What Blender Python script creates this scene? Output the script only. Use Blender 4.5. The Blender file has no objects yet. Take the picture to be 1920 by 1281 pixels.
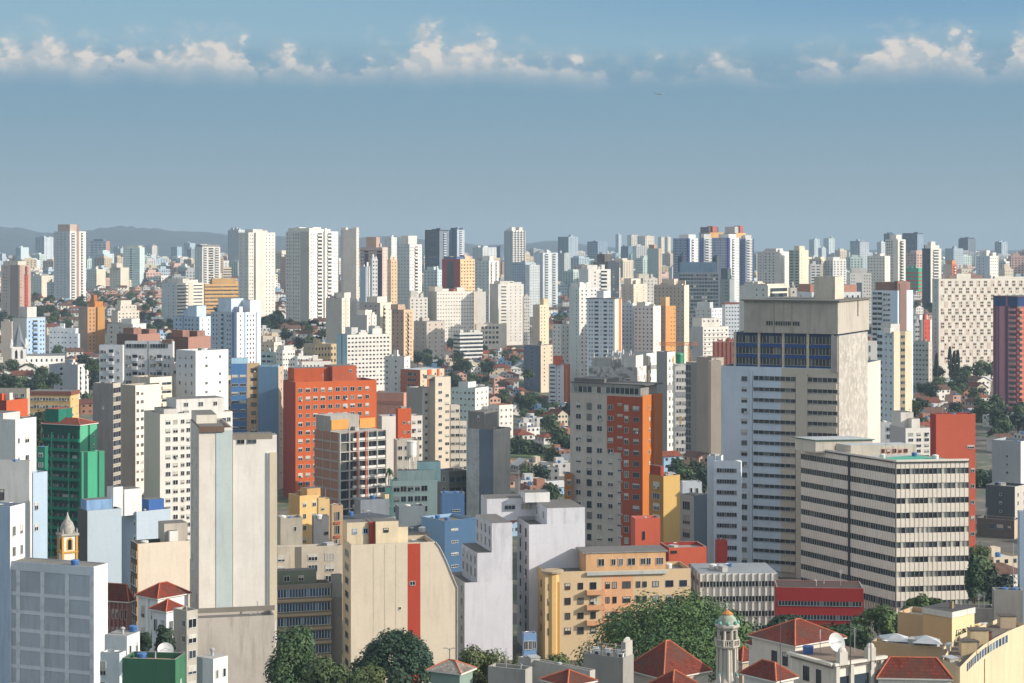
import bpy, math, random
import numpy as np
from math import sin, cos, tan, atan, atan2, radians, pi, log, hypot
random.seed(7)
SC = bpy.context.scene
COL = SC.collection
# ---------------------------------------------------------------- camera, sky, sun, exposure
F = 3600.0            # focal length in photo pixels (1920 wide)
CX, YH = 960.0, 460.0 # principal column, horizon row
HC = 90.0             # eye height over the nearby streets
K = F / 2600.0
cam = bpy.data.cameras.new('camera'); camo = bpy.data.objects.new('camera', cam); COL.objects.link(camo)
cam.sensor_width = 36; cam.lens = 36 * F / 1920
cam.shift_y = -(640.5 - YH) / 1920
cam.clip_start = 1; cam.clip_end = 60000
camo.location = (0, 0, HC); camo.rotation_euler = (pi / 2, 0, 0)
SC.camera = camo
SUN_EL, SUN_AZ = radians(23), radians(74)      # azimuth turned from "behind the camera" to the right
sdir = (cos(SUN_EL) * sin(SUN_AZ), -cos(SUN_EL) * cos(SUN_AZ), sin(SUN_EL))
sl = bpy.data.lights.new('sun', 'SUN'); sl.energy = 3.35; sl.angle = radians(.5); sl.color = (1, .91, .81)
so = bpy.data.objects.new('sun', sl); COL.objects.link(so)
from mathutils import Vector, Matrix
so.rotation_euler = Vector(sdir).to_track_quat('Z', 'Y').to_euler()
SC.view_settings.view_transform = 'Standard'; SC.view_settings.look = 'None'
EXPO = .86
SC.view_settings.exposure = EXPO; SC.view_settings.gamma = 1
SC.cycles.max_bounces = 5; SC.cycles.diffuse_bounces = 2; SC.cycles.glossy_bounces = 2
SC.cycles.transparent_max_bounces = 4; SC.cycles.volume_bounces = 0
try: SC.cycles.use_denoising = True
except Exception: pass

class NT:
    """tiny node-tree helper"""
    def __init__(s, tree): s.t = tree; s.n = tree.nodes; s.l = tree.links
    def new(s, typ, **kw):
        n = s.n.new(typ)
        for k, v in kw.items():
            if k.startswith('i_'): s.put(n.inputs[int(k[2:])] if k[2:].isdigit() else n.inputs[k[2:].replace('_', ' ')], v)
            else: setattr(n, k, v)
        return n
    def put(s, sock, v):
        if hasattr(v, 'is_linked') or isinstance(v, bpy.types.NodeSocket): s.l.new(v, sock)
        else: sock.default_value = v
    def math(s, op, a, b=None, c=None, clamp=False):
        n = s.n.new('ShaderNodeMath'); n.operation = op; n.use_clamp = clamp
        for i, v in enumerate((a, b, c)):
            if v is not None: s.put(n.inputs[i], v)
        return n.outputs[0]
    def mix(s, f, a, b, blend='MIX'):
        n = s.n.new('ShaderNodeMix'); n.data_type = 'RGBA'; n.blend_type = blend
        s.put(n.inputs[0], f); s.put(n.inputs[6], a); s.put(n.inputs[7], b)
        return n.outputs[2]
    def ss(s, v, lo, hi, a=0.0, b=1.0):
        n = s.n.new('ShaderNodeMapRange'); n.interpolation_type = 'SMOOTHSTEP'
        s.put(n.inputs[0], v); s.put(n.inputs[1], lo); s.put(n.inputs[2], hi); s.put(n.inputs[3], a); s.put(n.inputs[4], b)
        return n.outputs[0]
    def noise(s, vec, scale, detail=3, rough=.5, dim='3D'):
        n = s.n.new('ShaderNodeTexNoise'); n.noise_dimensions = dim
        if vec is not None: s.l.new(vec, n.inputs['Vector'])
        n.inputs['Scale'].default_value = scale; n.inputs['Detail'].default_value = detail; n.inputs['Roughness'].default_value = rough
        return n.outputs[0]
    def xyz(s, x, y, z):
        n = s.n.new('ShaderNodeCombineXYZ')
        for i, v in enumerate((x, y, z)): s.put(n.inputs[i], v)
        return n.outputs[0]

def lin(h):
    h = h.lstrip('#'); o = []
    for i in (0, 2, 4):
        c = int(h[i:i + 2], 16) / 255
        o.append(c / 12.92 if c < .04045 else ((c + .055) / 1.055) ** 2.4)
    return tuple(o) + (1,)

W = bpy.data.worlds.new('World'); SC.world = W; W.use_nodes = True
def make_world():
    t = NT(W.node_tree); t.n.clear()
    out = t.new('ShaderNodeOutputWorld'); bg = t.new('ShaderNodeBackground'); bg.inputs[1].default_value = .15
    t.l.new(bg.outputs[0], out.inputs[0])
    sky = t.new('ShaderNodeTexSky'); sky.sky_type = 'NISHITA'; sky.sun_disc = False
    sky.sun_elevation = SUN_EL; sky.sun_rotation = pi - SUN_AZ; sky.air_density = 1.3; sky.dust_density = 1.0; sky.ozone_density = 2.0; sky.altitude = 760
    tc = t.new('ShaderNodeTexCoord'); sep = t.new('ShaderNodeSeparateXYZ'); t.l.new(tc.outputs['Generated'], sep.inputs[0])
    x, y, z = sep.outputs
    hyp = t.math('SQRT', t.math('ADD', t.math('MULTIPLY', x, x), t.math('MULTIPLY', y, y)))
    az = t.math('ARCTAN2', x, y); el = t.math('ARCTAN2', z, hyp)      # azimuth from the view axis, elevation (radians)
    U = t.math('MULTIPLY', az, 1 / .2606)                           # +-1 over the part of the sky the photo shows
    V = t.math('MULTIPLY', el, 1 / .127)
    # thin grey-blue stratus veil under the row of cumulus
    p = t.xyz(t.math('MULTIPLY', U, 1.0), t.math('MULTIPLY', V, 6.0), 0.0)
    n0 = t.noise(p, 1.6, 4, .55)
    veil = t.ss(t.math('ADD', V, t.math('MULTIPLY', t.math('SUBTRACT', n0, .5), .10)), .86, .70, 0, 1)
    low = t.ss(V, .75, .0, 0, 1)
    veilcol = t.mix(low, SKYC['veil_hi'], SKYC['veil_lo'])
    hi = t.ss(V, .72, 1.05, 0, 1)
    pale = t.mix(hi, SKYC['mid'], SKYC['top'])
    rightness = t.ss(U, -.6, 1.0, 0, 1)
    pale = t.mix(t.math('MULTIPLY', rightness, hi), pale, SKYC['topr'])
    inview = t.ss(V, 3.2, 1.4, 0, .93)                                # hazy lower sky; clear Nishita overhead
    hs = t.new('ShaderNodeHueSaturation'); hs.inputs['Saturation'].default_value = .26; hs.inputs['Value'].default_value = 1.1; t.l.new(sky.outputs[0], hs.inputs['Color'])
    base = t.mix(inview, hs.outputs[0], pale)
    base = t.mix(t.math('MULTIPLY', veil, .92), base, veilcol)
    # row of cumulus: tops follow a height curve along the azimuth, bases sit on the veil
    ramp = t.new('ShaderNodeFloatCurve'); c = ramp.mapping.curves[0]
    pts = [(0, .52), (60, .60), (110, .46), (175, .50), (205, .30), (240, .58), (268, .40), (300, .55), (400, .60), (455, .52), (478, .18), (515, .46), (560, .32), (610, .36), (640, .10), (672, .14), (690, .44), (735, .28), (765, .58), (800, .80), (850, .54), (885, .60), (940, .42), (990, .34), (1050, .30), (1100, .34), (1150, .14), (1190, .08), (1230, .20), (1275, .10), (1330, .30), (1385, .32), (1440, .10), (1480, .12), (1560, .36), (1610, .30), (1650, .40), (1710, .70), (1760, .50), (1810, .60), (1850, .22), (1880, .25), (1900, .5), (1920, .62)]
    while len(c.points) < len(pts): c.points.new(0, 0)
    for q, (px, h) in zip(c.points, pts): q.location = (min(max(px / 1920, 0), 1), h)
    ramp.mapping.update()
    wb = t.math('MULTIPLY', t.math('SUBTRACT', t.noise(t.xyz(t.math('MULTIPLY', U, 9.0), t.math('MULTIPLY', V, 9.0), 1.3), 2.2, 3, .6), .5), .05)
    t.put(ramp.inputs['Value'], t.math('ADD', t.math('ADD', t.math('MULTIPLY', U, .5), wb), .5, clamp=True)); hgt = ramp.outputs[0]
    # local cloud height coordinate 0..1 over rows 150..40
    q = t.math('MULTIPLY', t.math('SUBTRACT', V, .675), 1 / .245)
    q = t.math('ADD', q, t.math('MULTIPLY', t.math('SUBTRACT', t.noise(t.xyz(t.math('MULTIPLY', U, 6.0), 0.0, 8.1), 1.5, 3, .5), .5), .35))
    def field(du, dv):
        pp = t.xyz(t.math('MULTIPLY', t.math('ADD', U, du), 8.0), t.math('MULTIPLY', t.math('ADD', V, dv), 5.4), 3.7)
        vo = t.new('ShaderNodeTexVoronoi'); vo.feature = 'SMOOTH_F1'; t.l.new(pp, vo.inputs['Vector']); vo.inputs['Scale'].default_value = 2.0; vo.inputs['Smoothness'].default_value = .5
        try: vo.inputs['Detail'].default_value = 2.5; vo.inputs['Roughness'].default_value = .55
        except Exception: pass
        nn = t.noise(pp, 3.2, 4, .58)
        return t.math('ADD', t.math('MULTIPLY', t.math('SUBTRACT', .55, vo.outputs['Distance']), .45), t.math('MULTIPLY', t.math('SUBTRACT', nn, .5), .55))
    f0 = field(0, 0); f1 = field(.022, .02)
    dens = t.math('ADD', t.math('SUBTRACT', hgt, t.math('MULTIPLY', q, .82)), t.math('MULTIPLY', f0, .82))
    dens = t.math('ADD', dens, .15)
    dn = t.ss(dens, .0, .26, 0, 1)
    basefade = t.ss(q, -.22, .34, 0, 1)
    alpha = t.math('MULTIPLY', dn, basefade)
    wisp = t.math('MULTIPLY', t.ss(dens, -.25, .2, 0, .25), basefade)
    alpha = t.math('MAXIMUM', alpha, wisp)
    lit = t.ss(t.math('SUBTRACT', f0, f1), -.10, .12, 0, 1)
    lit = t.math('MULTIPLY', t.math('ADD', t.math('MULTIPLY', lit, .65), .35), t.ss(q, -.05, .42, .25, 1))
    ccol = t.mix(lit, SKYC['cl_sh'], SKYC['cl_lit'])
    col = t.mix(t.math('MULTIPLY', alpha, .93), base, ccol)
    t.l.new(col, bg.inputs[0])
def sk(h, k=1 / .15 / 2 ** EXPO):
    c = lin(h); return (c[0] * k, c[1] * k, c[2] * k, 1)
SKYC = dict(top=sk('75a3bc'), topr=sk('5a93ba'), mid=sk('82a9bd'), veil_hi=sk('799eb5'), veil_lo=sk('96a8b2'), cl_sh=sk('a6b6c1'), cl_lit=sk('e0d9d2'))
make_world()

# ---------------------------------------------------------------- materials
MATS = {}
def base_mat(name):
    m = bpy.data.materials.new(name); m.use_nodes = True
    t = NT(m.node_tree); b = t.n['Principled BSDF']; return m, t, b
def scale_c(c, k): return (min(c[0] * k, 1), min(c[1] * k, 1), min(c[2] * k, 1), 1)

def wall(h, dirt=.5, rough=.85, patch=None):
    """weathered painted wall: mottling, rain streaks, fine grain"""
    key = ('wall', h, dirt, patch)
    if key in MATS: return MATS[key]
    m, t, b = base_mat('painted_wall'); c = lin(h)
    geo = t.new('ShaderNodeNewGeometry'); pos = geo.outputs['Position']
    mp = t.new('ShaderNodeMapping'); t.l.new(pos, mp.inputs[0]); mp.inputs['Scale'].default_value = (1.0, 1.0, .12)
    streak = t.noise(mp.outputs[0], .9, 4, .65)
    blot = t.noise(pos, .11, 4, .6)
    fine = t.noise(pos, 1.9, 3, .7)
    f = t.ss(streak, .46, .80, 0, dirt * .75)
    g = t.ss(blot, .40, .72, 0, dirt * .8)
    grime = scale_c(c, .52); grime = (grime[0], grime[1] * .97, grime[2] * .90, 1)
    col = t.mix(f, c, grime); col = t.mix(g, col, scale_c(c, .72))
    col = t.mix(t.ss(fine, .35, .7, 0, .16), col, scale_c(c, .66))
    if patch:
        pn = t.noise(pos, .55, 6, .72); col = t.mix(t.ss(pn, .50, .56, 0, .8), col, lin(patch))
    t.l.new(col, b.inputs['Base Color']); b.inputs['Roughness'].default_value = rough
    b.inputs['Specular IOR Level'].default_value = .25
    MATS[key] = m; return m

def flat(h, rough=.6, metal=0.0, name='paint', var=.18):
    key = ('flat', h, rough, metal, name)
    if key in MATS: return MATS[key]
    m, t, b = base_mat(name); c = lin(h)
    geo = t.new('ShaderNodeNewGeometry'); n = t.noise(geo.outputs['Position'], .8, 4, .65)
    col = t.mix(t.ss(n, .4, .75, 0, 1), c, scale_c(c, 1 - var * 1.6))
    t.l.new(col, b.inputs['Base Color']); b.inputs['Roughness'].default_value = rough; b.inputs['Metallic'].default_value = metal
    MATS[key] = m; return m

def glass(kind='win'):
    key = ('glass', kind)
    if key in MATS: return MATS[key]
    m, t, b = base_mat('window_glass')
    oi = t.new('ShaderNodeObjectInfo'); geo = t.new('ShaderNodeNewGeometry')
    r = t.math('FRACT', t.math('ADD', t.math('MULTIPLY', oi.outputs['Random'], 7.31), t.math('MULTIPLY', geo.outputs['Random Per Island'], 3.17)))
    rp = t.new('ShaderNodeValToRGB'); rp.color_ramp.interpolation = 'CONSTANT'
    sets = dict(win=[(0, '1d2227'), (.34, '2a2f34'), (.58, '353e45'), (.74, '4a4d4f'), (.86, '6f6e67'), (.93, 'a09c91'), (.975, '4f4036')],
                curtain=[(0, '262c31'), (.3, '3a4248'), (.5, '59605f'), (.66, '8b8d86'), (.84, 'b9b6ab')],
                dark=[(0, '1b2228'), (.35, '252e36'), (.65, '303b44'), (.85, '3d464a'), (.95, '65655e')],
                blue=[(0, '24405a'), (.4, '2f5070'), (.7, '3a5c78'), (.9, '6b8596')],
                far=[(0, '262d33'), (.4, '353d44'), (.75, '474f54'), (.92, '71726e')])[kind]
    els = rp.color_ramp.elements
    while len(els) < len(sets): els.new(.5)
    for e, (p, h) in zip(els, sets): e.position = p; e.color = lin(h)
    t.l.new(r, rp.inputs[0]); t.l.new(rp.outputs[0], b.inputs['Base Color'])
    b.inputs['Roughness'].default_value = .22 if kind != 'far' else .4
    b.inputs['Specular IOR Level'].default_value = .45
    MATS[key] = m; return m

def tiles(h, key2='tile', sc=1.5):
    """clay roof tiles: rows, per-tile tone, lichen patches"""
    key = (key2, h)
    if key in MATS: return MATS[key]
    m, t, b = base_mat('roof_tiles'); c = lin(h)
    tc = t.new('ShaderNodeTexCoord'); o = tc.outputs['Object']
    br = t.new('ShaderNodeTexBrick'); t.l.new(o, br.inputs['Vector']); br.inputs['Scale'].default_value = sc
    br.inputs['Color1'].default_value = c; br.inputs['Color2'].default_value = scale_c(c, .58); br.inputs['Mortar'].default_value = scale_c(c, .34)
    br.inputs['Mortar Size'].default_value = .03; br.inputs['Brick Width'].default_value = .6; br.inputs['Row Height'].default_value = .5
    geo = t.new('ShaderNodeNewGeometry')
    n = t.noise(geo.outputs['Position'], .35, 5, .65)
    col = t.mix(t.ss(n, .38, .66, 0, .75), br.outputs[0], scale_c(lin('4e3a30'), 1))
    t.l.new(col, b.inputs['Base Color']); b.inputs['Roughness'].default_value = .9; b.inputs['Specular IOR Level'].default_value = .2
    MATS[key] = m; return m

def leaf(h):
    key = ('leaf', h)
    if key in MATS: return MATS[key]
    m, t, b = base_mat('leaves'); c = lin(h)
    geo = t.new('ShaderNodeNewGeometry'); oi = t.new('ShaderNodeObjectInfo')
    n = t.noise(geo.outputs['Position'], .25, 3, .6)
    col = t.mix(geo.outputs['Random Per Island'], scale_c(c, .62), scale_c(c, 1.35))
    col = t.mix(t.ss(n, .4, .65, 0, .5), col, (c[0] * 1.5, c[1] * 1.25, c[2] * .8, 1))
    t.l.new(col, b.inputs['Base Color']); b.inputs['Roughness'].default_value = .65; b.inputs['Specular IOR Level'].default_value = .25
    MATS[key] = m; return m

def random_paint(cols, name):
    """one paint per house of a merged mass, picked by mesh island"""
    key = ('rp', name)
    if key in MATS: return MATS[key]
    m, t, b = base_mat(name)
    geo = t.new('ShaderNodeNewGeometry'); rp = t.new('ShaderNodeValToRGB'); rp.color_ramp.interpolation = 'CONSTANT'
    els = rp.color_ramp.elements
    while len(els) < len(cols): els.new(.5)
    for i, (e, h) in enumerate(zip(els, cols)): e.position = i / len(cols); e.color = lin(h)
    t.l.new(geo.outputs['Random Per Island'], rp.inputs[0]); t.l.new(rp.outputs[0], b.inputs['Base Color']); b.inputs['Roughness'].default_value = .9
    MATS[key] = m; return m

ROOF = lambda h='6d6a66': wall(h, .9)

# ---------------------------------------------------------------- mesh building
class MB:
    def __init__(s): s.v = []; s.f = []; s.m = []; s.mats = []
    def mi(s, mat):
        if mat not in s.mats: s.mats.append(mat)
        return s.mats.index(mat)
    def poly(s, pts, mat):
        i = len(s.v); s.v.extend(pts); s.f.append(tuple(range(i, i + len(pts)))); s.m.append(s.mi(mat))
    def hexa(s, p, mat, top=None, bottom=True):
        """8 corners: four below (ccw from above), four above"""
        i = len(s.v); s.v.extend(p); k = s.mi(mat)
        fs = [(4, 5, 6, 7), (0, 1, 5, 4), (1, 2, 6, 5), (2, 3, 7, 6), (3, 0, 4, 7)]
        if bottom: fs.append((3, 2, 1, 0))
        for n, f in enumerate(fs):
            s.f.append(tuple(i + a for a in f)); s.m.append(s.mi(top) if (n == 0 and top is not None) else k)
    def box(s, x0, x1, y0, y1, z0, z1, mat, top=None, xf=None):
        p = [(x0, y0, z0), (x1, y0, z0), (x1, y1, z0), (x0, y1, z0), (x0, y0, z1), (x1, y0, z1), (x1, y1, z1), (x0, y1, z1)]
        if xf: p = [xf(*q) for q in p]
        s.hexa(p, mat, top)
    def lathe(s, prof, n, mat, c=(0, 0), cap=True, ph=0.0, sx=1, sy=1):
        """profile [(radius, z)...] turned round z"""
        i = len(s.v); k = s.mi(mat)
        for r, z in prof:
            for j in range(n):
                a = 2 * pi * j / n + ph; s.v.append((c[0] + r * cos(a) * sx, c[1] + r * sin(a) * sy, z))
        for q in range(len(prof) - 1):
            for j in range(n):
                a, b2 = i + q * n + j, i + q * n + (j + 1) % n
                s.f.append((a, b2, b2 + n, a + n)); s.m.append(k)
        if cap:
            s.f.append(tuple(i + (len(prof) - 1) * n + j for j in range(n))); s.m.append(k)
    def tube(s, a, b, r, mat, n=6, r2=None):
        a = Vector(a); b = Vector(b); d = (b - a).normalized(); r2 = r if r2 is None else r2
        u = d.orthogonal().normalized(); w = d.cross(u); i = len(s.v); k = s.mi(mat)
        for c, rr in ((a, r), (b, r2)):
            for j in range(n):
                t = 2 * pi * j / n; s.v.append(tuple(c + u * (rr * cos(t)) + w * (rr * sin(t))))
        for j in range(n):
            s.f.append((i + j, i + (j + 1) % n, i + n + (j + 1) % n, i + n + j)); s.m.append(k)
        s.f.append(tuple(i + n + j for j in range(n))); s.m.append(k)
        s.f.append(tuple(i + n - 1 - j for j in range(n))); s.m.append(k)
    def mesh(s, name):
        me = bpy.data.meshes.new(name); me.from_pydata(s.v, [], s.f)
        for m in s.mats: me.materials.append(m)
        if s.f: me.polygons.foreach_set('material_index', s.m)
        me.update(); return me
    def build(s, name, parent=None, loc=None, rz=0.0, smooth=False):
        if not s.f: return None
        me = s.mesh(name)
        if smooth: me.polygons.foreach_set('use_smooth', [True] * len(s.f))
        return put(me, name, parent, loc, rz)

def put(me, name, parent=None, loc=None, rz=0.0):
    o = bpy.data.objects.new(name, me); COL.objects.link(o)
    if parent is not None: o.parent = parent
    if loc is not None: o.location = loc
    o.rotation_euler = (0, 0, rz)
    return o
def tag(o, label=None, cat=None, group=None, kind=None):
    if label: o['label'] = label
    if cat: o['category'] = cat
    if group: o['group'] = group
    if kind: o['kind'] = kind
    return o
def empty(name, label, cat, loc, rz=0.0, group=None):
    o = bpy.data.objects.new(name, None); COL.objects.link(o); o.location = loc; o.rotation_euler = (0, 0, rz)
    o.empty_display_size = .5
    return tag(o, label, cat, group)

# ---------------------------------------------------------------- ground: drop of the ground below the eye, read off the photo
GP = [(0, 180, 90), (960, 180, 90), (1920, 180, 90), (0, 300, 90), (960, 300, 90), (1920, 300, 90), (0, 480, 92), (1000, 450, 94), (1900, 430, 88),
      (1000, 640, 97), (1050, 880, 106), (870, 1040, 92), (900, 1250, 84), (1000, 1450, 75), (560, 1050, 60), (60, 870, 79), (130, 1350, 59), (250, 1000, 70),
      (300, 1800, 45), (1750, 950, 83), (1800, 650, 84), (1700, 1500, 54), (1300, 1500, 66), (730, 800, 84), (400, 700, 88), (700, 1050, 68), (300, 1400, 58), (960, 1800, 58),
      (1400, 900, 92), (1600, 800, 88), (0, 3000, 44), (960, 3000, 46), (1920, 3000, 44), (0, 6000, 60), (960, 6000, 62), (1920, 6000, 58)]
GA = np.array([(p[0] / 420.0, log(p[1]) * 3.2) for p in GP]); GD = np.array([p[2] for p in GP], float)
def gz(px, Y):
    """ground height under photo column px at distance unit Y"""
    d2 = (GA[:, 0] - px / 420.0) ** 2 + (GA[:, 1] - log(max(Y, 60)) * 3.2) ** 2
    w = 1 / (d2 + .06) ** 1.6
    return HC - float((w * GD).sum() / w.sum())
def gxy(x, y):
    yy = max(y, 40.0); return gz(CX + F * x / yy, yy / K)
def P(px, py, Y):
    y = Y * K; return Vector(((px - CX) * y / F, y, HC - (py - YH) * y / F))

def make_ground():
    ys = np.concatenate([np.array([-60, 60, 120]), np.exp(np.linspace(log(170), log(9600), 110))])
    us = np.linspace(-.6, .6, 80); V = []; Fc = []
    for y in ys:
        for u in us:
            yy = max(y, 260); V.append((u * yy if y > 0 else u * 260 * 1.0, y, gxy(u * yy, yy)))
    n = len(us)
    for i in range(len(ys) - 1):
        for j in range(n - 1): Fc.append((i * n + j, i * n + j + 1, (i + 1) * n + j + 1, (i + 1) * n + j))
    me = bpy.data.meshes.new('ground'); me.from_pydata(V, [], Fc); me.update()
    me.polygons.foreach_set('use_smooth', [True] * len(Fc))
    m, t, b = base_mat('city_ground'); geo = t.new('ShaderNodeNewGeometry'); p = geo.outputs['Position']
    a = t.noise(p, .035, 5, .6); c = t.noise(p, .16, 4, .6)
    col = t.mix(t.ss(a, .44, .58, 0, 1), lin('55524c'), lin('46503a')); col = t.mix(t.ss(c, .5, .66, 0, .7), col, lin('7a6f60'))
    t.l.new(col, b.inputs['Base Color']); b.inputs['Roughness'].default_value = .95
    me.materials.append(m)
    tag(put(me, 'ground'), kind='structure')

def make_hills():
    prof = [(-400, 426), (-200, 430), (0, 420), (40, 421), (80, 430), (105, 433), (160, 425), (230, 417), (290, 423), (340, 428), (400, 431), (440, 437), (520, 438), (560, 443), (620, 436), (680, 441), (740, 438), (800, 446), (870, 452), (900, 457), (985, 453), (1030, 447), (1060, 449), (1100, 456), (1160, 462), (1300, 469), (1450, 470), (1600, 466), (1760, 468), (1920, 467), (2300, 468)]
    px = np.array([p[0] for p in prof], float); py = np.array([p[1] for p in prof], float)
    xs = np.linspace(-380, 2280, 260); V = []; Fc = []; Y0 = 5600.0; rows = 14
    rng = np.random.RandomState(3); bump = rng.rand(rows, 260)
    for r in range(rows):
        t = r / (rows - 1); Y = Y0 + (t - .5) * 1700; sh = max(0.0, 1 - abs(t - .5) * 2) ** .8
        for j, x in enumerate(xs):
            top = P(x, np.interp(x, px, py), Y0)[2]; lo = HC - 60
            z = lo + (top - lo) * sh * (1 - .10 * bump[r, j] * (sh < .99)) + (bump[r, j] - .5) * 4 * sh
            V.append(((x - CX) * Y / 2600, Y * K, z - (3 if sh == 0 else 0)))
    n = len(xs)
    for r in range(rows - 1):
        for j in range(n - 1): Fc.append((r * n + j, r * n + j + 1, (r + 1) * n + j + 1, (r + 1) * n + j))
    me = bpy.data.meshes.new('hills'); me.from_pydata(V, [], Fc); me.update(); me.polygons.foreach_set('use_smooth', [True] * len(Fc))
    m, t, b = base_mat('forested_hill'); geo = t.new('ShaderNodeNewGeometry')
    a = t.noise(geo.outputs['Position'], .006, 5, .65); t.l.new(t.mix(t.ss(a, .4, .6), lin('1f2c33'), lin('2c3b42')), b.inputs['Base Color']); b.inputs['Roughness'].default_value = 1
    me.materials.append(m); tag(put(me, 'hills'), kind='structure')
make_ground(); make_hills()
# ---------------------------------------------------------------- buildings
WINCACHE = {}
FRAMES = {'wh': 'c9c8c2', 'dk': '3d4044', 'br': '5a4136', 'al': '8f9394'}
def window_mesh(w, h, fr='wh', glz='win', var=0, ac=False, part=None):
    """framed casement on the wall plane (faces -y): frame, panes, sill; var 0..3 sets the roller blind"""
    key = (round(w, 2), round(h, 2), fr, glz, var, ac, part)
    if key in WINCACHE: return WINCACHE[key]
    mb = MB(); g = glass(glz); fm = flat(FRAMES.get(fr, fr), .6, name='window_frame'); b = .07
    W2, H2 = w / 2, h / 2
    if part in (None, 'pane'): mb.box(-W2, W2, -.03, .02, -H2, H2, g)
    if part in (None, 'blind') and var in (1, 2, 3):
        k = (0, .28, .45, .7)[var]; mb.box(-W2 + .02, W2 - .02, -.055, -.031, H2 - h * k, H2, flat('b9b5a9', .8, name='roller_blind'))
    if part in (None, 'ac') and ac: mb.box(W2 * .1, W2 * .1 + .7, -.55, -.165, -H2 - .07, -H2 + .45, flat('b8b8b2', .6, name='air_conditioner'))
    if part in ('pane', 'blind', 'ac'):
        WINCACHE[key] = mb.mesh({'pane': 'pane', 'blind': 'roller_blind', 'ac': 'air_conditioner'}[part]); return WINCACHE[key]
    mb.box(-W2 - b, -W2, -.09, .02, -H2 - b, H2 + b, fm); mb.box(W2, W2 + b, -.09, .02, -H2 - b, H2 + b, fm)
    mb.box(-W2, W2, -.09, .02, H2, H2 + b, fm); mb.box(-W2, W2, -.16, .02, -H2 - b, -H2, fm)
    if w > .7:
        n = 2 if w < 1.7 else int(w / .8) + 1
        for i in range(1, n):
            x = -W2 + w * i / n; mb.box(x - .03, x + .03, -.07, -.03, -H2, H2, fm)
    WINCACHE[key] = mb.mesh('window'); return WINCACHE[key]

SIL = []   # silhouettes (xl, xr, top, bottom, Y) for the visibility tests of the small stuff
NEAR = 700

class Face:
    """one visible wall of a box: s runs left to right in the picture, out = away from the wall"""
    def __init__(s, B, o, ax, nrm, rz, length, z0, z1, px0, px1, yc, ptop):
        s.B, s.o, s.ax, s.n, s.rz, s.len, s.z0, s.z1, s.px0, s.px1, s.yc, s.ptop = B, o, ax, nrm, rz, length, z0, z1, px0, px1, yc, ptop
    def pt(s, a, out, z): return (s.o[0] + s.ax[0] * a + s.n[0] * out, s.o[1] + s.ax[1] * a + s.n[1] * out, z)
    def u(s, v):
        if v is None: return None
        if -1.5 <= v <= 1.5: return v * s.len
        return (v - s.px0) / (s.px1 - s.px0) * s.len
    def rng(s, a, b):
        return (0 if a is None else s.u(a)), (s.len if b is None else s.u(b))
    def z(s, py): return s.z1 - (py - s.ptop) * s.yc / F
    def box(s, mb, a0, a1, o0, o1, z0, z1, mat):
        p = [s.pt(a0, o1, z0), s.pt(a1, o1, z0), s.pt(a1, o0, z0), s.pt(a0, o0, z0), s.pt(a0, o1, z1), s.pt(a1, o1, z1), s.pt(a1, o0, z1), s.pt(a0, o0, z1)]
        mb.hexa(p, mat)
    def rows(s, y0, y1):
        """floor bands as (bottom, top), from the top down"""
        B = s.B; top = s.z1 - B.tm if y0 is None else s.z(y0); bot = max(s.z0 + B.base_gap, B.zvis) if y1 is None else s.z(y1)
        out = []; k = 0
        while top - (k + 1) * B.fh >= bot - .3 and k < 60:
            out.append((top - (k + 1) * B.fh, top - k * B.fh)); k += 1
        if not out and top - bot > 1.1: out.append((bot, top))
        return out

def w(n, ww=1.3, hh=1.2, x0=None, x1=None, y0=None, y1=None, fr='wh', gl='win', ac=.05, prob=1.0, zo=0.0): return ('w', n, ww, hh, x0, x1, y0, y1, fr, gl, ac, prob, zo)
def b(hh=1.4, x0=None, x1=None, y0=None, y1=None, gl='dark', mull=0, zo=0.0, fr='al'): return ('b', hh, x0, x1, y0, y1, gl, mull, zo, fr)
def s(c, hh=1.3, out=.5, x0=None, x1=None, y0=None, y1=None, zo=0.0, nm='parapet'): return ('s', c, hh, out, x0, x1, y0, y1, zo, nm)
def p(c, x0=None, x1=None, y0=None, y1=None, out=.12, nm='wall_panel', patch=None, dirt=.4): return ('p', c, x0, x1, y0, y1, out, nm, patch, dirt)
def k(n, ww=2.4, c='d8d6cf', x0=None, x1=None, y0=None, y1=None, out=1.0, hh=1.0): return ('k', n, ww, c, x0, x1, y0, y1, out, hh)
def f(n, c='6b675f', th=.14, out=.25, x0=None, x1=None, y0=None, y1=None, nm='fin'): return ('f', n, c, th, out, x0, x1, y0, y1, nm)

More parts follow.
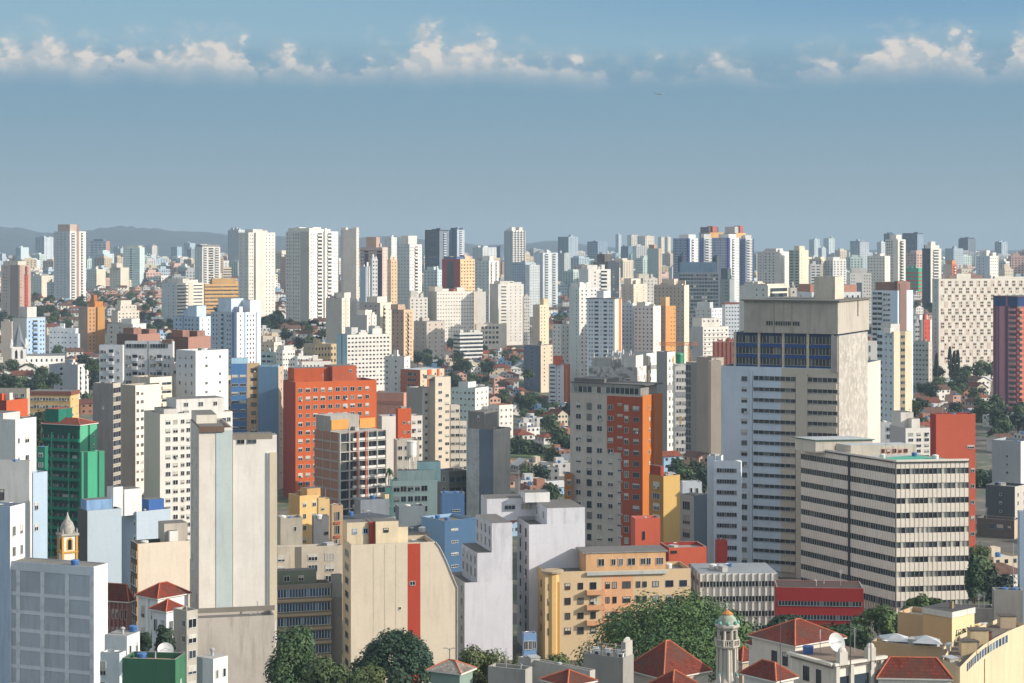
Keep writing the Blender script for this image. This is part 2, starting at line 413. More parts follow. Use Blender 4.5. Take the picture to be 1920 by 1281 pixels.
class Bld:
    def apply(B, fc, specs, far, mb):
        for sp in specs:
            kd = sp[0]
            if kd == 'w':
                _, n, ww, hh, x0, x1, y0, y1, fr, gl, ac, prob, zo = sp; a0, a1 = fc.rng(x0, x1)
                ww = min(ww, (a1 - a0) / n * .86)
                for (zb, zt) in fc.rows(y0, y1):
                    zc = (zb + zt) / 2 + zo
                    for i in range(n):
                        if B.r.random() > prob * .985: continue
                        a = a0 + (a1 - a0) * (i + .5) / n
                        if far:
                            g = glass('far' if B.Y > 1250 else 'win')
                            mb.poly([fc.pt(a - ww / 2, .06, zc - hh / 2), fc.pt(a + ww / 2, .06, zc - hh / 2), fc.pt(a + ww / 2, .06, zc + hh / 2), fc.pt(a - ww / 2, .06, zc + hh / 2)], g)
                        else:
                            var = B.r.choice((0, 0, 0, 0, 0, 1, 2, 3)); B.wins.append((fc.pt(a, 0, zc), fc.rz, ww, hh, fr, gl, var, bool(ac and gl != 'dark' and ww > .85 and B.r.random() < ac)))
            elif kd == 'b':
                _, hh, x0, x1, y0, y1, gl, mull, zo, fr = sp; a0, a1 = fc.rng(x0, x1)
                for (zb, zt) in fc.rows(y0, y1):
                    zc = (zb + zt) / 2 + zo; t = MB() if not far else mb; g = glass(gl)
                    n = max(1, int((a1 - a0) / 1.6)) if not mull else mull
                    for i in range(n):
                        q0, q1 = a0 + (a1 - a0) * i / n, a0 + (a1 - a0) * (i + 1) / n
                        t.poly([fc.pt(q0, .05, zc - hh / 2), fc.pt(q1, .05, zc - hh / 2), fc.pt(q1, .05, zc + hh / 2), fc.pt(q0, .05, zc + hh / 2)], g)
                    if not far:
                        fm = flat(FRAMES.get(fr, fr), .5, name='window_frame')
                        for i in range(n + 1):
                            q = a0 + (a1 - a0) * i / n; fc.box(t, q - .05, q + .05, .03, .12, zc - hh / 2, zc + hh / 2, fm)
                        fc.box(t, a0, a1, .03, .14, zc - hh / 2 - .08, zc - hh / 2, fm)
                        B.parts.append(('window_or_shade_band', t))  # also used as a dark sheet that paints shade in open recesses
            elif kd == 's':
                _, c, hh, out, x0, x1, y0, y1, zo, nm = sp; a0, a1 = fc.rng(x0, x1); m = wall(c, .45)
                for (zb, zt) in fc.rows(y0, y1):
                    t = MB() if not far else mb
                    fc.box(t, a0, a1, .02, out, zb + zo - hh / 2, zb + zo + hh / 2, m)
                    if not far: B.parts.append((nm, t))
            elif kd == 'p':
                _, c, x0, x1, y0, y1, out, nm, patch, dirt = sp; a0, a1 = fc.rng(x0, x1)
                zt = fc.z1 - .02 if y0 is None else fc.z(y0); zb = fc.z0 if y1 is None else fc.z(y1)
                t = MB() if not far else mb; fc.box(t, a0, a1, .01, out, zb, zt, wall(c, dirt, .85, patch) if nm != 'glass_panel' else glass(c))
                if not far: B.parts.append((nm, t))
            elif kd == 'k':
                _, n, ww, c, x0, x1, y0, y1, out, hh = sp; a0, a1 = fc.rng(x0, x1); m = wall(c, .35)
                for (zb, zt) in fc.rows(y0, y1):
                    for i in range(n):
                        a = a0 + (a1 - a0) * (i + .5) / n; wd = min(ww, (a1 - a0) / n * .94)
                        t = MB() if not far else mb; zf = zb + .25
                        t.poly([fc.pt(a - wd / 2 + .1, .05, zf), fc.pt(a + wd / 2 - .1, .05, zf), fc.pt(a + wd / 2 - .1, .05, zf + 2.1), fc.pt(a - wd / 2 + .1, .05, zf + 2.1)], glass('win' if B.Y < 1250 else 'far'))
                        fc.box(t, a - wd / 2, a + wd / 2, .02, out, zf - .2, zf, m)
                        fc.box(t, a - wd / 2, a + wd / 2, out - .12, out, zf, zf + hh, m)
                        fc.box(t, a - wd / 2, a - wd / 2 + .12, .02, out - .12, zf, zf + hh, m); fc.box(t, a + wd / 2 - .12, a + wd / 2, .02, out - .12, zf, zf + hh, m)
                        if not far: B.parts.append(('balcony', t))
            elif kd == 'f':
                _, n, c, th, out, x0, x1, y0, y1, nm = sp; a0, a1 = fc.rng(x0, x1); t = MB() if not far else mb
                zt = fc.z1 - .02 if y0 is None else fc.z(y0); zb = fc.z0 if y1 is None else fc.z(y1); m = flat(c, .6, name='fin')
                for i in range(n):
                    if not far and n <= 8: t = MB()
                    a = a0 + (a1 - a0) * (i + .5) / n if n < 3 else a0 + (a1 - a0) * i / (n - 1)
                    fc.box(t, a - th / 2, a + th / 2, .02, out, zb, zt, m)
                    if not far and n <= 8: B.parts.append((nm, t))
                if not far and n > 8: B.parts.append((nm, t))
    def faces(B, u0, u1, v0, v1, z0, z1, pxR, pxL, ptop):
        sk_ = B.skew; lx, ly = -sin(sk_), cos(sk_)
        q = lambda u, v: (u * B.w + v * B.d * lx, v * B.d * ly)
        R = Face(B, q(u0, v0), (1, 0), (0, -1), 0.0, (u1 - u0) * B.w, z0, z1, pxR[0], pxR[1], B.yc, ptop)
        L = Face(B, q(u0, v1), (-lx, -ly), (-ly, lx), -pi / 2 + sk_, (v1 - v0) * B.d, z0, z1, pxL[0], pxL[1], B.yc, ptop)
        return R, L
    def vol(B, mb, u0, u1, v0, v1, z0, z1, mr, ml, roof, par=0):
        sk_ = B.skew; lx, ly = -sin(sk_), cos(sk_)
        q = lambda u, v, z: (u * B.w + v * B.d * lx, v * B.d * ly, z)
        mb.poly([q(u0, v0, z0), q(u1, v0, z0), q(u1, v0, z1), q(u0, v0, z1)], mr)
        mb.poly([q(u0, v1, z0), q(u0, v0, z0), q(u0, v0, z1), q(u0, v1, z1)], ml)
        mb.poly([q(u1, v0, z0), q(u1, v1, z0), q(u1, v1, z1), q(u1, v0, z1)], mr)
        mb.poly([q(u1, v1, z0), q(u0, v1, z0), q(u0, v1, z1), q(u1, v1, z1)], ml)
        if par:
            e = .25; a, c = min(e / B.w, .2), min(e / B.d, .2); zi = z1 - par; pm = ml
            o4 = [(u0, v0), (u1, v0), (u1, v1), (u0, v1)]; i4 = [(u0 + a, v0 + c), (u1 - a, v0 + c), (u1 - a, v1 - c), (u0 + a, v1 - c)]
            cop = wall('8e8a82', .9)
            for i in range(4):
                j = (i + 1) % 4
                mb.poly([q(*o4[i], z1), q(*o4[j], z1), q(*i4[j], z1), q(*i4[i], z1)], cop)
                mb.poly([q(*i4[i], z1), q(*i4[j], z1), q(*i4[j], zi), q(*i4[i], zi)], pm)
            rf = MB(); rf.poly([q(*c2, zi) for c2 in i4], roof); return rf
        rf = MB(); rf.poly([q(u0, v0, z1), q(u1, v0, z1), q(u1, v1, z1), q(u0, v1, z1)], roof); return rf

def bld(name, label, xs, yt, Y, col, a=1.0, L=(), R=(), top=(), fh=2.8, tm=.9, dep=14.0, th=None, skew=0.0, cl=None, cat='building', roof='6a6763', grp=None, yb=None, dirt=.5, patch=None, par=None, gap=3.0, vis=14.0, kids=None, ex=None):
    """a building whose near vertical edge stands at photo column xs[1], left wall to xs[0], right wall to xs[2]; its top edge at row yt; Y sets the distance.
    specs L / R dress the two walls; top = roof volumes (u0,u1,v0,v1,height,colour[,L,R]) in plan fractions"""
    B = Bld(); xl, xc, xr = xs; yc = Y * K; B.yc = yc; B.Y = Y; B.fh = fh; B.tm = tm; B.base_gap = gap; B.wins = []; B.parts = []
    B.r = random.Random(int(xl * 7 + yt * 13 + Y)); Xc = (xc - CX) / F * yc; phi = atan((xc - CX) / F); tl, tr = (xl - CX) / F, (xr - CX) / F
    thv = radians(th) if th is not None else atan2(max(xc - xl, 0.0) * a, max(xr - xc, 1e-6)); t = thv - phi; sk_ = radians(skew)
    if xr - xc > .6:
        dn = cos(t) - tr * sin(t); B.w = (tr * yc - Xc) / dn if abs(dn) > 1e-3 else dep
    else: B.w = dep
    if xc - xl > .6:
        dn = sin(t + sk_) + tl * cos(t + sk_); B.d = (Xc - tl * yc) / dn if abs(dn) > 1e-3 else dep
    else: B.d = dep
    if not (1 < B.w < 140): print('width?', label, B.w); B.w = dep
    if not (1 < B.d < 140): print('depth?', label, B.d); B.d = dep
    B.t = t; B.skew = sk_
    ztop = HC - (yt - YH) * yc / F
    cs = [(Xc + u * B.w * cos(t) - v * B.d * sin(t + sk_), yc + u * B.w * sin(t) + v * B.d * cos(t + sk_)) for u in (0, 1) for v in (0, 1)]
    zb = (min(gxy(*c) for c in cs) - 1.0) if yb is None else HC - (yb - YH) * yc / F
    H = ztop - zb; B.H = H; B.zb = zb; B.zvis = -1e9
    if H < 2: print('low?', label, H); H = B.H = 3
    far = Y > NEAR; B.far = far; mb = MB(); mr = wall(col, dirt, .85, patch); ml = wall(cl, dirt, .85, patch) if cl else mr  # cl gives many left walls a darker tone with shade painted in
    rm = ROOF(roof); loc = (Xc, yc, zb)
    pr = (.8 if Y < 620 else 0) if par is None else par
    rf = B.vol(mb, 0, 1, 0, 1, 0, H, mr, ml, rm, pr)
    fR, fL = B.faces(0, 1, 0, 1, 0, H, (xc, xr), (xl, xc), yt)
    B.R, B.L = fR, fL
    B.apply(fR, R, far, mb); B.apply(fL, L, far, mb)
    tops = []
    for tp in top:
        u0, u1, v0, v1, h, c = tp[:6]; eu, ev = .03 / B.w, .03 / B.d
        u0, u1, v0, v1 = (eu if u0 == 0 else u0), (1 - eu if u1 == 1 else u1), (ev if v0 == 0 else v0), (1 - ev if v1 == 1 else v1); z0, h = (H, h) if not isinstance(h, tuple) else (H + h[0], h[1])
        m2 = wall(c, .95); tb = MB() if not far else mb
        r2 = B.vol(tb, u0, u1, v0, v1, z0 - pr if z0 == H else z0, z0 + h, m2, m2, rm, 0)
        tb.poly(r2.v, rm)
        if len(tp) > 6:
            R2, L2 = B.faces(u0, u1, v0, v1, z0, z0 + h, (0, 1), (0, 1), 0); og = B.base_gap, B.tm; B.base_gap, B.tm = -.2, .4; B.apply(L2, tp[6], far, mb); B.apply(R2, tp[7] if len(tp) > 7 else (), far, mb); B.base_gap, B.tm = og
        if not far: tops.append((('rooftop_room' if h > 1.6 else 'rooftop_slab'), tb))
    SIL.append((xl, xr, yt, Y))
    if far:
        for _ in range(B.r.randint(2, 4)):      # lift houses, tanks and parapets along the roofline
            u0, v0 = B.r.uniform(.04, .7), B.r.uniform(.04, .7); hh_ = B.r.choice((.9, 1.4, 2.2, 3.2)); B.vol(mb, u0, min(u0 + B.r.uniform(.12, .3), .97), v0, min(v0 + B.r.uniform(.12, .3), .97), H, H + hh_, mr, ml, rm)
        mb.poly(rf.v, rm); o = mb.build(name, None, loc, t); tag(o, label, cat, grp); B.root = o
        if ex: ex(B)
        return B
    root = empty(name, label, cat, loc, t, grp); B.root = root
    mb.build('wall', root); rf.build('roof', root)
    for nm, t2 in tops: t2.build(nm, root)
    # parts: at most 100 of a kind as objects of their own, the rest as one
    cnt = {}
    rest = {}
    B.parts.sort(key=lambda q: -max(v[2] for v in q[1].v))
    for nm, t2 in B.parts:
        cnt[nm] = cnt.get(nm, 0) + 1
        if cnt[nm] <= 100: t2.build(nm, root)
        else:
            r3 = rest.setdefault(nm, MB()); i0 = len(r3.v); r3.v += t2.v
            for fc, mi in zip(t2.f, t2.m): r3.f.append(tuple(i0 + q for q in fc)); r3.m.append(r3.mi(t2.mats[mi]))
    for nm, r3 in rest.items(): tag(r3.build(nm + 's', root), kind='stuff')
    B.wins.sort(key=lambda q: -q[0][2])
    for q in B.wins[:100]:
        if Y > 440: put(window_mesh(*q[2:]), 'window', root, q[0], q[1]).scale.x = B.r.choice((.84, 1, 1, 1.06)); continue
        wo = put(window_mesh(*q[2:], part='frame'), 'window', root, q[0], q[1]); wo.scale = (B.r.choice((.86, 1, 1, 1.06)), 1, B.r.choice((.92, 1, 1, 1.05))); put(window_mesh(*q[2:], part='pane'), 'pane', wo)
        if q[6] in (1, 2, 3): put(window_mesh(*q[2:], part='blind'), 'roller_blind', wo)
        if q[7]: put(window_mesh(*q[2:], part='ac'), 'air_conditioner', wo)
    if len(B.wins) > 100:
        r3 = MB()
        for q in B.wins[100:]:
            me = window_mesh(*q[2:]); M4 = Matrix.Translation(q[0]) @ Matrix.Rotation(q[1], 4, 'Z'); i0 = len(r3.v)
            r3.v += [tuple(M4 @ v.co) for v in me.vertices]
            for pl in me.polygons: r3.f.append(tuple(i0 + a2 for a2 in pl.vertices)); r3.m.append(r3.mi(me.materials[pl.material_index]))
        tag(r3.build('windows', root), kind='stuff')
    if ex: ex(B)
    return B

def hip(B, col, hr, ov=.5, ridge=.5, h0=0.0):
    """hipped tile roof over a building's plan"""
    mb = MB(); m = tiles(col); w_, d_ = B.w, B.d; z = B.H + h0; a, c = -ov, -ov; e, g_ = w_ + ov, d_ + ov
    k_ = min(e - a, g_ - c) / 2
    if (e - a) > (g_ - c): p0, p1 = (a + k_, (c + g_) / 2, z + hr), (e - k_, (c + g_) / 2, z + hr)
    else: p0, p1 = ((a + e) / 2, c + k_, z + hr), ((a + e) / 2, g_ - k_, z + hr)
    q = [(a, c, z), (e, c, z), (e, g_, z), (a, g_, z)]
    if (e - a) > (g_ - c): fs = [(q[0], q[1], p1, p0), (q[1], q[2], p1), (q[2], q[3], p0, p1), (q[3], q[0], p0)]
    else: fs = [(q[0], q[1], p0), (q[1], q[2], p1, p0), (q[2], q[3], p1), (q[3], q[0], p0, p1)]
    for f_ in fs: mb.poly(list(f_), m)
    rd = flat('b0603f', .85, name='ridge_tiles')
    for s_, t_ in ((p0, p1), (q[0], p0), (q[1], p0 if (e - a) <= (g_ - c) else p1), (q[2], p1), (q[3], p1 if (e - a) <= (g_ - c) else p0)): mb.tube(s_, t_, .13, rd, 5)
    mb.box(a, e, c, g_, z - .22, z - .01, wall('cfcac0', .6)); mb.build('tiled_roof', B.root)
# ================================================================ NEAR BUILDINGS (left to right)
AT, AB, OB = 'apartment_tower', 'apartment_block', 'office_block'
WH, GW, CR, BE, TN, GY, CN = 'dbd9d3', 'c6c7c6', 'd9cebd', 'bdb1a1', 'a88c70', '93928f', '85837d'
# bottom-left: pale blue-white blind wall with panel grid, lit narrow side
bld(OB, 'pale blue-white blind wall divided into square panels, in the bottom left corner', (-60, 175, 202), 1063, 225, 'd3d2cd', th=56, cl='a9afb4', dep=20, fh=3.0, tm=2.3, par=.12,
    L=[s('c9ccce', .6, .06, nm='wall_band'), f(6, 'c9ccce', .8, .075, 0.02, .99, nm='wall_band'), p('c3c7ca', 0.0, 1.0, 1064, 1080, .09, nm='wall_band')], dirt=.75, roof='77746e')
bld(AB, 'pale blue stair tower with a bright side behind the panelled wall at the left', (-60, 19, 47), 950, 229, 'd4d2cc', th=58, cl='a3b4c4', fh=3.4, tm=2.5, R=[w(2, .8, 1.5)], dirt=.7)
bld(AB, 'large white apartment block cut by the left edge, windows on its bright side', (-60, 29, 68), 787, 300, WH, th=52, fh=4.1, tm=2.6, cl='cdcbc5', R=[w(1, .5, 1.2, .05, .25), w(1, 1.3, 1.4, .38, .72)], top=[(.1, .9, .3, .8, 1.2, 'c9c8c2')])
bld(AB, 'lower grey-white stepped block in front of the large white block at the left edge', (-60, 55, 60), 864, 288, 'c9c8c3', th=70, fh=4.0, L=[w(1, 2.2, 2.0, -20, 15, 910, 950, fr='br')], dirt=.7)
bld(AB, 'narrow light blue block with two small windows beside the green building', (44, 62, 89), 887, 300, 'a3b5c3', th=40, cl='a3b5c3', R=[w(1, .9, 1.5, .05, .4, 930, 1040)], fh=4.6, dirt=.3)
bld(AB, 'short orange-red wall block behind the white block at the left edge', (-30, 12, 52), 751, 420, 'b5542e', cl='8f382a', fh=3, top=[(.0, .45, .2, .8, 2.0, 'c8502a'), (.15, .3, .0, .2, 2.2, 'cfc7ba')])
# green building
bld(AB, 'emerald green apartment building with glazed balconies and a red tiled roof', (80, 150, 182), 797, 402, '52a07a', th=52, cl='17493f', fh=2.85, tm=1.5, roof='9b4a34', par=0,  # left wall's deep green has its shade painted in
    L=[b(1.3, 82, 146, gl='win', y0=813, y1=1110, fr='wh'), s('1a7a5e', .9, .7, 80, 150, 808, 1110), f(2, '2a9a74', .3, .75, 83, 148, 813, 1110, nm='green_pilaster'), p('17604c', 145, 150, 806, 1100, .2)],
    R=[p('1f5e4d', .46, .58, out=.03), w(1, .5, 1.0, .62, .98, 812, 850)],
    top=[(.1, .9, .62, .98, 4.2, '1d6a56')], ex=lambda B: hip(B, '8a4331', 1.5, ov=.35))
bld(AB, 'bright green lower volume with dark vertical stripes in front of the emerald building', (149, 153, 196), 848, 392, '3f8c6c', th=22, cl='22795f', R=[p('174c40', .10, .24, out=.06), p('48a37c', .26, .66, out=.12), p('174c40', .70, .76, out=.06)], fh=2.9, dirt=.25)
bld(AB, 'dark green lower wing on the left of the emerald building', (69, 84, 90), 838, 396, '1f6f59', L=[w(1, 1.1, 1.1)], fh=2.85)
# light-blue group
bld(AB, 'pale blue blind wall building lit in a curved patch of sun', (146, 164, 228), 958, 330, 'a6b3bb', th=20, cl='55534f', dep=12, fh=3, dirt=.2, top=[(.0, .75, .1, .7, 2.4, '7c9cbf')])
bld(AB, 'pale blue building with a white rooftop box and two small windows', (226, 256, 320), 960, 338, 'a9b6bf', th=30, cl='98a6b0', L=[w(1, .7, 1.2, .78, 1.0)], fh=3.6, dirt=.2, top=[(-.3, .2, .1, .7, 5.6, 'dcdbd6'), (.45, .9, .2, .7, 2.4, '3f66a3'), (-.62, -.35, .1, .5, 6.4, 'd6d5cf')])
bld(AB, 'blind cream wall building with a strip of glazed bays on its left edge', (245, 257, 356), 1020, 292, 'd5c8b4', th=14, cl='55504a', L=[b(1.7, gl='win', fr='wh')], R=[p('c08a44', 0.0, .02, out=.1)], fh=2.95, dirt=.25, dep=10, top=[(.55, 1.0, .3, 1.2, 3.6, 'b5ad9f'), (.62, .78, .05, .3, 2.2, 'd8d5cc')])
bld('house', 'white corrugated-roof house between the panelled wall and the green box', (196, 238, 262), 1193, 216, 'd3d5d2', th=60, fh=3, R=[w(2, .5, 1.6)], dirt=.6, par=0, roof='93928c')
bld(AB, 'pale rendered yard wall block beside the green rooftop box', (188, 224, 236), 1225, 206, 'c3cbca', th=62, dirt=.8, fh=3, L=[w(1, .8, 2.0, .0, .3)])
bld('rooftop_machine_house', 'dark green rendered box with louvres and a railing on top', (229, 329, 348), 1237, 190, '3c6e50', th=72, cl='2f5a43', fh=2.4, tm=3.0, dirt=.9, roof='a07a62', L=[w(1, 1.2, .7, .7, .9, fr='33423a', gl='dark')], R=[w(1, .5, 2.0, .2, .8, fr='8ab596')])
bld('house', 'small white roof house with a brown canopy below the tall slab', (370, 400, 427), 1236, 200, 'dddcd6', th=45, fh=2.8, dirt=.5, R=[w(2, .5, 1.1)], par=0, roof='a7a59e', L=[p('9aa3a0', 0, .3)])
bld(AB, 'rounded grey-cream corner building with steel windows at the foot of the slab', (325, 350, 371), 1146, 240, 'aca79b', th=35, fh=2.7, R=[w(1, 1.6, 1.4, .1, .9)], L=[w(1, .8, 1.0, .6, 1)], dirt=.8)
# tall slab with the aqua strip
bld(AT, 'tall blind beige slab tower with a pale aqua vertical strip', (357, 373, 436), 803, 265, 'dad2c5', th=5, cl='bdb7ab', fh=3.15, tm=3.2, dirt=.55, R=[p('b4bfbb', 405, 436, 808, 1165, .10)], L=[w(2, .35, 1.3)], top=[(.0, .62, .3, .9, 2.0, 'd2cbbb'), (0, .75, -.02, .9, .35, '6f5a4c')])
bld(AT, 'pale grey front half of the slab tower with two dark vents under its roof', (434, 437, 519), 817, 266.4, 'd9d3c8', th=5, cl='b9b6b0', dep=14, fh=3, dirt=.5, R=[w(2, 1.6, .75, 441, 482, 814, 846, fr='8e8a82', gl='dark'), p('c9bba2', 505, 519, 850, 1165, .5), p('e0dfda', 500, 505, 850, 1165, .2)], top=[(0, .9, -.01, .9, .3, '8a8172')])
bld(AB, 'weathered grey concrete base block below the slab tower', (366, 371, 515), 1160, 255, 'b4aca1', th=4, dep=12, fh=3, dirt=.9, R=[s('7d776d', .9, .25, 0, 1, 1160, 1173, nm='ledge', zo=2.7)])
# cream complex upper left
bld(AB, 'raw grey concrete slab with a column of dark loggias on its right', (174, 212, 226), 719, 432, 'b3aa9c', th=62, cl='8b8984', fh=2.75, R=[b(1.6, 0, 1, gl='dark', mull=3), s('9a9182', .5, .15, 0, 1)], L=[w(1, .6, .9, .44, .56, 757, 775)], dirt=.9)
bld(AB, 'beige and white apartment block next to the raw concrete slab', (226, 254, 300), 723, 446, 'd9d0c0', th=38, cl='a39a8a', fh=2.78, tm=1.2, R=[w(2, 1.0, 1.0, .0, .36)], dirt=.4)
bld(AB, 'cream apartment block with slot balconies behind the beige and white block', (247, 281, 322), 708, 475, CR, th=35, cl=BE, fh=2.9, R=[b(.8, .0, .42, gl='dark'), b(.8, .55, .97, gl='dark'), s('dccdb2', 1.2, .5, .0, .42), s('dccdb2', 1.2, .5, .55, .97)], dirt=.35)
bld(AB, 'tallest cream block of the left group with a few windows under its roof', (287, 318, 363), 683, 490, CR, th=35, cl='cabba2', fh=5.4, R=[w(3, .9, 1.0, .0, .45, 684, 720), w(1, 1.3, 1.1, .65, .95, 684, 700)], dirt=.3, top=[(-.3, .0, .3, .9, .2, 'dccdb2')])
bld(AB, 'small cream block with paired windows left of the blue and beige building', (361, 364, 393), 706, 486, CR, th=8, fh=2.9, dep=12, R=[w(2, .9, .9, .45, .95)], dirt=.35)
bld(AB, 'white apartment building with many small dark windows and a blue awning on its roof', (270, 300, 436), 777, 392, 'd6d0c6', th=18, cl='c3b8a8', fh=2.45, tm=1.1, dirt=.3,
    R=[w(2, 1.3, 1.2, .06, .26), w(3, 1.0, 1.1, .27, .50), w(1, 1.3, 1.2, .50, .56), w(6, 1.1, 1.1, .58, .98)],
    top=[(.3, .98, .35, .95, 3.6, 'cfccc4', [], [w(3, 1.3, 1.2, .05, .95)]), (.12, .3, .3, .9, 1.0, 'bdb9b0')])
bld(AB, 'beige building with lit windows left of the blue facade', (391, 408, 434), 705, 505, 'c8b28c', th=30, cl='9a7b56', fh=3.05, R=[w(2, 1.7, 1.4, .05, .98)], dirt=.3)
bld(AB, 'blue facade with ribbon windows flanked by a beige strip', (433, 434, 487), 682, 500, 'b89d78', th=4, dep=12, fh=3.1, R=[p('466f9c', 433, 463, out=.02, dirt=.2), w(1, 2.0, 1.3, .62, .95, fr='br'), w(2, 2.1, 1.0, 433, 463, 698)], top=[(.0, .58, .0, .8, 2.0, '9cc0d2')])
bld(AT, 'slate blue blind tower left of the orange-red building', (484, 522, 532), 688, 500, 'b5a28c', th=75, cl='6484a0', fh=3, R=[w(1, .7, 1.0, .2, .8)], dirt=.25, top=[(-.0, .2, .0, .95, .6, '8fb4cb')])
# orange-red building
bld(AB, 'bright orange-red apartment building with white framed windows in ten columns', (531, 554, 706), 717, 482, 'bb5a2c', th=18, cl='8a3726', fh=2.95, tm=1.4, dirt=.28, dep=18,  # dark red left wall is the same orange with shade painted in
    R=[w(10, 1.55, 1.35, 556, 695)], L=[], top=[(.05, .5, .45, .95, 4.4, 'ab4e2a'), (.5, .8, .3, .95, 5.0, 'b0583a', [], [w(1, .8, .9, .6, .9)])])
bld(AB, 'low peach pink block with an arcade right of the orange-red building', (702, 757, 763), 737, 620, 'c08a74', th=72, fh=3, L=[p('a9745f', 0, 1, 752, 758, .3, nm='ledge')], R=[])
bld(AB, 'cream and white stepped tower rising behind the curved orange tower', (762, 792, 816), 728, 572, 'dbd6cc', th=40, cl='97918a', fh=3.3, tm=1.0, R=[w(2, 1.3, 1.1, .05, 1)], dirt=.3)
bld(AT, 'tall beige tower with a single column of windows, behind the stepped white block', (804, 816, 845), 707, 568, 'd1c4b0', th=25, cl='b3a390', fh=3.3, tm=1.4, R=[w(1, 1.5, 1.1, .15, .5), w(1, 1.6, 1.1, .6, .95, 735)], top=[(-.4, .1, .3, .9, -5.0 + 5.6, 'b3a390')], dirt=.3)
bld(AB, 'cream stepped wing with rows of windows right of the tall beige tower', (843, 845, 862), 760, 562, 'd6cbb9', th=6, dep=10, fh=3.3, tm=.6, R=[w(2, 1.4, 1.1)], dirt=.3)
bld(AB, 'lowest cream step at the right end of the stepped tower', (861, 862, 875), 790, 558, 'd6cbb9', th=6, dep=10, fh=3.3, tm=.6, R=[w(2, 1.0, 1.1)], dirt=.3)
bld(AB, 'white apartment block with scattered windows behind the curved orange tower', (708, 716, 792), 781, 520, 'd9d4c9', th=12, cl='b0aca5', fh=3.1, dep=14, R=[w(1, 1.5, 1.2, .4, .5, 795), w(2, 1.4, 1.2, .72, 1.0)], L=[], dirt=.3)
bld(AB, 'curved bright orange stair tower with a few round-cornered windows', (742, 746, 771), 766, 500, 'bb582c', th=12, cl='95402a', dep=8, fh=3.4, tm=3.5, R=[w(2, .8, .9, .3, 1)], dirt=.2, gap=8)
bld(AB, 'small grey-beige block with dark windows in front of the white block', (738, 744, 786), 826, 470, 'b5ada0', th=10, dep=10, fh=3.4, R=[w(2, 1.3, 1.2, .0, .6)], dirt=.5)
bld(AB, 'mint green apartment building with a terrace roof', (731, 736, 820), 902, 396, 'c6d8cd', th=10, cl='8fc1b4', dep=14, fh=2.92, R=[w(5, 1.6, 1.5, 737, 802)], dirt=.25,
    top=[(.15, .95, .25, .95, 2.7, 'c3d6cc'), (.62, 1.1, .4, 1.2, 5.0, 'b0d3cf')])
bld(AB, 'lower mint green side wing beside the palm trees', (722, 724, 733), 915, 394, '79b8a4', th=8, dep=8, fh=3.1, R=[w(1, .9, 1.2)])
bld(AB, 'dark stained concrete block with open frame behind the blue building', (819, 842, 876), 884, 408, '5f5c57', th=30, cl='7a7771', fh=3.2, R=[b(1.5, gl='dark')], L=[w(1, 1.5, 1.5, .3, .9)], dirt=1.0)
bld(AT, 'streaked grey concrete tower with antennas on its head', (875, 925, 957), 806, 402, 'b2ada3', th=58, cl='8e9298', fh=3, dirt=1.0, L=[p('b6b8b4', 875, 899, out=.15, patch='9b9b97', dirt=.8), p('68737f', 899, 925, out=.06, dirt=.8)], top=[(.0, .8, .35, .95, 5.0, '83807a', [w(1, .5, 1.5, .5, .8)], [])])
bld(AB, 'deep blue rendered building left of the white stepped building', (790, 834, 893), 977, 352, '44617f', th=35, cl='7f9fba', fh=3.1, R=[w(1, 2.0, .5, .12, .5, gl='dark')], dirt=.3)
bld(AB, 'tall blue rendered box rising behind the deep blue building', (826, 829, 871), 925, 366, '46658a', th=6, cl='56779b', dep=8, fh=3.2, tm=3, R=[w(1, 1.9, .5, .4, .85, gl='dark')], dirt=.4)
bld(AB, 'grey curved rendered wall block above the old roofs', (741, 748, 797), 950, 362, '6d767a', th=12, dep=10, fh=3, dirt=.8)
# white stepped building with the big blind walls
E1 = bld(AB, 'white building stepping up in three terraces with a large blind wall in half shade', (842, 871, 961), 1093, 299, 'c6c5ca', th=14, cl='b5b2ac', fh=2.75, tm=.4, dirt=.38, gap=1,
    L=[w(3, 1.1, 1.7, .1, .98)],
    top=[(.267, 1, .0, 1, 6.3, 'c6c5ca', [w(4, 1.0, 1.8)], []), (.567, 1, .0, 1, (6.3, 6.3), 'c6c5ca', [w(4, 1.0, 1.8)], [])])
bld(AB, 'white building with a diagonally shadowed blind wall and barred windows on its left side', (970, 992, 1097), 984, 306, 'cbcace', th=12, cl='a9a8aa', fh=3.0, tm=.7, dirt=.38,
    L=[w(2, 1.1, 1.7, .05, .98, fr='dk', ac=.15)], top=[(.32, 1, .0, 1.1, 3.5, 'cbcace', [w(2, 1.1, 1.6)], []), (-.55, .32, 1.0, 1.6, 4.2, 'cfcdd0', [], [w(2, 2.4, 1.2, .3, 1)]), (.1, .55, .8, 1.2, (3.5, 2.2), 'dcdad6')])
bld('house', 'small blue town house beside the yellow apartment building', (979, 982, 1006), 1188, 292, '7595bb', th=10, dep=8, fh=3.2, R=[w(3, .8, 1.7)], dirt=.5)
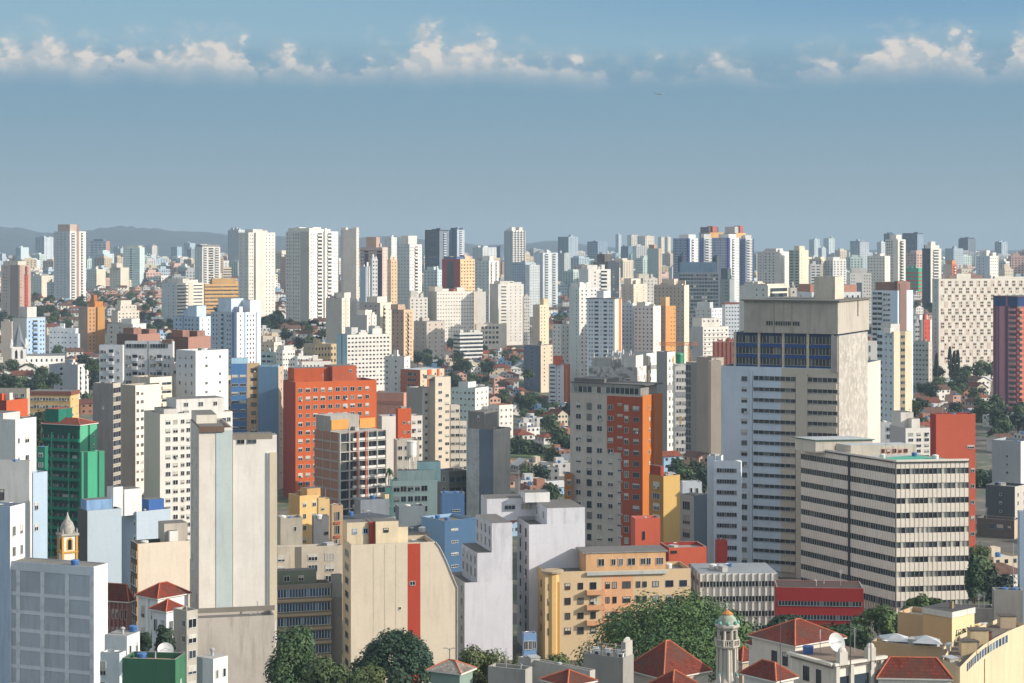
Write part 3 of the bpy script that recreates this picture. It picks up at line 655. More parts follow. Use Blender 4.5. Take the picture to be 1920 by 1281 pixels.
# old roofs and blocks around x=520..840, y 930..1080
bld(AB, 'old stained cream block with barred windows above the glazed-band building', (517, 520, 642), 1027, 305, 'bdb2a0', th=6, dep=12, fh=2.45, tm=1.2, dirt=1.0, R=[w(1, 1.6, 1.3, .0, .12), w(1, 2.1, 1.4, .47, .62), w(1, 2.1, 1.4, .73, .88), p('6d665c', .27, .37, out=.04)])
bld(OB, 'dark building with glazed window bands and cream ledges beside the trees', (512, 518, 621), 1098, 277, '8d8578', th=8, dep=14, fh=2.85, tm=.3, dirt=.8, R=[b(1.55, .02, .98, gl='blue', mull=18, fr='wh'), s('ab9a80', .5, .7, nm='ledge')], top=[(.0, .75, .3, .9, 2.6, '7b8373', [], [w(2, 1.0, 1.0, .1, .8)])])
bld(AB, 'narrow stained concrete strip between the glazed bands and the cream gable wall', (618, 621, 641), 1120, 280, '8f8a82', th=8, dep=10, dirt=1.0, top=[(.05, 1, .0, .6, 4.5, 'a4a59f')])
bld(AB, 'small cream rooftop block among old roofs right of the slab tower', (519, 526, 567), 972, 326, 'a8a090', th=10, dep=8, fh=3, tm=2.4, R=[w(1, .6, .9, .6, .75, 981, 1008)], dirt=.9)
bld(AB, 'blackened small water-tank block among the old roofs', (585, 588, 617), 968, 340, '6f7072', th=8, dep=7, dirt=1.0, R=[w(1, .9, .7, .7, .95, 990, 1017, fr='dk')])
bld(AB, 'sunlit yellow-peach house block below the orange-red building', (541, 562, 598), 930, 380, 'd3ae72', th=28, cl='c49a62', fh=3.2, R=[w(2, 1.0, 1.3)], dirt=.4, top=[(.5, 1.2, .2, .8, 1.6, 'c89f68')])
bld(AB, 'second sunlit yellow block with dishes on its flat roof', (594, 597, 618), 936, 372, 'd9b87e', th=8, dep=9, fh=3.4, R=[w(1, .7, .7, .2, .6)], dirt=.4)
bld(AB, 'tan building with a single column of tall glazed bays', (618, 622, 643), 948, 332, 'b09373', th=10, dep=9, fh=3.3, R=[b(1.9, .3, .7, gl='win', mull=2), s('a35c46', .6, .3, .25, .75)], dirt=.5)
bld('house', 'grey stained roof house with skylights among the old roofs', (640, 690, 742), 975, 345, '7e8285', th=40, fh=3, dirt=.9, roof='4a4f56', par=0)
bld('house', 'narrow grey rooftop shed with a lit cream end wall', (664, 676, 730), 938, 372, '7c8288', th=20, dep=8, dirt=.9, roof='55585c', par=0, top=[(.85, 1.0, .0, .7, 1.2, 'd6bf94')])
bld('house', 'old beige house with a pyramid roof behind the cream gable wall', (752, 760, 806), 1002, 318, 'a39b8d', th=14, dep=9, dirt=.8, par=0, roof='6c6359')
# cream gable wall building
def gable_edge(B):
    mb = MB(); m = wall('cdc0aa', .42); z = lambda py: B.H - (py - 1022) * B.yc / F
    u = lambda px: (px - 658) / (816 - 658) * B.w
    q = [(u(816), 1024), (u(824), 1035), (u(836), 1060), (u(847), 1088), (u(857), 1112), (u(857), 1290)]
    pts = [(u(816), .0, z(1300))] + [(x, 0.0, z(y)) for x, y in q]
    bk = [(x, 14.0, zz) for x, _, zz in pts]
    mb.poly(list(reversed(pts)), m); mb.poly(bk, m)
    for i in range(1, len(pts) - 1): mb.poly([pts[i], pts[i + 1], bk[i + 1], bk[i]], wall('8d877c', .9))
    mb.build('sloping_gable', B.root)
    mb = MB(); dn = flat('b8b2a6', .5, name='drainpipe')
    for i in range(1, len(pts) - 1): mb.tube(tuple(Vector(pts[i]) + Vector((.1, -.15, .1))), tuple(Vector(pts[i + 1]) + Vector((.1, -.15, .1))), .09, dn)
    mb.build('drainpipe', B.root)
bld(AB, 'cream gable wall building with a brick-red vertical stripe and a slanting right edge', (643, 658, 816), 1022, 271, 'cdc0aa', th=10, cl='b9ab92', fh=2.7, dirt=.42, dep=14,
    R=[f(3, 'c2b59f', .12, .03, 700, 742, 1024, 1290, nm='joint'), p('a8402a', 764, 788, 1024, 1290, .02, nm='red_stripe', dirt=.25), w(1, .45, .5, 746, 753, 1132, 1160, gl='dark'), w(1, 1.0, .7, 766, 780, 1086, 1124, gl='dark')], L=[b(1.2, .35, .7, gl='dark', mull=1)],
    top=[(.0, .30, .5, 1.0, 3.7, 'c9b99c', [], [w(2, .8, .9, .1, .95, fr='8fb4d8')]), (.33, .60, .35, .9, 3.9, 'dccbaa', [], [w(1, .9, .7, .25, .65, fr='dk')]), (.26, .33, .45, .9, 3.8, 'a5452f'), (.6, .72, .4, .8, 2.6, 'dccbaa')], ex=gable_edge)
# ================================================================ NEAR BUILDINGS (right half)
# beige and brick-orange tower
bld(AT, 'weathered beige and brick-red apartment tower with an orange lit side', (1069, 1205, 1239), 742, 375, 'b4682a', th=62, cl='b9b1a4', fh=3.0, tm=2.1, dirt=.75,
    L=[p('9e4a2c', 1139, 1205, 745, 852, .02, dirt=.5), p('9e4a2c', 1165, 1205, 852, 1060, .02, dirt=.5),
       w(1, 1.5, 1.3, 1074, 1096, zo=.1), w(1, 1.35, 1.6, 1097, 1114, fr='dk'), w(1, 1.5, 1.3, 1115, 1135, ac=.1), w(1, 1.5, 1.2, 1139, 1152), w(1, 1.4, .5, 1156, 1170, zo=.9), w(1, 1.2, 1.6, 1169, 1181, fr='wh'), w(1, 1.9, 1.3, 1183, 1203, fr='al')],
    R=[p('ab602a', .52, 1.0, out=.5, dirt=.5), w(1, .5, .9, .28, .46)],
    top=[(.0, .9, .03, .97, 2.6, '8a867e', [b(1.6, .02, .98, gl='win', mull=14, fr='wh')], []), (.0, 1.0, -.03, 1.0, (2.6, .35), '5e5b56'), (.1, .9, .55, .97, (2.95, 1.0), '6a6863')])
bld(AB, 'mustard yellow building with a blind sunlit wall against the beige tower', (1217, 1244, 1275), 893, 352, 'bb9a5c', th=40, cl='a97a3c', fh=2.75, tm=1.2, L=[w(1, 2.6, 1.6, .08, .95)], dirt=.3, top=[(-.0, .2, .2, .95, 2.4, '963b22')])
bld('stair_tower', 'tall coral red blind stair tower below the mustard building', (1183, 1191, 1238), 972, 330, 'b9583f', th=14, cl='c4604c', dep=5, fh=3.2, tm=4.2, R=[w(1, .6, 1.9, .25, .42, 992, 1020, fr='dk')], dirt=.5)
bld('rooftop_room', 'long coral red rooftop room with a small slot window', (1238, 1254, 1325), 1027, 322, 'b9583c', th=14, cl='8f3020', dep=6, fh=2.6, R=[w(1, 1.6, .5, .05, .22, 1025, 1050, fr='dk')], dirt=.35, roof='8f8a84')
bld('stair_tower', 'slim brick-red column standing in front of the white and beige tower', (1341, 1344, 1364), 1013, 342, 'a53a2c', th=10, dep=3, dirt=.5)
# yellow apartment building
def yellow_extra(B):
    fc = B.R
    m = wall('cf9a72', .35)
    for py in (1115, 1143, 1172):
        mb = MB(); a0, a1 = fc.u(1098), fc.u(1131); z = fc.z(py); fc.box(mb, a0, a1, .05, 1.3, z - .2, z, m); fc.box(mb, a0, a1, 1.15, 1.3, z, z + .8, m); fc.box(mb, a0, a0 + .15, .05, 1.15, z, z + .8, m); fc.box(mb, a1 - .15, a1, .05, 1.15, z, z + .8, m)
        mb.build('balcony', B.root)
    mb = MB(); fc.box(mb, fc.u(1099), fc.u(1250), .1, .55, fc.z(1081), fc.z(1075), wall('b8bab4', .8)); mb.build('cornice', B.root)
    mb = MB(); c = fc.pt(fc.u(1038), -1.6, 0); mb.lathe([(2.0, 0), (2.0, B.H - .3)], 14, wall('d6b072', .3), (c[0], c[1])); mb.lathe([(2.5, B.H - .3), (2.5, B.H + .1), (1.7, B.H + .3)], 14, wall('a7977c', .8), (c[0], c[1])); mb.build('rounded_bay', B.root)
bld(AB, 'yellow apartment building with brown shutters, rounded bay and pink balconies', (1008, 1022, 1295), 1073, 300, 'cfb58f', th=10, cl='c3a473', fh=3.22, tm=1.6, dep=14, dirt=.3,
    R=[w(1, 1.25, 1.3, 1026, 1040, fr='br'), p('c3914f', 1043, 1049, 1092, 1300, .2, nm='pilaster'), w(2, 1.2, 1.3, 1052, 1100, fr='br'), w(1, 1.2, 1.3, 1103, 1120, fr='dk'), p('d9a57c', 1128, 1186, 1080, 1300, .02, nm='wall_panel'), w(2, .9, 1.3, 1132, 1158, fr='br'), w(1, 1.6, 1.3, 1164, 1184, fr='br'), w(2, .8, 1.2, 1190, 1214, fr='dk'), w(3, 1.5, 1.2, 1216, 1294, fr='2c3f78')],
    L=[w(1, .9, 1.3, .1, .9, fr='br')], top=[(.285, .835, .12, .9, 3.6, 'd9ab7c', [], [w(1, 1.3, 1.4, .12, .26), w(2, 1.0, 1.4, .3, .48), w(1, 1.6, 1.4, .5, .64), w(2, .9, 1.4, .68, .82), w(1, 1.8, 1.4, .86, .99)]), (.26, .85, .1, .92, (3.6, .3), '8d8a85')], ex=yellow_extra)
# white fin building with the metal roof
bld(OB, 'low white office building with thin vertical fins and a grey metal roof', (1294, 1312, 1458), 1076, 308, 'd9d5cb', th=9, cl='a9adac', dep=24, fh=3.3, tm=.7, dirt=.25, par=0, roof='878c8f',
    R=[b(1.2, gl='dark', mull=24, fr='wh'), f(13, '8d8a84', .12, .3)], L=[b(1.2, gl='dark', mull=4), f(4, '8d8a84', .12, .3)])
bld(OB, 'low dark red office building with a flat brown roof and ribbon windows', (1452, 1456, 1619), 1101, 296, '8f2521', th=3, dep=26, fh=2.95, tm=2.0, dirt=.18, par=.12, roof='4c3d37', R=[b(.95, .02, .98, gl='dark', mull=26, zo=.1)])
# white / blue-grey / beige tower with the bulky head
def head(B):
    pass
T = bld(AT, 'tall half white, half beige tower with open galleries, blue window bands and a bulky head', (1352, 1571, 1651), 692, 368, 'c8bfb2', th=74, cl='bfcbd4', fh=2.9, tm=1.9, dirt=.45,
    L=[p('b9af9f', 1467, 1571, 693, 1100, .025, dirt=.2), w(1, 1.5, 1.2, 1390, 1403, fr='al'),
       b(1.15, 1414, 1494, gl='dark', mull=8, zo=.3, fr='b3b2aa'), b(1.15, 1516, 1570, gl='dark', mull=6, zo=.3, fr='b3b2aa'),  # dark glazing sheets paint the shade inside the open galleries
       s('bac6d0', 1.55, .7, 1414, 1467, zo=.05), s('b9af9f', 1.55, .7, 1467, 1494, zo=.05), s('b9af9f', 1.55, .7, 1516, 1570, zo=.05), p('b9af9f', 1495, 1516, 703, 1100, .8, nm='pilaster', dirt=.2), p('bfcbd4', 1408, 1412, 700, 1100, .3, nm='pilaster')],
    R=[p('a19b91', .0, .66, 630, 1100, .25, nm='stair_shaft', patch='b5afa4', dirt=1.0)],
    top=[(.02, .66, .03, .90, 9.2, '3c4a63', [b(1.9, .02, .98, gl='dark', mull=28, fr='b8ae98'), s('2b4a7c', .9, .5, .0, 1.0, zo=-.1, nm='blue_band'), f(5, 'b8ad95', .7, .55, .02, .98, nm='pilaster')], []),
         (-.01, .66, .0, .055, 8.6, 'a19c94'), (.1, .5, .02, .22, 1.9, 'b9af9f', [w(2, 1.4, 1.0, .1, .9)], []),
         (.0, .72, .0, .80, (9.2, 8.6), 'aaa396', [b(1.1, .24, .60, 32, 55, gl='dark', mull=14, fr='b3a88f'), f(2, '9c917a', .25, .12, .23, .61, nm='joint')], [w(1, .5, 5.5, .55, .7, fr='dk', gl='dark')]),
         (-.02, .74, -.02, .82, (17.8, .35), '6d695f'), (.25, .45, .12, .3, (18.1, 6.2), 'c3b9a8')])
bld(AB, 'lower white wing with long slot windows on the left of the half white tower', (1326, 1352, 1356), 855, 362, 'c3cdd4', th=80, dep=8, fh=2.9, L=[], dirt=.4)
bld(AB, 'white slot-window extension under the roof terrace of the half white tower', (1338, 1389, 1391), 866, 358, 'bfcad3', th=83, dep=5, fh=2.85, L=[b(1.0, .12, .85, gl='dark', mull=8)], dirt=.4)
# striped office building (obtuse corner)
RB = 'ded4c4'
def striped_extra(B):
    for fc, n in ((B.R, 16), (B.L, 40)):
        mb = MB(); m = wall(RB, .3); a = .25
        # dark frame at the roof edge
        fc.box(mb, 0, fc.len, .1, .5, fc.z1 - .05, fc.z1 + .25, flat('3c3a38', .6, name='fascia')); mb.build('fascia', B.root)
    mb = MB(); w2, d2 = B.w, B.d; z = B.H + .02; g = flat('3f9a80', .7, name='green_roof_sheet'); lx, ly = -sin(B.skew), cos(B.skew)
    q = lambda u, v: (u * w2 + v * d2 * lx, v * d2 * ly, B.H - .06)
    mb.poly([q(.05, .03), q(.93, .03), q(.93, .45), q(.05, .30)], g); mb.build('roof_sheet', B.root)
bld(OB, 'striped office building of cream panels and dark ribbon windows with thin fins', (1503, 1680, 1816), 868, 330, RB, th=8 + math.degrees(atan(720 / 3600)), skew=20, cl='d3c3ad', fh=3.5, tm=-.3, dirt=.3, dep=30, par=.12, roof='a9adad',
    R=[b(1.45, gl='curtain', mull=16, zo=-.72), s(RB, 2.1, .22, zo=2.88, nm='panel_band'), f(17, '8b8072', .09, .26)],
    L=[b(1.5, gl='dark', mull=40, zo=-.74), s('ded4c6', 2.05, .22, zo=2.87, nm='panel_band'), f(41, 'a0978a', .05, .25), f(2, '3b3d40', .45, .55, .53, .535, nm='downpipe')],
    top=[(.05, .98, .50, .66, 2.4, 'c3baa9', [], [w(6, .9, .9, .45, .97, fr='c0562f')]), (-.16, .66, .72, .95, 2.9, 'cdc5b5', [], [w(4, .8, .9, .3, .9, fr='br')]), (-.18, .68, .71, .96, (2.9, .2), '2f6650')], ex=striped_extra)
bld(AT, 'plain orange-red blind tower behind the striped office building', (1744, 1755, 1829), 777, 400, 'b3553c', th=20, cl='8e2c24', dep=18, fh=4.6, tm=8, dirt=.25, R=[w(1, 1.9, 1.0, .78, .98, 824, 860, gl='win'), w(1, 1.0, 1.0, .87, .99, 868, 1040, gl='dark')])
bld(AB, 'white apartment block with a stepped roof cabin left of the orange-red tower', (1668, 1698, 1746), 803, 470, 'dad5ca', th=24, cl='b1adaa', fh=1.9, tm=1.2, R=[w(3, 1.6, 1.0, .05, .98)], dirt=.3, top=[(.0, .5, .3, .9, 5.0, 'd4cfc4'), (.3, .62, .1, .6, 3.0, 'ddd8cd')])
bld(AB, 'narrow grey-white block with a column of dark windows beside the tower', (1648, 1652, 1672), 792, 490, 'c1c3c2', th=10, dep=10, fh=2.75, R=[w(1, 1.3, 1.5, .45, .9, gl='dark')])
bld(AT, 'light grey modern tower with small square windows at the right edge', (1860, 1914, 1940), 828, 440, 'd0d0cc', th=66, cl='9aa1a4', fh=2.6, tm=5.2, L=[w(1, .8, .8, .45, .6, 850, 905, gl='dark')], R=[w(2, .6, 1.0)], dirt=.25)
bld(AB, 'dark charcoal lower block of the modern tower at the right edge', (1848, 1903, 1926), 913, 428, 'b5b0a6', th=66, cl='4c5258', fh=2.6, tm=1.4, L=[w(1, .7, .7, .45, .58, gl='dark')], R=[w(2, .8, 1.1)], dirt=.3)
bld(AB, 'brown-grey apartment block with glazed balconies in the shade at the right', (1832, 1902, 1914), 976, 415, 'b3a387', th=72, cl='615955', fh=2.55, tm=1.0, L=[w(1, .9, .8, .08, .22, fr='al'), w(2, 1.9, 1.4, .3, .72, fr='al', gl='blue'), w(1, .9, .8, .78, .95, fr='al')], dirt=.3)
bld(AB, 'pale blue-grey wall cut by the right edge of the picture', (1908, 1912, 1960), 960, 300, '9aabba', th=10, dep=14, dirt=.3)
# bottom right
bld(AB, 'stained grey concrete block above the cream corner building', (1860, 1864, 1918), 1106, 252, '8d8a83', th=8, dep=7, dirt=1.0)
bld(AB, 'old grey wall block behind the cream corner building', (1800, 1806, 1866), 1140, 262, '6f6d69', th=8, dep=8, dirt=1.0)
bld(AB, 'cream rendered house cube with a tall window above the curved corner building', (1683, 1758, 1784), 1156, 238, 'd8bd94', th=68, cl='bb9d77', fh=4, tm=2.0, L=[w(1, .75, 1.6, .72, .86, fr='dk')], dirt=.3)
bld(AB, 'taller cream stair house with three narrow barred windows', (1730, 1785, 1827), 1150, 232, 'dcc093', th=55, cl='c29f74', fh=4.2, tm=1.8, R=[w(3, .42, 1.7, .1, .9, fr='dk')], dirt=.3, roof='4c4a48', top=[(-.02, 1.02, -.02, 1.02, .2, 'c9c5ba'), (.4, .48, .3, .4, 1.4, '8d7a5d')])
bld(AB, 'cream roof terrace storey with glazed strip in front of the cream house', (1634, 1770, 1777), 1214, 222, 'cbb08a', th=78, cl='b49a78', fh=2.8, tm=1.6, L=[b(1.0, .35, .95, gl='blue', mull=10, fr='wh')], dirt=.4, roof='a5a19a', top=[(.1, .9, .1, .5, .8, '9a9894')])
bld(AB, 'pale sunlit extension with a flat roof behind the curved wall', (1822, 1850, 1868), 1176, 236, 'd7bb8d', th=60, fh=3, dirt=.3)
def curved(B):
    pass
# mid behind
bld(AB, 'old white mottled block crowned with antennas behind the beige tower', (1104, 1195, 1212), 689, 408, 'd8d2c8', th=72, cl='b9b8b1', patch='6c6a64', fh=3.2, tm=2.0, dirt=1.0, L=[w(1, 2.0, .8, .3, .5, gl='dark'), w(1, 1.6, .6, .76, .88)], top=[(.1, .9, .05, .3, 3.4, 'c9c7c0'), (.1, .9, .5, .95, 2.4, 'a9a8a2')])
bld(AT, 'modern white and grey tower with yellow window accents', (1231, 1251, 1266), 660, 605, 'd9d6cd', th=40, cl='8f8f8d', fh=3.35, tm=2.0, R=[w(2, .8, 1.5, .1, .95), p('c9992f', .72, .82, 668, 725, .1), p('9b9b99', .0, 1.0, 722, 732, .08)], dirt=.2)
bld(AB, 'white front wing of the modern tower with grey framed window groups', (1262, 1266, 1289), 684, 590, 'd9d6cd', th=6, dep=12, fh=3.3, tm=1.5, R=[w(4, .7, 1.5, .08, .94), p('98989a', .05, .95, 735, 744, .08), p('98989a', .05, .95, 800, 809, .08), p('98989a', .05, .95, 850, 858, .08), p('c9992f', .4, .5, 780, 795, .1)], dirt=.2)
bld(AB, 'white gable-end block with a grey roof left of the modern tower', (1146, 1212, 1232), 663, 610, 'dad7ce', th=62, cl='b4b6b5', fh=3.3, tm=3.0, R=[p('c9992f', .04, .14, 668, 716, .1), w(1, .8, 1.5, .3, .5), p('8f8f8d', .0, 1.0, 686, 694, .08)], dirt=.3)
bld(AT, 'beige slab tower with a dark window slot right of the modern tower', (1286, 1310, 1330), 680, 575, 'a99c8d', th=50, cl='8b8680', fh=3.0, L=[b(2.2, .0, .4, gl='dark', mull=2)], R=[w(1, .8, 1.0, .3, .5, 687, 704)], dirt=.35)
bld(AT, 'broad beige-grey blind slab tower beside the white and beige tower', (1306, 1334, 1357), 671, 568, 'ab9e8e', th=35, cl='978c80', fh=3, dirt=.45, R=[f(1, '847a6e', .3, .2, .3, .32, nm='joint')])
bld(AT, 'plain tan end slab close to the white and beige tower', (1328, 1333, 1352), 677, 540, 'a89b8b', th=12, dep=10, fh=3, dirt=.4)
bld(AB, 'low white house block with a flat grey roof below the modern tower', (1276, 1280, 1316), 904, 425, 'c9d2da', th=10, dep=12, fh=3.5, R=[w(2, .7, 1.5, .3, .9)], dirt=.3)
bld(AB, 'white tiled block with large glazed bays and a blue-grey blind side', (1273, 1301, 1326), 930, 390, '8f9ba5', th=50, cl='cfd0cb', fh=3.9, tm=1.0, L=[w(1, 2.6, 2.4, .2, .8, fr='wh')], dirt=.3)
bld(AB, 'ochre brown narrow block on the left of the beige tower', (1058, 1061, 1073), 888, 382, 'a3672f', th=8, dep=8, fh=3, R=[w(1, 1.0, 1.4)])
# ================================================================ MIDDLE DISTANCE
LB, AQ = '9fb6cc', 'a5c0bf'
bld(AB, 'white slab block with brown roof rooms, leftmost of the three white slabs', (186, 230, 233), 647, 480, 'c6c5c0', th=72, cl='c3c6c7', fh=3.0, L=[w(2, .9, 1.1, .05, .30), k(1, 2.4, 'b9bcbd', .40, .62), w(1, .9, 1.1, .68, .95)], roof='7c7a76')
bld(AB, 'long white slab block with dark attic windows, middle of the three white slabs', (234, 324, 327), 640, 490, 'c6c5c0', th=74, cl='c6c8c8', fh=3.0, L=[b(1.3, .03, .46, 641, 659, gl='dark', mull=8), b(1.3, .53, .9, 641, 659, gl='dark', mull=7), w(2, .9, 1.2, .02, .14, 662), k(1, 2.4, 'b9bcbd', .15, .27, 662), w(2, .9, 1.2, .28, .42, 662), w(2, .9, 1.2, .52, .66, 662), k(1, 2.4, 'b9bcbd', .66, .78, 662), w(2, .9, 1.2, .8, .96, 662), p('8e9193', .475, .50, out=.05)], top=[(-.1, .9, .02, .22, 0.6, '7a6256')])
bld(AB, 'white block with a bright blind end wall, right of the three white slabs', (330, 367, 428), 658, 480, 'dcdbd6', th=38, cl='bfc2c3', fh=3.0, L=[w(3, .8, 1.2, .05, .95)], R=[w(1, .9, .9, .25, .40), w(1, .7, .9, .68, .80)], dirt=.15)
bld(AB, 'brown attic block behind the left white slab', (219, 258, 300), 627, 515, '9c7566', th=45, cl='6d5951', fh=3, top=[(.1, .45, .3, .8, 2.2, '8d6a5c'), (.6, .95, .1, .6, 1.6, '8d6a5c')], dirt=.3)
bld(AB, 'brown attic block behind the right white slab', (311, 353, 395), 632, 520, '9c7566', th=45, cl='6d5951', fh=3, top=[(.05, .35, .3, .8, 2.4, '8d6a5c'), (.5, .85, .1, .6, 2.0, '8d6a5c')], dirt=.3)
bld(AT, 'blue and white apartment tower with slanted roof fins, left of the blue pair', (325, 374, 396), 594, 850, 'c6d0d8', th=52, cl='9fb0c1', fh=2.8, L=[w(2, .9, 1.0, .05, .35), w(3, 1.0, 1.2, .42, .8), w(1, .8, .9, .85, .98), p('6b89ad', .36, .40)], R=[w(2, .9, 1.0)], top=[(.1, .9, .15, .5, 6.5, 'b5cada'), (.2, .5, .55, .7, 4, 'a8c1d6')])
bld(AT, 'blue and white apartment tower with a bright white right side, right of the blue pair', (395, 444, 489), 586, 815, 'd6d6d4', th=42, cl='a9b5c0', fh=2.75, L=[w(2, .9, 1.0, .05, .3), k(1, 2.2, 'a8bccd', .35, .55), w(2, .9, 1.0, .6, .8), p('5f7fa6', .82, .90)], R=[w(1, .8, 1.0, .08, .22), p('8fa6bf', .30, .36), w(3, .9, 1.1, .38, .75), p('c9d4dd', .80, .96, out=.6)], top=[(.1, .6, .3, .8, 8, 'c3d2de'), (.55, 1.0, .0, .4, 7, 'd0dae2')])
bld('apartment_tower', 'tan tower with an orange sunlit fin and a brick chimney', (147, 164, 195), 576, 940, 'b98a5e', th=28, cl='a18a76', fh=2.6, R=[w(2, .8, 1.1, .05, .5), p('b58348', .56, 1.0, out=1.2), p('ad8d66', .0, .05)], top=[(.5, 1.0, .1, .8, 3.6, 'bb7a3a'), (.55, .75, .3, .6, 8.0, 'a96a38')])
bld(AB, 'cream ziggurat apartment block among the left-hand trees', (209, 221, 261), 583, 1080, CR, th=20, cl=BE, fh=2.8, R=[w(6, .9, 1.0)], top=[(.15, .9, .1, .9, 4.5, CR, [], [w(4, .8, 1.0)]), (.2, .7, .2, .8, (4.5, 3.5), CR)])
bld(AB, 'low cream-white block with a roof cabin left of the blue towers', (201, 249, 274), 608, 930, 'd6d1c7', th=55, cl='b6b0a5', fh=3.2, L=[w(3, 1.2, 1.0)], R=[w(3, 1.2, 1.0)], top=[(.1, .7, .1, .5, 3.4, 'd6d1c7')])
bld(AB, 'beige blind block at the far left edge by the church', (2, 22, 26), 603, 900, 'b0a698', th=70, cl='b5ab9d', fh=2.9, R=[w(1, .8, 1)])
bld(AB, 'white and blue apartment block behind the white church', (24, 50, 85), 597, 870, 'a3b9cc', th=40, cl='c9c4ba', fh=2.9, R=[w(1, 1, 1.1, .06, .22), k(1, 4.0, '8ea9c4', .28, .62), w(2, .9, 1.1, .68, .98)], top=[(.1, .6, .1, .7, 7.0, 'c9c4ba'), (.0, 1.0, .0, 1.0, .5, '9d9a94')])
bld(AB, 'long cream tenement with a brown tiled roof at the left', (55, 132, 148), 738, 600, 'c9a76d', th=70, cl='c3a46c', fh=3.3, L=[w(9, 1.1, 1.3, .02, .7), w(4, 1.0, 1.3, .72, .98)], R=[w(2, .9, 1.1)], top=[(-.02, 1.02, -.02, 1.02, .9, '7d4b3b')])
bld(AB, 'grey block with roof dishes at the left edge in front of the tenement', (-20, 50, 56), 729, 560, 'b3a795', th=72, cl='a1998c', fh=3.6, L=[w(4, 1.6, 1.2, .3, .98)], dirt=.8)
bld(AB, 'plain grey block with a lit white balcony side below the church', (92, 146, 166), 684, 720, 'd9d5cc', th=60, cl='a1a5a8', fh=2.7, L=[w(1, 1.5, 1.2, .35, .5)], R=[k(2, 2.0)])
bld('warehouse', 'long low white hall with a row of windows above the church roofs', (92, 142, 148), 616, 960, 'd0d5d8', th=75, cl='c3cbd0', fh=3.6, L=[w(7, .9, .8)], roof='a0a19c')
bld(AB, 'two-storey white annex hall below the long white hall', (118, 146, 150), 626, 930, 'b9c2c8', th=72, fh=3.4, L=[w(3, .9, .8)])
bld(AT, 'cream slab tower with narrow grey blind side, in front of the tree clump', (611, 641, 656), 559, 905, CR, th=62, cl='b3aca1', fh=2.75, R=[w(2, .8, 1.0), p('b49f86', .42, .55)], top=[(.3, 1.1, .0, .5, 3.4, CR)])
bld(AT, 'grey blind block with twin white roof cylinders behind the white grid slab', (657, 688, 706), 591, 850, 'd5cfc3', th=58, cl='aaa6a0', fh=2.75, R=[w(2, .9, 1.0), p('b98873', .4, .5)], top=[(.0, .7, .1, .6, 3.0, CR)])
bld(AT, 'beige tower with sunlit balconies, left of the tan tower', (675, 713, 735), 568, 930, 'd7cab4', th=58, cl='a8a199', fh=2.75, L=[w(3, .9, .9, .15, .9)], R=[k(1, 3.2, 'd0c4b0', .1, .6), w(1, .9, 1.0, .68, .95)], top=[(.1, .9, .2, .7, 4.0, CR)])
bld(AT, 'white apartment slab with a full window grid and a pale aqua end wall', (631, 651, 731), 628, 790, 'd8d3c9', th=24, cl='8fb0bb', fh=2.4, R=[w(12, 1.2, .95)], L=[p('55717c', .45, .55, out=.04)], top=[(.15, .3, .2, .8, 4.0, 'c9c7c1'), (.7, .82, .2, .8, 4.5, 'c9c7c1'), (.3, .5, .1, .7, 1.2, 'd8d3c9')])
bld(AT, 'tan brown tower right of the sunlit balconies tower', (734, 757, 775), 581, 920, 'c7ac8c', th=50, cl='a98e7b', fh=2.75, L=[w(3, .8, .9)], R=[w(2, .9, 1.0), k(1, 2, 'c4a98a', .35, .6)], top=[(-.2, .5, .3, .9, 3.5, 'b59a84')])
bld(AB, 'low grey and cream block on the slope below the wide white block', (776, 800, 834), 603, 1010, 'b9ada0', th=40, cl='a79d94', fh=3.2, R=[w(3, 1.0, 1.0)], L=[w(2, .8, .9)])
bld('warehouse', 'cream arched warehouse on the slope right of the wide white block', (890, 893, 950), 608, 1130, CR, th=10, dep=14, fh=4, R=[w(5, 2.0, 2.0, .15, .75, gl='dark')], roof='9d8b78')
bld('parking_deck', 'white open parking deck on the slope below the wide white block', (850, 862, 905), 624, 1050, 'c9c7c0', th=30, fh=3, R=[b(1.4, gl='dark'), s('d2d0ca', 1.0, .4)], L=[b(1.4, gl='dark')])
bld(AB, 'beige walk-up block behind the blue blind tower', (489, 514, 528), 642, 860, CR, th=60, cl='c3b49c', fh=2.9, L=[w(3, .9, .9)], R=[w(2, .9, .9)])
bld(AB, 'pale mint walk-up block left of the cream terrace block', (489, 512, 520), 661, 800, 'b9c9c3', th=60, cl='aebfbc', fh=2.9, L=[b(1.2, .1, .4), b(1.2, .5, .8), w(1, .8, .8, .85, 1)])
bld(AB, 'cream terrace block with stepped floors near the red-roofed hall', (518, 530, 553), 657, 795, 'dcd6ca', th=38, fh=3.0, R=[w(5, .9, 1.0)], L=[w(2, .9, .9)], top=[(.2, .9, .2, .9, 2.5, 'dcd6ca')])
bld('house', 'white arcaded house with a hipped grey roof near the red-roofed hall', (553, 558, 587), 668, 830, 'dddad3', th=14, dep=10, fh=3.4, R=[w(6, 1.1, 1.6, gl='dark')], roof='8e8a85')
bld('warehouse', 'long white hall with a dark red roof right of the arcaded house', (560, 566, 621), 678, 785, 'd9d5cc', th=10, dep=12, fh=3.2, roof='7e3c2e', R=[w(8, .8, .8)])
bld('warehouse', 'yellow-orange roofed shed beside the dark tree clump', (489, 493, 527), 630, 960, 'c3b8a3', th=14, dep=12, roof='c98d33', fh=3)
bld('school', 'old cream two-storey building with a hipped roof beside the dark tree clump', (569, 590, 631), 646, 860, 'c2a983', th=30, cl='a3937e', fh=3.8, R=[w(7, 1.0, 1.6)], L=[w(3, .8, 1.4)], roof='8b8379')
bld(AB, 'plain white block with three columns of small windows below the white grid slab', (721, 758, 769), 669, 710, 'd5d1c8', th=66, cl='c6c5c0', fh=2.9, L=[w(1, .8, .9, .5, .65), w(1, .8, .9, .05, .2)], R=[w(1, .8, .9)])
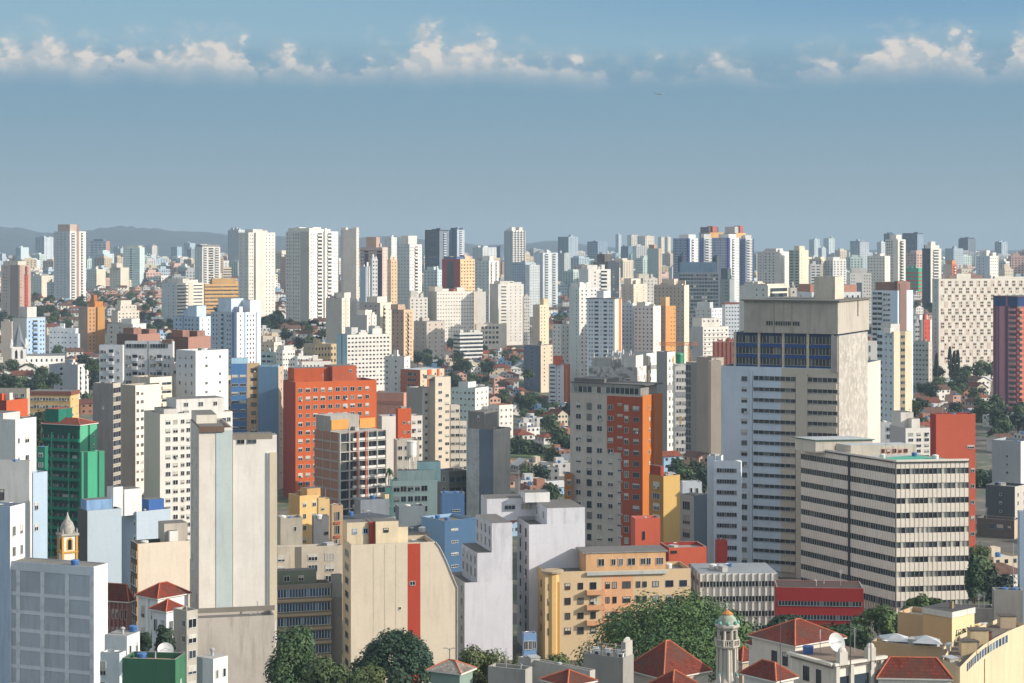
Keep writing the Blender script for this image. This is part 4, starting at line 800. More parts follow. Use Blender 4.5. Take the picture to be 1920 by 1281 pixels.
bld(AB, 'grey and orange walk-up block with a pale metal roof', (751, 788, 833), 694, 690, 'd2b79c', th=42, cl='a45c3d', fh=2.9, L=[b(1.3, .35, .8, gl='win', mull=4), p('7d8891', .35, .37), s('a85c38', .8, .3, 0, .35)], R=[w(4, .9, 1.1), p('c25a2a', .3, .45, out=.4), p('c25a2a', .7, .78, out=.4)], roof='b0b2b2')
bld(AB, 'pale mint apartment block with small windows behind the antenna tower', (846, 891, 916), 728, 625, 'd0ccc0', th=60, cl='b9cac5', fh=2.75, L=[w(6, .9, .9)], R=[w(3, .9, .9)], top=[(.0, .6, .3, .7, 2.6, 'c6cbc7')])
bld(AB, 'pale white church hall row with a small gabled front near the field', (917, 936, 962), 760, 640, 'd6d2c9', th=35, fh=3, roof='8d5a48', R=[w(3, .8, .9)], L=[w(2, .8, .9)])
# centre right of middle
bld(AT, 'orange and white apartment tower in the valley of houses', (1029, 1057, 1069), 684, 880, 'bb5c2a', th=60, cl='c9ccd0', fh=2.6, L=[b(.9, .08, .42, mull=3), w(1, .9, .9, .6, .8), f(1, '9fa4a8', .2, .3, .5, .52)], R=[p('d97a36', .35, .5, out=.3)], top=[(-.2, .3, .2, .6, 5.5, 'c9521f')])
bld(AB, 'dark slate-blue apartment block with a lit cream side in the valley', (982, 1014, 1040), 648, 935, 'cbb9a0', th=52, cl='5a6878', fh=2.7, L=[w(1, .8, .9, .4, .55)], R=[w(2, 1.0, 1.0)])
bld(AT, 'white double tower seen left of the bright white tower, in the centre', (1067, 1086, 1120), 539, 890, 'dedad2', th=32, cl='c0c8c4', fh=2.55, R=[w(2, .9, 1.0, .05, .5), w(2, .9, 1.0, .6, .98)], L=[w(1, .7, .8, .6, .9)], top=[(.0, .5, .2, .8, 2.5, 'd6d3cb')])
bld(AT, 'white stepped tower rising behind the white double tower', (1085, 1103, 1145), 505, 985, 'dad6cd', th=25, cl='c6cac6', fh=2.7, R=[k(1, 5, 'd5d2ca', .5, .9), w(1, .9, 1, .2, .4)], top=[(.0, .45, .1, .7, 3.0, 'dad6cd'), (.5, .75, .1, .5, 1.8, 'dad6cd')])
bld(AT, 'bright white apartment tower with black window columns in the centre', (1100, 1153, 1166), 561, 870, 'dcc9b4', th=74, cl='cfd5da', fh=2.55, L=[w(2, .8, .9, .06, .24), b(1.2, .28, .42, gl='dark', mull=2), w(1, .5, .6, .48, .54), b(1.2, .60, .72, gl='dark', mull=2), w(2, .8, .9, .78, .93), p('e2e4e4', .945, 1.0, out=.3)], R=[p('b0764e', .55, .9, out=.06)], top=[(.0, 1.0, .4, .65, 5.0, 'd5d6d5'), (-.02, 1.02, -.02, 1.02, .5, '76797b')])
bld(AT, 'low white slab shoulder left of the white double tower', (1036, 1052, 1068), 608, 900, 'd3cfc6', th=45, fh=2.7, R=[w(2, .9, .9)], L=[w(2, .9, .9)], top=[(.0, .8, .3, .9, 2.2, '7e4a40')])
bld(AT, 'white and blue-grey twin tower, its left half in shade', (1166, 1186, 1190), 569, 890, 'cfd3d6', th=68, cl='bcc6cf', fh=2.6, L=[w(3, .8, .9)], R=[])
bld(AT, 'white tower with five window columns and a lit right edge, beside the blue-grey twin', (1189, 1225, 1239), 574, 880, 'd9d0c2', th=66, cl='c5c6c6', fh=2.5, L=[w(5, .95, 1.0)], R=[w(1, .6, .9)], top=[(.1, .9, .5, .9, 2.2, 'd0cec8')])
bld(AT, 'cream tower pair with horizontal joints behind the twin white towers', (1165, 1188, 1213), 533, 1060, 'd6c8b3', th=45, cl='c3b7a6', fh=2.8, L=[w(2, 1.2, .5), s('ad9d8a', .25, .15)], R=[w(2, 1.2, .5), s('b9a893', .25, .15)], top=[(.1, .8, .3, .9, 4.2, CR)])
bld(AT, 'slender white tower with dotted windows between the cream pair and the beige tower', (1200, 1206, 1233), 522, 1120, 'd9d2c6', th=14, fh=2.7, dep=14, R=[w(4, .8, .9)], top=[(-.3, .4, .0, .8, 3.6, CR)])
bld(AT, 'broad beige tower with rows of narrow windows right of the slender white tower', (1226, 1283, 1292), 535, 1000, 'd8c8b0', th=72, cl='ac9f92', fh=2.8, L=[w(8, .8, .8), s('998b7e', .22, .15)], R=[w(1, .6, .8)], top=[(.1, .9, .35, .75, 4.5, 'c4b5a3')])
bld(AB, 'brown and orange block with a square chimney below the beige tower', (1226, 1248, 1267), 574, 930, 'c98f52', th=48, cl='a58571', fh=2.8, L=[w(2, .7, .8)], R=[w(2, .7, .8, .4, 1)], top=[(.0, .4, .0, .5, 6.0, 'd2ab78')])
bld(AB, 'white low block with a red roof edge behind the crane', (1304, 1334, 1354), 578, 1050, 'cfd3d4', th=50, cl='c3c4c0', fh=2.8, L=[w(3, .8, .9)], R=[w(4, .8, .9)], top=[(.0, .3, .1, .9, 4.5, 'c6cac8')])
bld(AB, 'white block with a chequered window front left of the cream balcony block', (1354, 1360, 1387), 571, 1010, 'ced3d6', th=14, dep=14, fh=2.8, R=[w(5, .9, .9)], top=[(-.1, 1.0, .0, .6, 1.5, '8d5b50')])
bld(AT, 'cream-white block with large glazed balconies behind the beige tower head', (1386, 1440, 1480), 536, 770, 'd7ceba', th=52, cl='c5c5bc', fh=2.9, L=[w(2, .8, .9, .5, .95)], R=[b(1.9, .1, .9, mull=4, gl='win')], top=[(.1, .9, .1, .9, 1.0, 'd7ceba')])
bld(AT, 'cream block end with single windows right of the glazed balconies', (1478, 1482, 1494), 540, 765, CR, th=10, dep=12, fh=2.9, R=[w(1, .8, 1)])
bld(AB, 'white block with dusty pink roof storeys behind the beige tower head', (1494, 1522, 1614), 548, 720, 'cfd0ce', th=24, fh=2.9, L=[w(2, 1, 1)], R=[w(9, 1.0, 1.1)], top=[(.0, .28, .1, .9, 4.0, 'b07f6c'), (.55, .95, .1, .9, 3.6, 'b98873')])
bld(AB, 'white ziggurat block with ribbon terraces near the yellow crane', (1296, 1318, 1366), 613, 850, 'dbd5ca', th=32, cl='aeb0ae', fh=2.8, R=[w(6, 1.1, .9), s('cfc8bc', .4, .4, .05, .9)], top=[(.0, .7, .1, .9, 5.2, 'd8d2c6', [], [w(4, 1, .9)])])
bld('warehouse', 'brick-red shed with a pale roof near the yellow crane', (1336, 1340, 1379), 641, 800, 'a2604f', th=10, dep=16, fh=4, R=[f(6, '8a4f41', .3, .3)], roof='a9abab')
bld(AB, 'blue and white block with a brown pillar and brown roof storey', (1634, 1683, 1712), 545, 700, 'c0d2df', th=60, cl='cfd3d5', fh=2.6, L=[k(2, 2.8, 'c3c6c8', .03, .42, 548), w(3, 1.1, 1.0, .45, .72, 548), p('c3d4e0', .74, .99, out=.1)], R=[p('7d6156', .1, .55, 532, 700, .3)], top=[(.0, .9, .05, .85, 4.2, '8c6c60'), (.0, .6, .0, .12, 4.8, '86685b')])
bld(AT, 'aqua-white tower with a cream side split by a dark window slot', (1645, 1676, 1710), 622, 560, 'd6c8ab', th=42, cl='bccad0', fh=2.65, L=[b(1.2, .0, .3, mull=2), w(1, .7, .7, .45, .62), w(1, .9, .9, .7, .95)], R=[p('93856f', .35, .62, out=.04), b(1.2, .37, .6, gl='win', mull=2)], top=[(.1, .6, .3, .9, 3.0, 'c4c2ba'), (-.1, .1, .1, .5, 1.6, 'dad6cc')])
bld(AB, 'small white annex with slot windows right of the patched tower', (1622, 1626, 1646), 640, 580, 'd9d6cd', th=10, dep=10, fh=4.4, R=[w(1, .5, 2.6, .1, .4)])
bld(AB, 'dark block with red and white vertical stripes left of the chequered slab', (1713, 1732, 1747), 600, 860, 'b04a35', th=50, cl='595a5a', fh=2.9, L=[b(1.2, .0, .35, gl='dark'), p('d8d5cf', .7, .95)], R=[w(2, .6, 1.0), p('d8d5cf', .8, 1)], top=[(.0, 1, .4, .8, 3.0, 'd8d5cf')])
bld(AB, 'low white block with banded windows left of the striped red block', (1713, 1716, 1724), 606, 850, 'd8d6d0', th=8, dep=9, fh=2.9, R=[w(2, .9, 1.0)])
bld(AB, 'grey-green block of flats below the red striped block', (1710, 1741, 1748), 641, 830, 'b9ada0', th=70, cl='a4aaa4', fh=2.9, L=[w(5, 1.1, 1.0)], R=[w(1, .8, .8)])
CHQ = {}
def chequer(B): CHQ['B'] = B
bld(OB, 'huge cream slab with a chequerboard of paired windows and pinkish panels', (1748, 1760, 1960), 523, 870, 'e0d8c8', th=27, cl='a6b3b0', fh=2.9, R=[], L=[w(1, .9, .9, .3, .8)], gap=2, ex=chequer)
bld(AT, 'pink and purple tower with a dark blue crown and a column of curved balconies', (1862, 1908, 1962), 575, 700, 'a85a4c', th=50, cl='8a5560', fh=2.75, tm=-.5,  # left pinks carry painted shade, right ones painted sunlight
    L=[p('363a58', .06, .10), p('363a58', .22, .26), p('a9747e', .28, .50, out=.5), p('363a58', .54, .59), k(1, 4.2, 'b57d84', .64, .97)], R=[k(1, 3.0, 'b5705a', .02, .16), p('363a58', .24, .30), p('ae6656', .32, .6, out=.5)],
    top=[(.0, 1, .0, 1, 4.8, '263c66'), (-.01, .3, .4, .46, (0, 5.0), '96606c'), (-.02, 1.02, -.02, 1.02, (4.8, .4), '6a4048')])
# ================================================================ FAR SKYLINE
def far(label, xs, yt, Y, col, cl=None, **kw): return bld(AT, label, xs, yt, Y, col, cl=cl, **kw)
g2 = dict(fh=2.9)
far('tall white tower with a framed flat crown and balcony columns at the left', (101, 131, 161), 434, 1380, 'd8d3ca', 'b9bdbf', th=48, L=[w(3, .9, .9, .1, .8)], R=[k(1, 5.5, 'd2cdc3', .02, .40), p('a08074', .42, .56, out=.6), k(1, 3.6, 'd2cdc3', .62, .9)], top=[(.0, .45, .0, .75, 7.0, 'b8a598'), (.42, .56, .0, .3, 7.0, '8d7166')])
far('pinkish grey tower with a red balcony strip at the left edge', (2, 37, 58), 497, 1180, 'a98f80', 'b5aaa0', th=52, L=[w(2, .8, .9, .1, .35), p('8f817a', .5, .95, out=.3)], R=[w(1, .8, .9, .02, .2), p('a0503f', .4, .75, 515, 580), k(1, 3, 'a0503f', .4, .75)], top=[(.0, .7, .1, .9, 3.2, 'cbbfae')])
far('grey-white far tower left of the tall framed tower', (66, 83, 100), 445, 2200, 'b3bbbf', '9aa7ae', L=[w(3, 1.2, 1.2)], R=[w(2, 1.2, 1.2)])
far('small pale aqua tower near the left edge', (29, 39, 54), 464, 1900, 'b7c5c6', 'a3b6bb', L=[w(3, 1.4, 1.2)])
far('bluish banded block cut by the left edge', (-10, 4, 11), 476, 2200, 'aab6bd', '7f93a3', R=[w(2, 1.2, 1.2)])
far('low white block between the far grey tower and its neighbours', (54, 66, 75), 488, 2000, 'ccd0d1', 'b4bfc5', L=[w(4, 1, 1)], R=[w(3, 1, 1)])
far('cream block with a blind right side left of the tan chimney tower', (163, 181, 198), 505, 1620, 'cdc0aa', 'b9c0b8', L=[w(5, .9, .9)])
far('pale aqua stepped block behind the cream blocks at the left', (172, 195, 214), 476, 1850, 'b3c1c3', 'a5b8bc', L=[w(4, 1, .9, .3, 1)], R=[w(3, 1, .9)], top=[(.0, .5, .1, .6, 5, 'b3c1c3')])
far('banded bluish far tower with a terracotta side', (169, 199, 206), 452, 2300, 'a77f6c', '8b9cab', th=66, L=[w(4, 2.2, 1.6), s('c3cbd0', .8, .8)], top=[(.1, .8, .2, .8, 3, '5f6b78')])
far('cream twin block with a blind right half, left of the mint tower', (206, 226, 242), 502, 1590, 'c8bca9', 'c3c2b4', L=[w(4, .9, .9)], R=[w(1, .8, .8, .85, 1)], top=[(-.2, .4, .2, .7, 5, 'c8bca9')])
far('grey far slab behind the mint tower', (212, 226, 232), 466, 2400, '9fa9ae', '8a98a1', L=[w(3, 1, 1)])
far('pale mint tower with a central dark balcony column', (231, 262, 271), 464, 1660, 'b9c6c1', 'b4c6c4', th=68, L=[w(3, .9, .9, .02, .36), b(1.3, .40, .54, gl='dark'), w(3, .9, .9, .6, .95)], R=[w(1, .8, .8)], top=[(.1, .9, .1, .9, 2, 'c8c5b0')])
far('white low block with a dark glazed middle right of the mint tower', (274, 300, 306), 513, 1750, 'ced3d4', 'c3ccd0', th=68, L=[b(1.6, .3, .8, gl='dark'), w(1, 1, 1, .05, .2)])
far('far cream cluster tower above the mint tower', (273, 285, 295), 461, 2900, 'bdb8ab', '9ca7ac', R=[w(3, 1.3, 1.3)])
far('small grey far block right of the mint tower', (271, 283, 291), 478, 2300, 'b9c1c5', '9fabb3', R=[w(3, 1.2, 1.2)])
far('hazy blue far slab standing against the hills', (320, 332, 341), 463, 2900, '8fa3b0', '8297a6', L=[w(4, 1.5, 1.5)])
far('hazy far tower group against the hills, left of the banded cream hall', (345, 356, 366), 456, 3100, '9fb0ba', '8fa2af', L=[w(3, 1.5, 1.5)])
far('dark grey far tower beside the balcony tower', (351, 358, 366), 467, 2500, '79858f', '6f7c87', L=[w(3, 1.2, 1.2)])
far('pale tower with white balcony bands and a dark roof frame', (365, 379, 413), 463, 1610, 'd3cec4', 'b3bbbb', th=26, R=[k(1, 4, 'd3cec4', .05, .3), b(1.8, .35, .62, gl='win'), k(1, 5, 'd3cec4', .66, .98)], L=[w(1, .8, .8, .4, .6)], top=[(.05, 1.0, .1, .9, 2.5, '8d8582')])
far('low cream hall with ribbon windows behind the balcony tower', (345, 350, 434), 502, 1720, 'd0c3ae', th=8, dep=20, fh=3.2, R=[b(1.3, gl='far'), s('d0c3ae', 1.2, .3)])
far('grey-white tower just left of the tall cream tower', (427, 447, 459), 431, 2000, 'b7bec0', 'a0abb1', th=56, L=[w(5, 1, .9)], R=[w(3, 1, .9)])
far('tall cream-white tower with a stepped crown, left of the double-width white tower', (447, 466, 516), 436, 1120, 'ded7ca', 'c9c9c4', th=30, L=[w(2, .9, .9)], R=[w(2, .8, .9, .02, .18), p('e0d8c8', .24, .40, out=1.5), p('d8cdbd', .42, .55, out=.9), w(3, .8, .9, .60, .98)], top=[(.2, .55, .1, .9, 2.6, 'ded7ca'), (.55, .75, .1, .8, 1.6, 'd8cdbd')])
far('double-width white tower with a grey blind strip and stacked balconies', (536, 580, 634), 434, 1060, 'e0dacf', 'c4c2ba', th=42, L=[w(2, .8, .9, .03, .22), w(3, .8, .9, .28, .60), p('aeaaa3', .64, .99, out=.3)], R=[w(2, .8, .8, .02, .2), k(1, 5.0, 'ddd7cc', .22, .5), p('e3ddd2', .5, .56, 428, 620, 1.3), k(1, 4.6, 'ddd7cc', .58, .82), w(2, .7, .8, .84, 1)], top=[(.0, .35, .0, .9, 2.6, 'd7d1c5'), (.35, .9, .2, .9, 1.8, 'ded8cd')])
far('plain beige blind slab tower right of the double-width white tower', (639, 668, 673), 431, 1210, 'cfc5b6', 'bfb8ae', th=74, L=[p('a9a49d', .0, .16, out=.05)], R=[w(2, .7, .9)], top=[(.1, .9, .0, .25, 2, 'd3c9ba'), (.1, .9, .7, 1.0, 2, 'd3c9ba')])
far('tower with dark purple stripes and a pinkish roof block', (675, 717, 727), 464, 1130, 'c6b0a2', 'a89c98', th=70, L=[w(2, .9, .9, .02, .18), p('554a5c', .2, .38, 470), w(3, .9, .9, .4, .74), p('4b4254', .76, .98, 470, out=.3), s('c4a590', .5, .5, 0, 1, 462, 476)], R=[w(2, .8, .9)], top=[(.1, .8, .3, .75, 8.5, 'b39684')])
far('pale blue block with black and white vertical stripes before the purple striped tower', (675, 686, 697), 500, 1010, 'cfd2d2', '9fb3c0', th=42, R=[p('34393e', .12, .25), p('34393e', .42, .55), p('34393e', .72, .86)])
far('narrow white tower with dotted windows beside the purple striped tower', (695, 698, 708), 485, 1000, 'dad8d2', th=10, dep=10, R=[w(2, .8, 1.0)])
far('peach cream narrow tower right of the purple striped tower', (726, 733, 745), 487, 1080, 'd8b891', 'c9b89f', th=30, L=[w(1, .8, .9)], R=[w(2, .8, .9)])
far('white far tower seen above the peach narrow tower', (721, 734, 744), 445, 1500, 'd0cec7', 'c6c7c3', R=[w(2, .9, .9)], L=[w(1, .9, .9, .5, 1)])
far('white tower with a cream roof block and black window dots, right of the peach tower', (745, 768, 791), 459, 1160, 'ded9cf', 'bfc8c6', L=[w(4, .9, .9)], R=[w(2, .9, .9, .02, .35), k(1, 4, 'd9d4ca', .4, .7), w(1, .9, .9, .75, .95)], top=[(.1, .8, .2, .8, 7.5, 'd6cfc2'), (0, 1, 0, 1, .5, 'b8b5ae')])
far('dark slate tower with white balcony bands, left of the dark twin', (797, 824, 841), 433, 1600, '6f7880', '4a525a', th=56, L=[w(1, 10, 1.0, .15, .95, gl='dark'), p('3f464d', .0, .12, out=.4)], R=[k(1, 5, 'b5babc', .2, .9)], top=[(.0, 1, .0, 1, 1.2, '343b42')])
far('dark blue tower with white floor bands, right of the dark twin', (842, 857, 871), 431, 1750, 'a9b2ba', '4f6178', L=[w(2, 2.0, 1.2), p('3a4a62', .45, .6, out=.3)], R=[k(1, 5, 'c3c8cc', .1, .9)], top=[(.1, .9, .1, .9, 2.5, '46566b')])
far('red building with a dark glass strip and a peach gridded right side', (829, 863, 890), 486, 1180, 'd6b48a', '8e4340', th=52, L=[p('4a4f52', .28, .62, 490, 600, .1), p('a04d47', .0, .1, out=.4)], R=[w(5, 1.6, 1.0), s('d9bb92', .9, .4)], top=[(.0, .6, .2, .9, 2, '4f6888')])
far('white clustered tower right of the red building', (890, 917, 935), 489, 1260, 'd9d4ca', 'bcc5c3', L=[w(4, .9, .9)], R=[k(2, 2.6, 'd3cec4')], top=[(.2, .6, .1, .6, 4, 'ded9cf')])
far('pale far block with terraces behind the white clustered tower', (886, 905, 931), 464, 1900, 'c3c6c4', 'a9b3b6', L=[w(3, 1.4, .9)], R=[w(4, 1.2, .9)])
far('dark far block right of the pale terraces', (931, 938, 944), 462, 2100, '5f6d7c', '55657a', R=[w(1, 1, 1)])
far('tall pale far tower with twin roof pinnacles in the centre', (945, 960, 985), 433, 1700, 'd3d0c8', '9fabb0', th=36, L=[w(3, 1, 1)], R=[f(5, 'c0bcb4', 1.0, 1.0, .05, .95), b(1.2, gl='far')], top=[(.05, .3, .1, .5, 4.5, 'd8d4ca'), (.6, .85, .1, .5, 4.5, 'd8d4ca'), (.1, .5, .3, .9, 2, 'b5bcbe')])
far('pale aqua stepped block in front of the dark slate tower', (794, 820, 832), 506, 1210, 'b9c8ca', 'b5c4c2', L=[w(4, .9, .9)], R=[w(3, .9, .9)], top=[(.1, .7, .3, .8, 2.5, 'c4cecd')])
far('wide white block with a grey blind left side on the slope', (802, 819, 889), 547, 1160, 'e0dacd', 'aba8a2', th=22, fh=3.1, R=[w(14, .9, .8)], top=[(.0, .2, .2, .9, 4, 'cfc9bd'), (.5, .6, .2, .9, 2, 'b5674a'), (.7, .8, .2, .9, 3, 'd6d0c4')])
far('white block with square windows left of the wide white block', (765, 769, 802), 558, 1140, 'dfd9ce', 'c9c5bd', th=12, dep=16, R=[w(4, 1.2, 1.0)], top=[(.05, .4, .1, .7, 5.5, 'd9d3c8')])
far('blank white block half hidden right of the wide white block', (886, 890, 911), 547, 1220, 'd9d5cb', th=12, dep=14)
far('white tower with a grey blind left side, right of the wide white block', (918, 934, 982), 533, 1160, 'ddd7cc', 'b0b1ac', th=22, R=[b(1.0, .12, .32, gl='far'), w(3, .8, .8, .4, .95)], top=[(.1, .5, .1, .8, 2.5, 'd4cec3'), (.6, .95, .1, .8, 1.6, 'd4cec3')])
far('lower white step of the white tower with dotted windows', (980, 982, 993), 556, 1150, 'd8d2c7', th=8, dep=12, R=[w(3, .8, .8)])
far('cream narrow slab behind the valley houses', (999, 1012, 1029), 572, 1120, 'd8c7a8', 'c0b29f', th=45, R=[w(2, .9, .9, 0, .7)], top=[(.5, 1, .1, .6, 5, 'd8bf92')])
far('white block with deep balconies in the centre right distance', (1001, 1018, 1046), 474, 1500, 'cfd3d2', 'b9c4c8', L=[w(2, .9, .9)], R=[k(2, 4, 'cbcfce')])
far('grey white low block left of the deep balconies block', (960, 985, 1002), 492, 1480, 'a9b4bd', '9eabb7', L=[w(6, 1, .9)], R=[w(3, .9, .9)])
far('white low stepped block beside the deep balconies block', (985, 993, 1012), 497, 1450, 'cfd2d0', 'c3c8c8', R=[w(4, .9, .9)])
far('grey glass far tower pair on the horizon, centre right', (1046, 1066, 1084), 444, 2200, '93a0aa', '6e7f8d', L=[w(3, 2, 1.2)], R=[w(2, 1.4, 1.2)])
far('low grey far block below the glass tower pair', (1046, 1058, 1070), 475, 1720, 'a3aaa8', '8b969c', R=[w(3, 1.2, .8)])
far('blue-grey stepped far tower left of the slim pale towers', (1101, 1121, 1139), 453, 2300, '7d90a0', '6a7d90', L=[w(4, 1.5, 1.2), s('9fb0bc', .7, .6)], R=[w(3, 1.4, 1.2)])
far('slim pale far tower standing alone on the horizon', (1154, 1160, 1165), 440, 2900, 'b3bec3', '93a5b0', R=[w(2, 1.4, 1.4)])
far('cream far tower left in the cream cluster on the horizon', (1176, 1184, 1196), 441, 2800, 'c9c2b2', 'a9b0b2', R=[w(3, 1.5, 1.4)])
far('broad cream far tower right in the cream cluster on the horizon', (1195, 1210, 1227), 443, 2750, 'cfc4b0', 'b0b2b0', L=[w(3, 1.5, 1.4)], R=[w(4, 1.5, 1.4)])
far('dark blue far block in front of the cream cluster', (1164, 1178, 1186), 462, 2300, '66788a', '54677c', L=[w(3, 1.4, 1.2)])
far('white far block with vertical ribs in front of the cream cluster', (1186, 1194, 1214), 461, 2100, 'cbccc8', 'b0b9bc', R=[w(5, 1.0, 1.2), f(6, 'd5d5d0', .8, .6)])
far('left one of two cream far twins on the horizon', (1234, 1240, 1246), 445, 2600, 'cfc6b3', 'a9b0b0', R=[w(2, 1.2, 1.2)])
far('right one of two cream far twins on the horizon', (1246, 1252, 1258), 445, 2620, 'cfc6b3', 'a9b0b0', R=[w(2, 1.2, 1.2)])
far('pale green-grey blind tower left of the blue and white cluster', (1214, 1235, 1241), 466, 1510, 'b49f8a', 'a3b3ac', th=68, R=[w(1, 1.4, 1.2)], top=[(.0, .8, .4, .9, 4, 'b08a70')])
far('black glass tower with a brown left side in the centre right', (1112, 1140, 1161), 492, 1260, '3c4148', '6d645e', th=52, R=[w(3, 2.4, 1.8, gl='dark')], L=[p('5c544f', .2, .9, 500)], top=[(.1, .7, .3, .8, 7.5, '5f5852')])
for i, (xs_, yt_, n_) in enumerate([((1262, 1291, 1311), 447, 'leftmost'), ((1309, 1318, 1337), 446, 'second'), ((1335, 1366, 1388), 446, 'third'), ((1387, 1396, 1413), 448, 'rightmost')]):
    far('%s of the four blue-edged white towers in a row on the skyline' % n_, xs_, yt_, 1440 + 10 * i, 'd8d6d0', '808ca3', th=None, L=[w(3, 1.1, 1.1), p('3f5179', .9, 1.0, out=.4), s('9fa9b8', .5, .3)], R=[p('46588a', .0, .12, out=.5), k(1, 4.5, 'd3d1cb', .2, .6), w(2, .9, .9, .65, .9), p('46588a', .92, 1, out=.5)], top=[(.15, .8, .1, .7, 4, 'd8d6d0')])  # blue-grey left walls: shade put into the white paint
far('orange and dark roofed tower behind the second blue-edged tower', (1311, 1331, 1357), 436, 1520, 'c79a5f', '8a8a90', L=[w(2, 1, 1)], top=[(.0, .7, .1, .9, 6, '6a5f62'), (.2, .5, .0, .5, 7, 'b0604a')])
far('orange and grey roofed tower behind the third blue-edged tower', (1357, 1380, 1399), 437, 1530, 'c9a066', '93939a', L=[w(2, 1, 1)], top=[(.0, .6, .1, .9, 7, 'b5b3b0'), (.4, .7, .0, .5, 8, 'b05a4a')])
far('dark blue-grey office block with glittering glazed floors and a slanted slate roof', (1271, 1274, 1347), 511, 1210, '6b7377', th=6, dep=22, fh=3.2, R=[w(14, 2.0, 1.8, gl='dark')], top=[(.02, .95, .0, .6, 9.0, '51697d')])
far('dark pillar left of the slate-roofed office block', (1271, 1279, 1283), 480, 1240, '343c48', '343c48', th=60)
far('dark pillar right of the slate-roofed office block', (1336, 1344, 1351), 481, 1235, '4a535c', '3a4350', th=50)
far('grey-green blank block right of the slate-roofed office block', (1350, 1368, 1377), 524, 1130, '8d9691', '7d8886', th=60, L=[w(2, 1, .9, .5, .9)], top=[(.0, .7, .2, .9, 9, '4d5862')])
far('white tower with brown window columns at the right of the skyline', (1420, 1462, 1480), 472, 1360, 'dcd6cb', 'c9c3ba', th=64, L=[w(2, .9, .9, .02, .2), w(3, 1.6, 1.2, .3, .8), p('8d7362', .28, .29)], R=[w(2, .8, 1.0)], top=[(.1, .8, .2, .7, 3, 'd3cdc3')])
far('tower with grey-green balconies and a cream lit side right of the brown-windowed tower', (1479, 1499, 1516), 469, 1350, 'dccfb4', 'a9b1a4', th=52, L=[k(2, 3.5, 'aab2a6')], R=[w(1, .7, .8, .1, .3)], top=[(.1, .7, .1, .6, 4, 'd6c9b0')])
far('small block with black and white balcony bands right of the cream-sided tower', (1516, 1520, 1539), 496, 1400, 'd8d6d1', th=10, dep=14, R=[w(2, 3.5, 1.3, gl='dark')], L=[])
far('far pale twin tower, left of the pair behind the patched tower', (1517, 1527, 1537), 449, 2950, 'b3c0c3', '96a8b0', R=[w(2, 1.4, 1.4)])
far('far pale twin tower, right of the pair behind the patched tower', (1544, 1554, 1565), 447, 2850, 'b9c6c6', '9caeb3', R=[w(2, 1.4, 1.4)])
far('far lower tower between the pale twins', (1534, 1541, 1549), 465, 2600, 'bcc6c8', '9aa9b2', R=[w(2, 1.2, 1.2)])
far('grey-white far block with window bands left of the balcony tower', (1594, 1612, 1629), 453, 2000, 'a9b3b8', '8f9ca8', L=[w(4, 1.2, 1.2)], R=[w(4, 1.2, 1.2), s('b8c0c3', .6, .4)], top=[(-.05, 1.05, -.05, 1.05, .6, '8a959e')])
far('dark far tower peeking behind the round-balcony tower', (1657, 1668, 1677), 438, 2500, '4a5564', '3f4b5c', R=[w(3, 2, 1.4, gl='dark')])
far('dark blue glass tower on the horizon at the right', (1692, 1720, 1731), 439, 2200, '8092a0', '3c4c60', th=66, L=[w(5, 2.2, 1.8, gl='dark')], R=[w(2, 1.5, 1.2)], top=[(.0, 1, .0, 1, 1.5, '2f3b4a')])
far('white tower with square windows left of the round-balcony tower', (1626, 1659, 1669), 480, 1260, 'd6cfc0', 'd3cec2', th=70, L=[w(6, .9, .9)], R=[w(1, .7, .8)], top=[(.1, .8, .3, .6, 2, 'd3cec2')])
far('tall white tower with round stacked balconies', (1660, 1684, 1698), 449, 1360, 'dcd5c8', 'cdc8be', th=56, L=[w(3, 1.4, 1.2, .05, .6), p('d8d2c6', .65, .98, out=.3)], R=[k(1, 6.5, 'cfc8bb', .05, .95, out=2.0)], top=[(.1, .8, .2, .7, 4.5, 'dcd5c8')])
far('white far block left of the round-balcony tower', (1644, 1652, 1661), 454, 2150, 'c3c9cb', 'a5b0b6', R=[w(3, 1, 1)])
far('narrow tower with a dark blind left side and sunlit balconies', (1729, 1745, 1765), 466, 1310, 'ddd6c9', '39424e', th=44, R=[k(1, 7, 'd6cfc2', .08, .92)], top=[(.1, .9, .1, .8, 3, 'ded8cc'), (.2, .6, .2, .6, 6.5, 'ded8cc')])
far('dark grey stepped far tower right of the sunlit balconies', (1797, 1815, 1830), 448, 2400, '6b7680', '4f5a66', L=[w(3, 2, 1.4, gl='dark')], R=[w(3, 1.6, 1.2)], top=[(.05, .9, .05, .9, 2, '3e4854')])
far('pale grey terraced far block right of the sunlit balconies', (1772, 1788, 1806), 466, 2000, 'a3b0b6', '8fa0ab', R=[w(4, 1.2, .8), s('b5bfc3', .7, .4)], L=[w(3, 1.2, .8)])
far('grey far tower close to the right edge', (1865, 1878, 1889), 454, 2500, 'a5b2b9', '8495a2', L=[w(3, 1.5, 1.3)], R=[w(3, 1.4, 1.3)])
far('white tower with a bluish blind left side and arched window grid', (1830, 1856, 1872), 480, 1260, 'ddd8cd', 'b3c0c9', th=56, L=[w(2, .8, .9, .1, .7)], R=[w(4, 1.1, 1.1)], top=[(.1, .5, .3, .8, 5, 'd8d3c8'), (.5, .9, .1, .5, 3, 'd8d3c8')])
far('red and white balcony block behind the chequered slab', (1769, 1785, 1794), 496, 1360, 'b5563f', 'b9aca0', th=62, R=[k(1, 3, 'd3c5b5')], top=[(.2, 1, .1, .7, 4, 'c58a60')])
far('cream block behind the chequered slab, near its left end', (1795, 1803, 1821), 504, 1260, 'd3c7b0', 'b8b2a5', R=[w(3, .8, .8)])
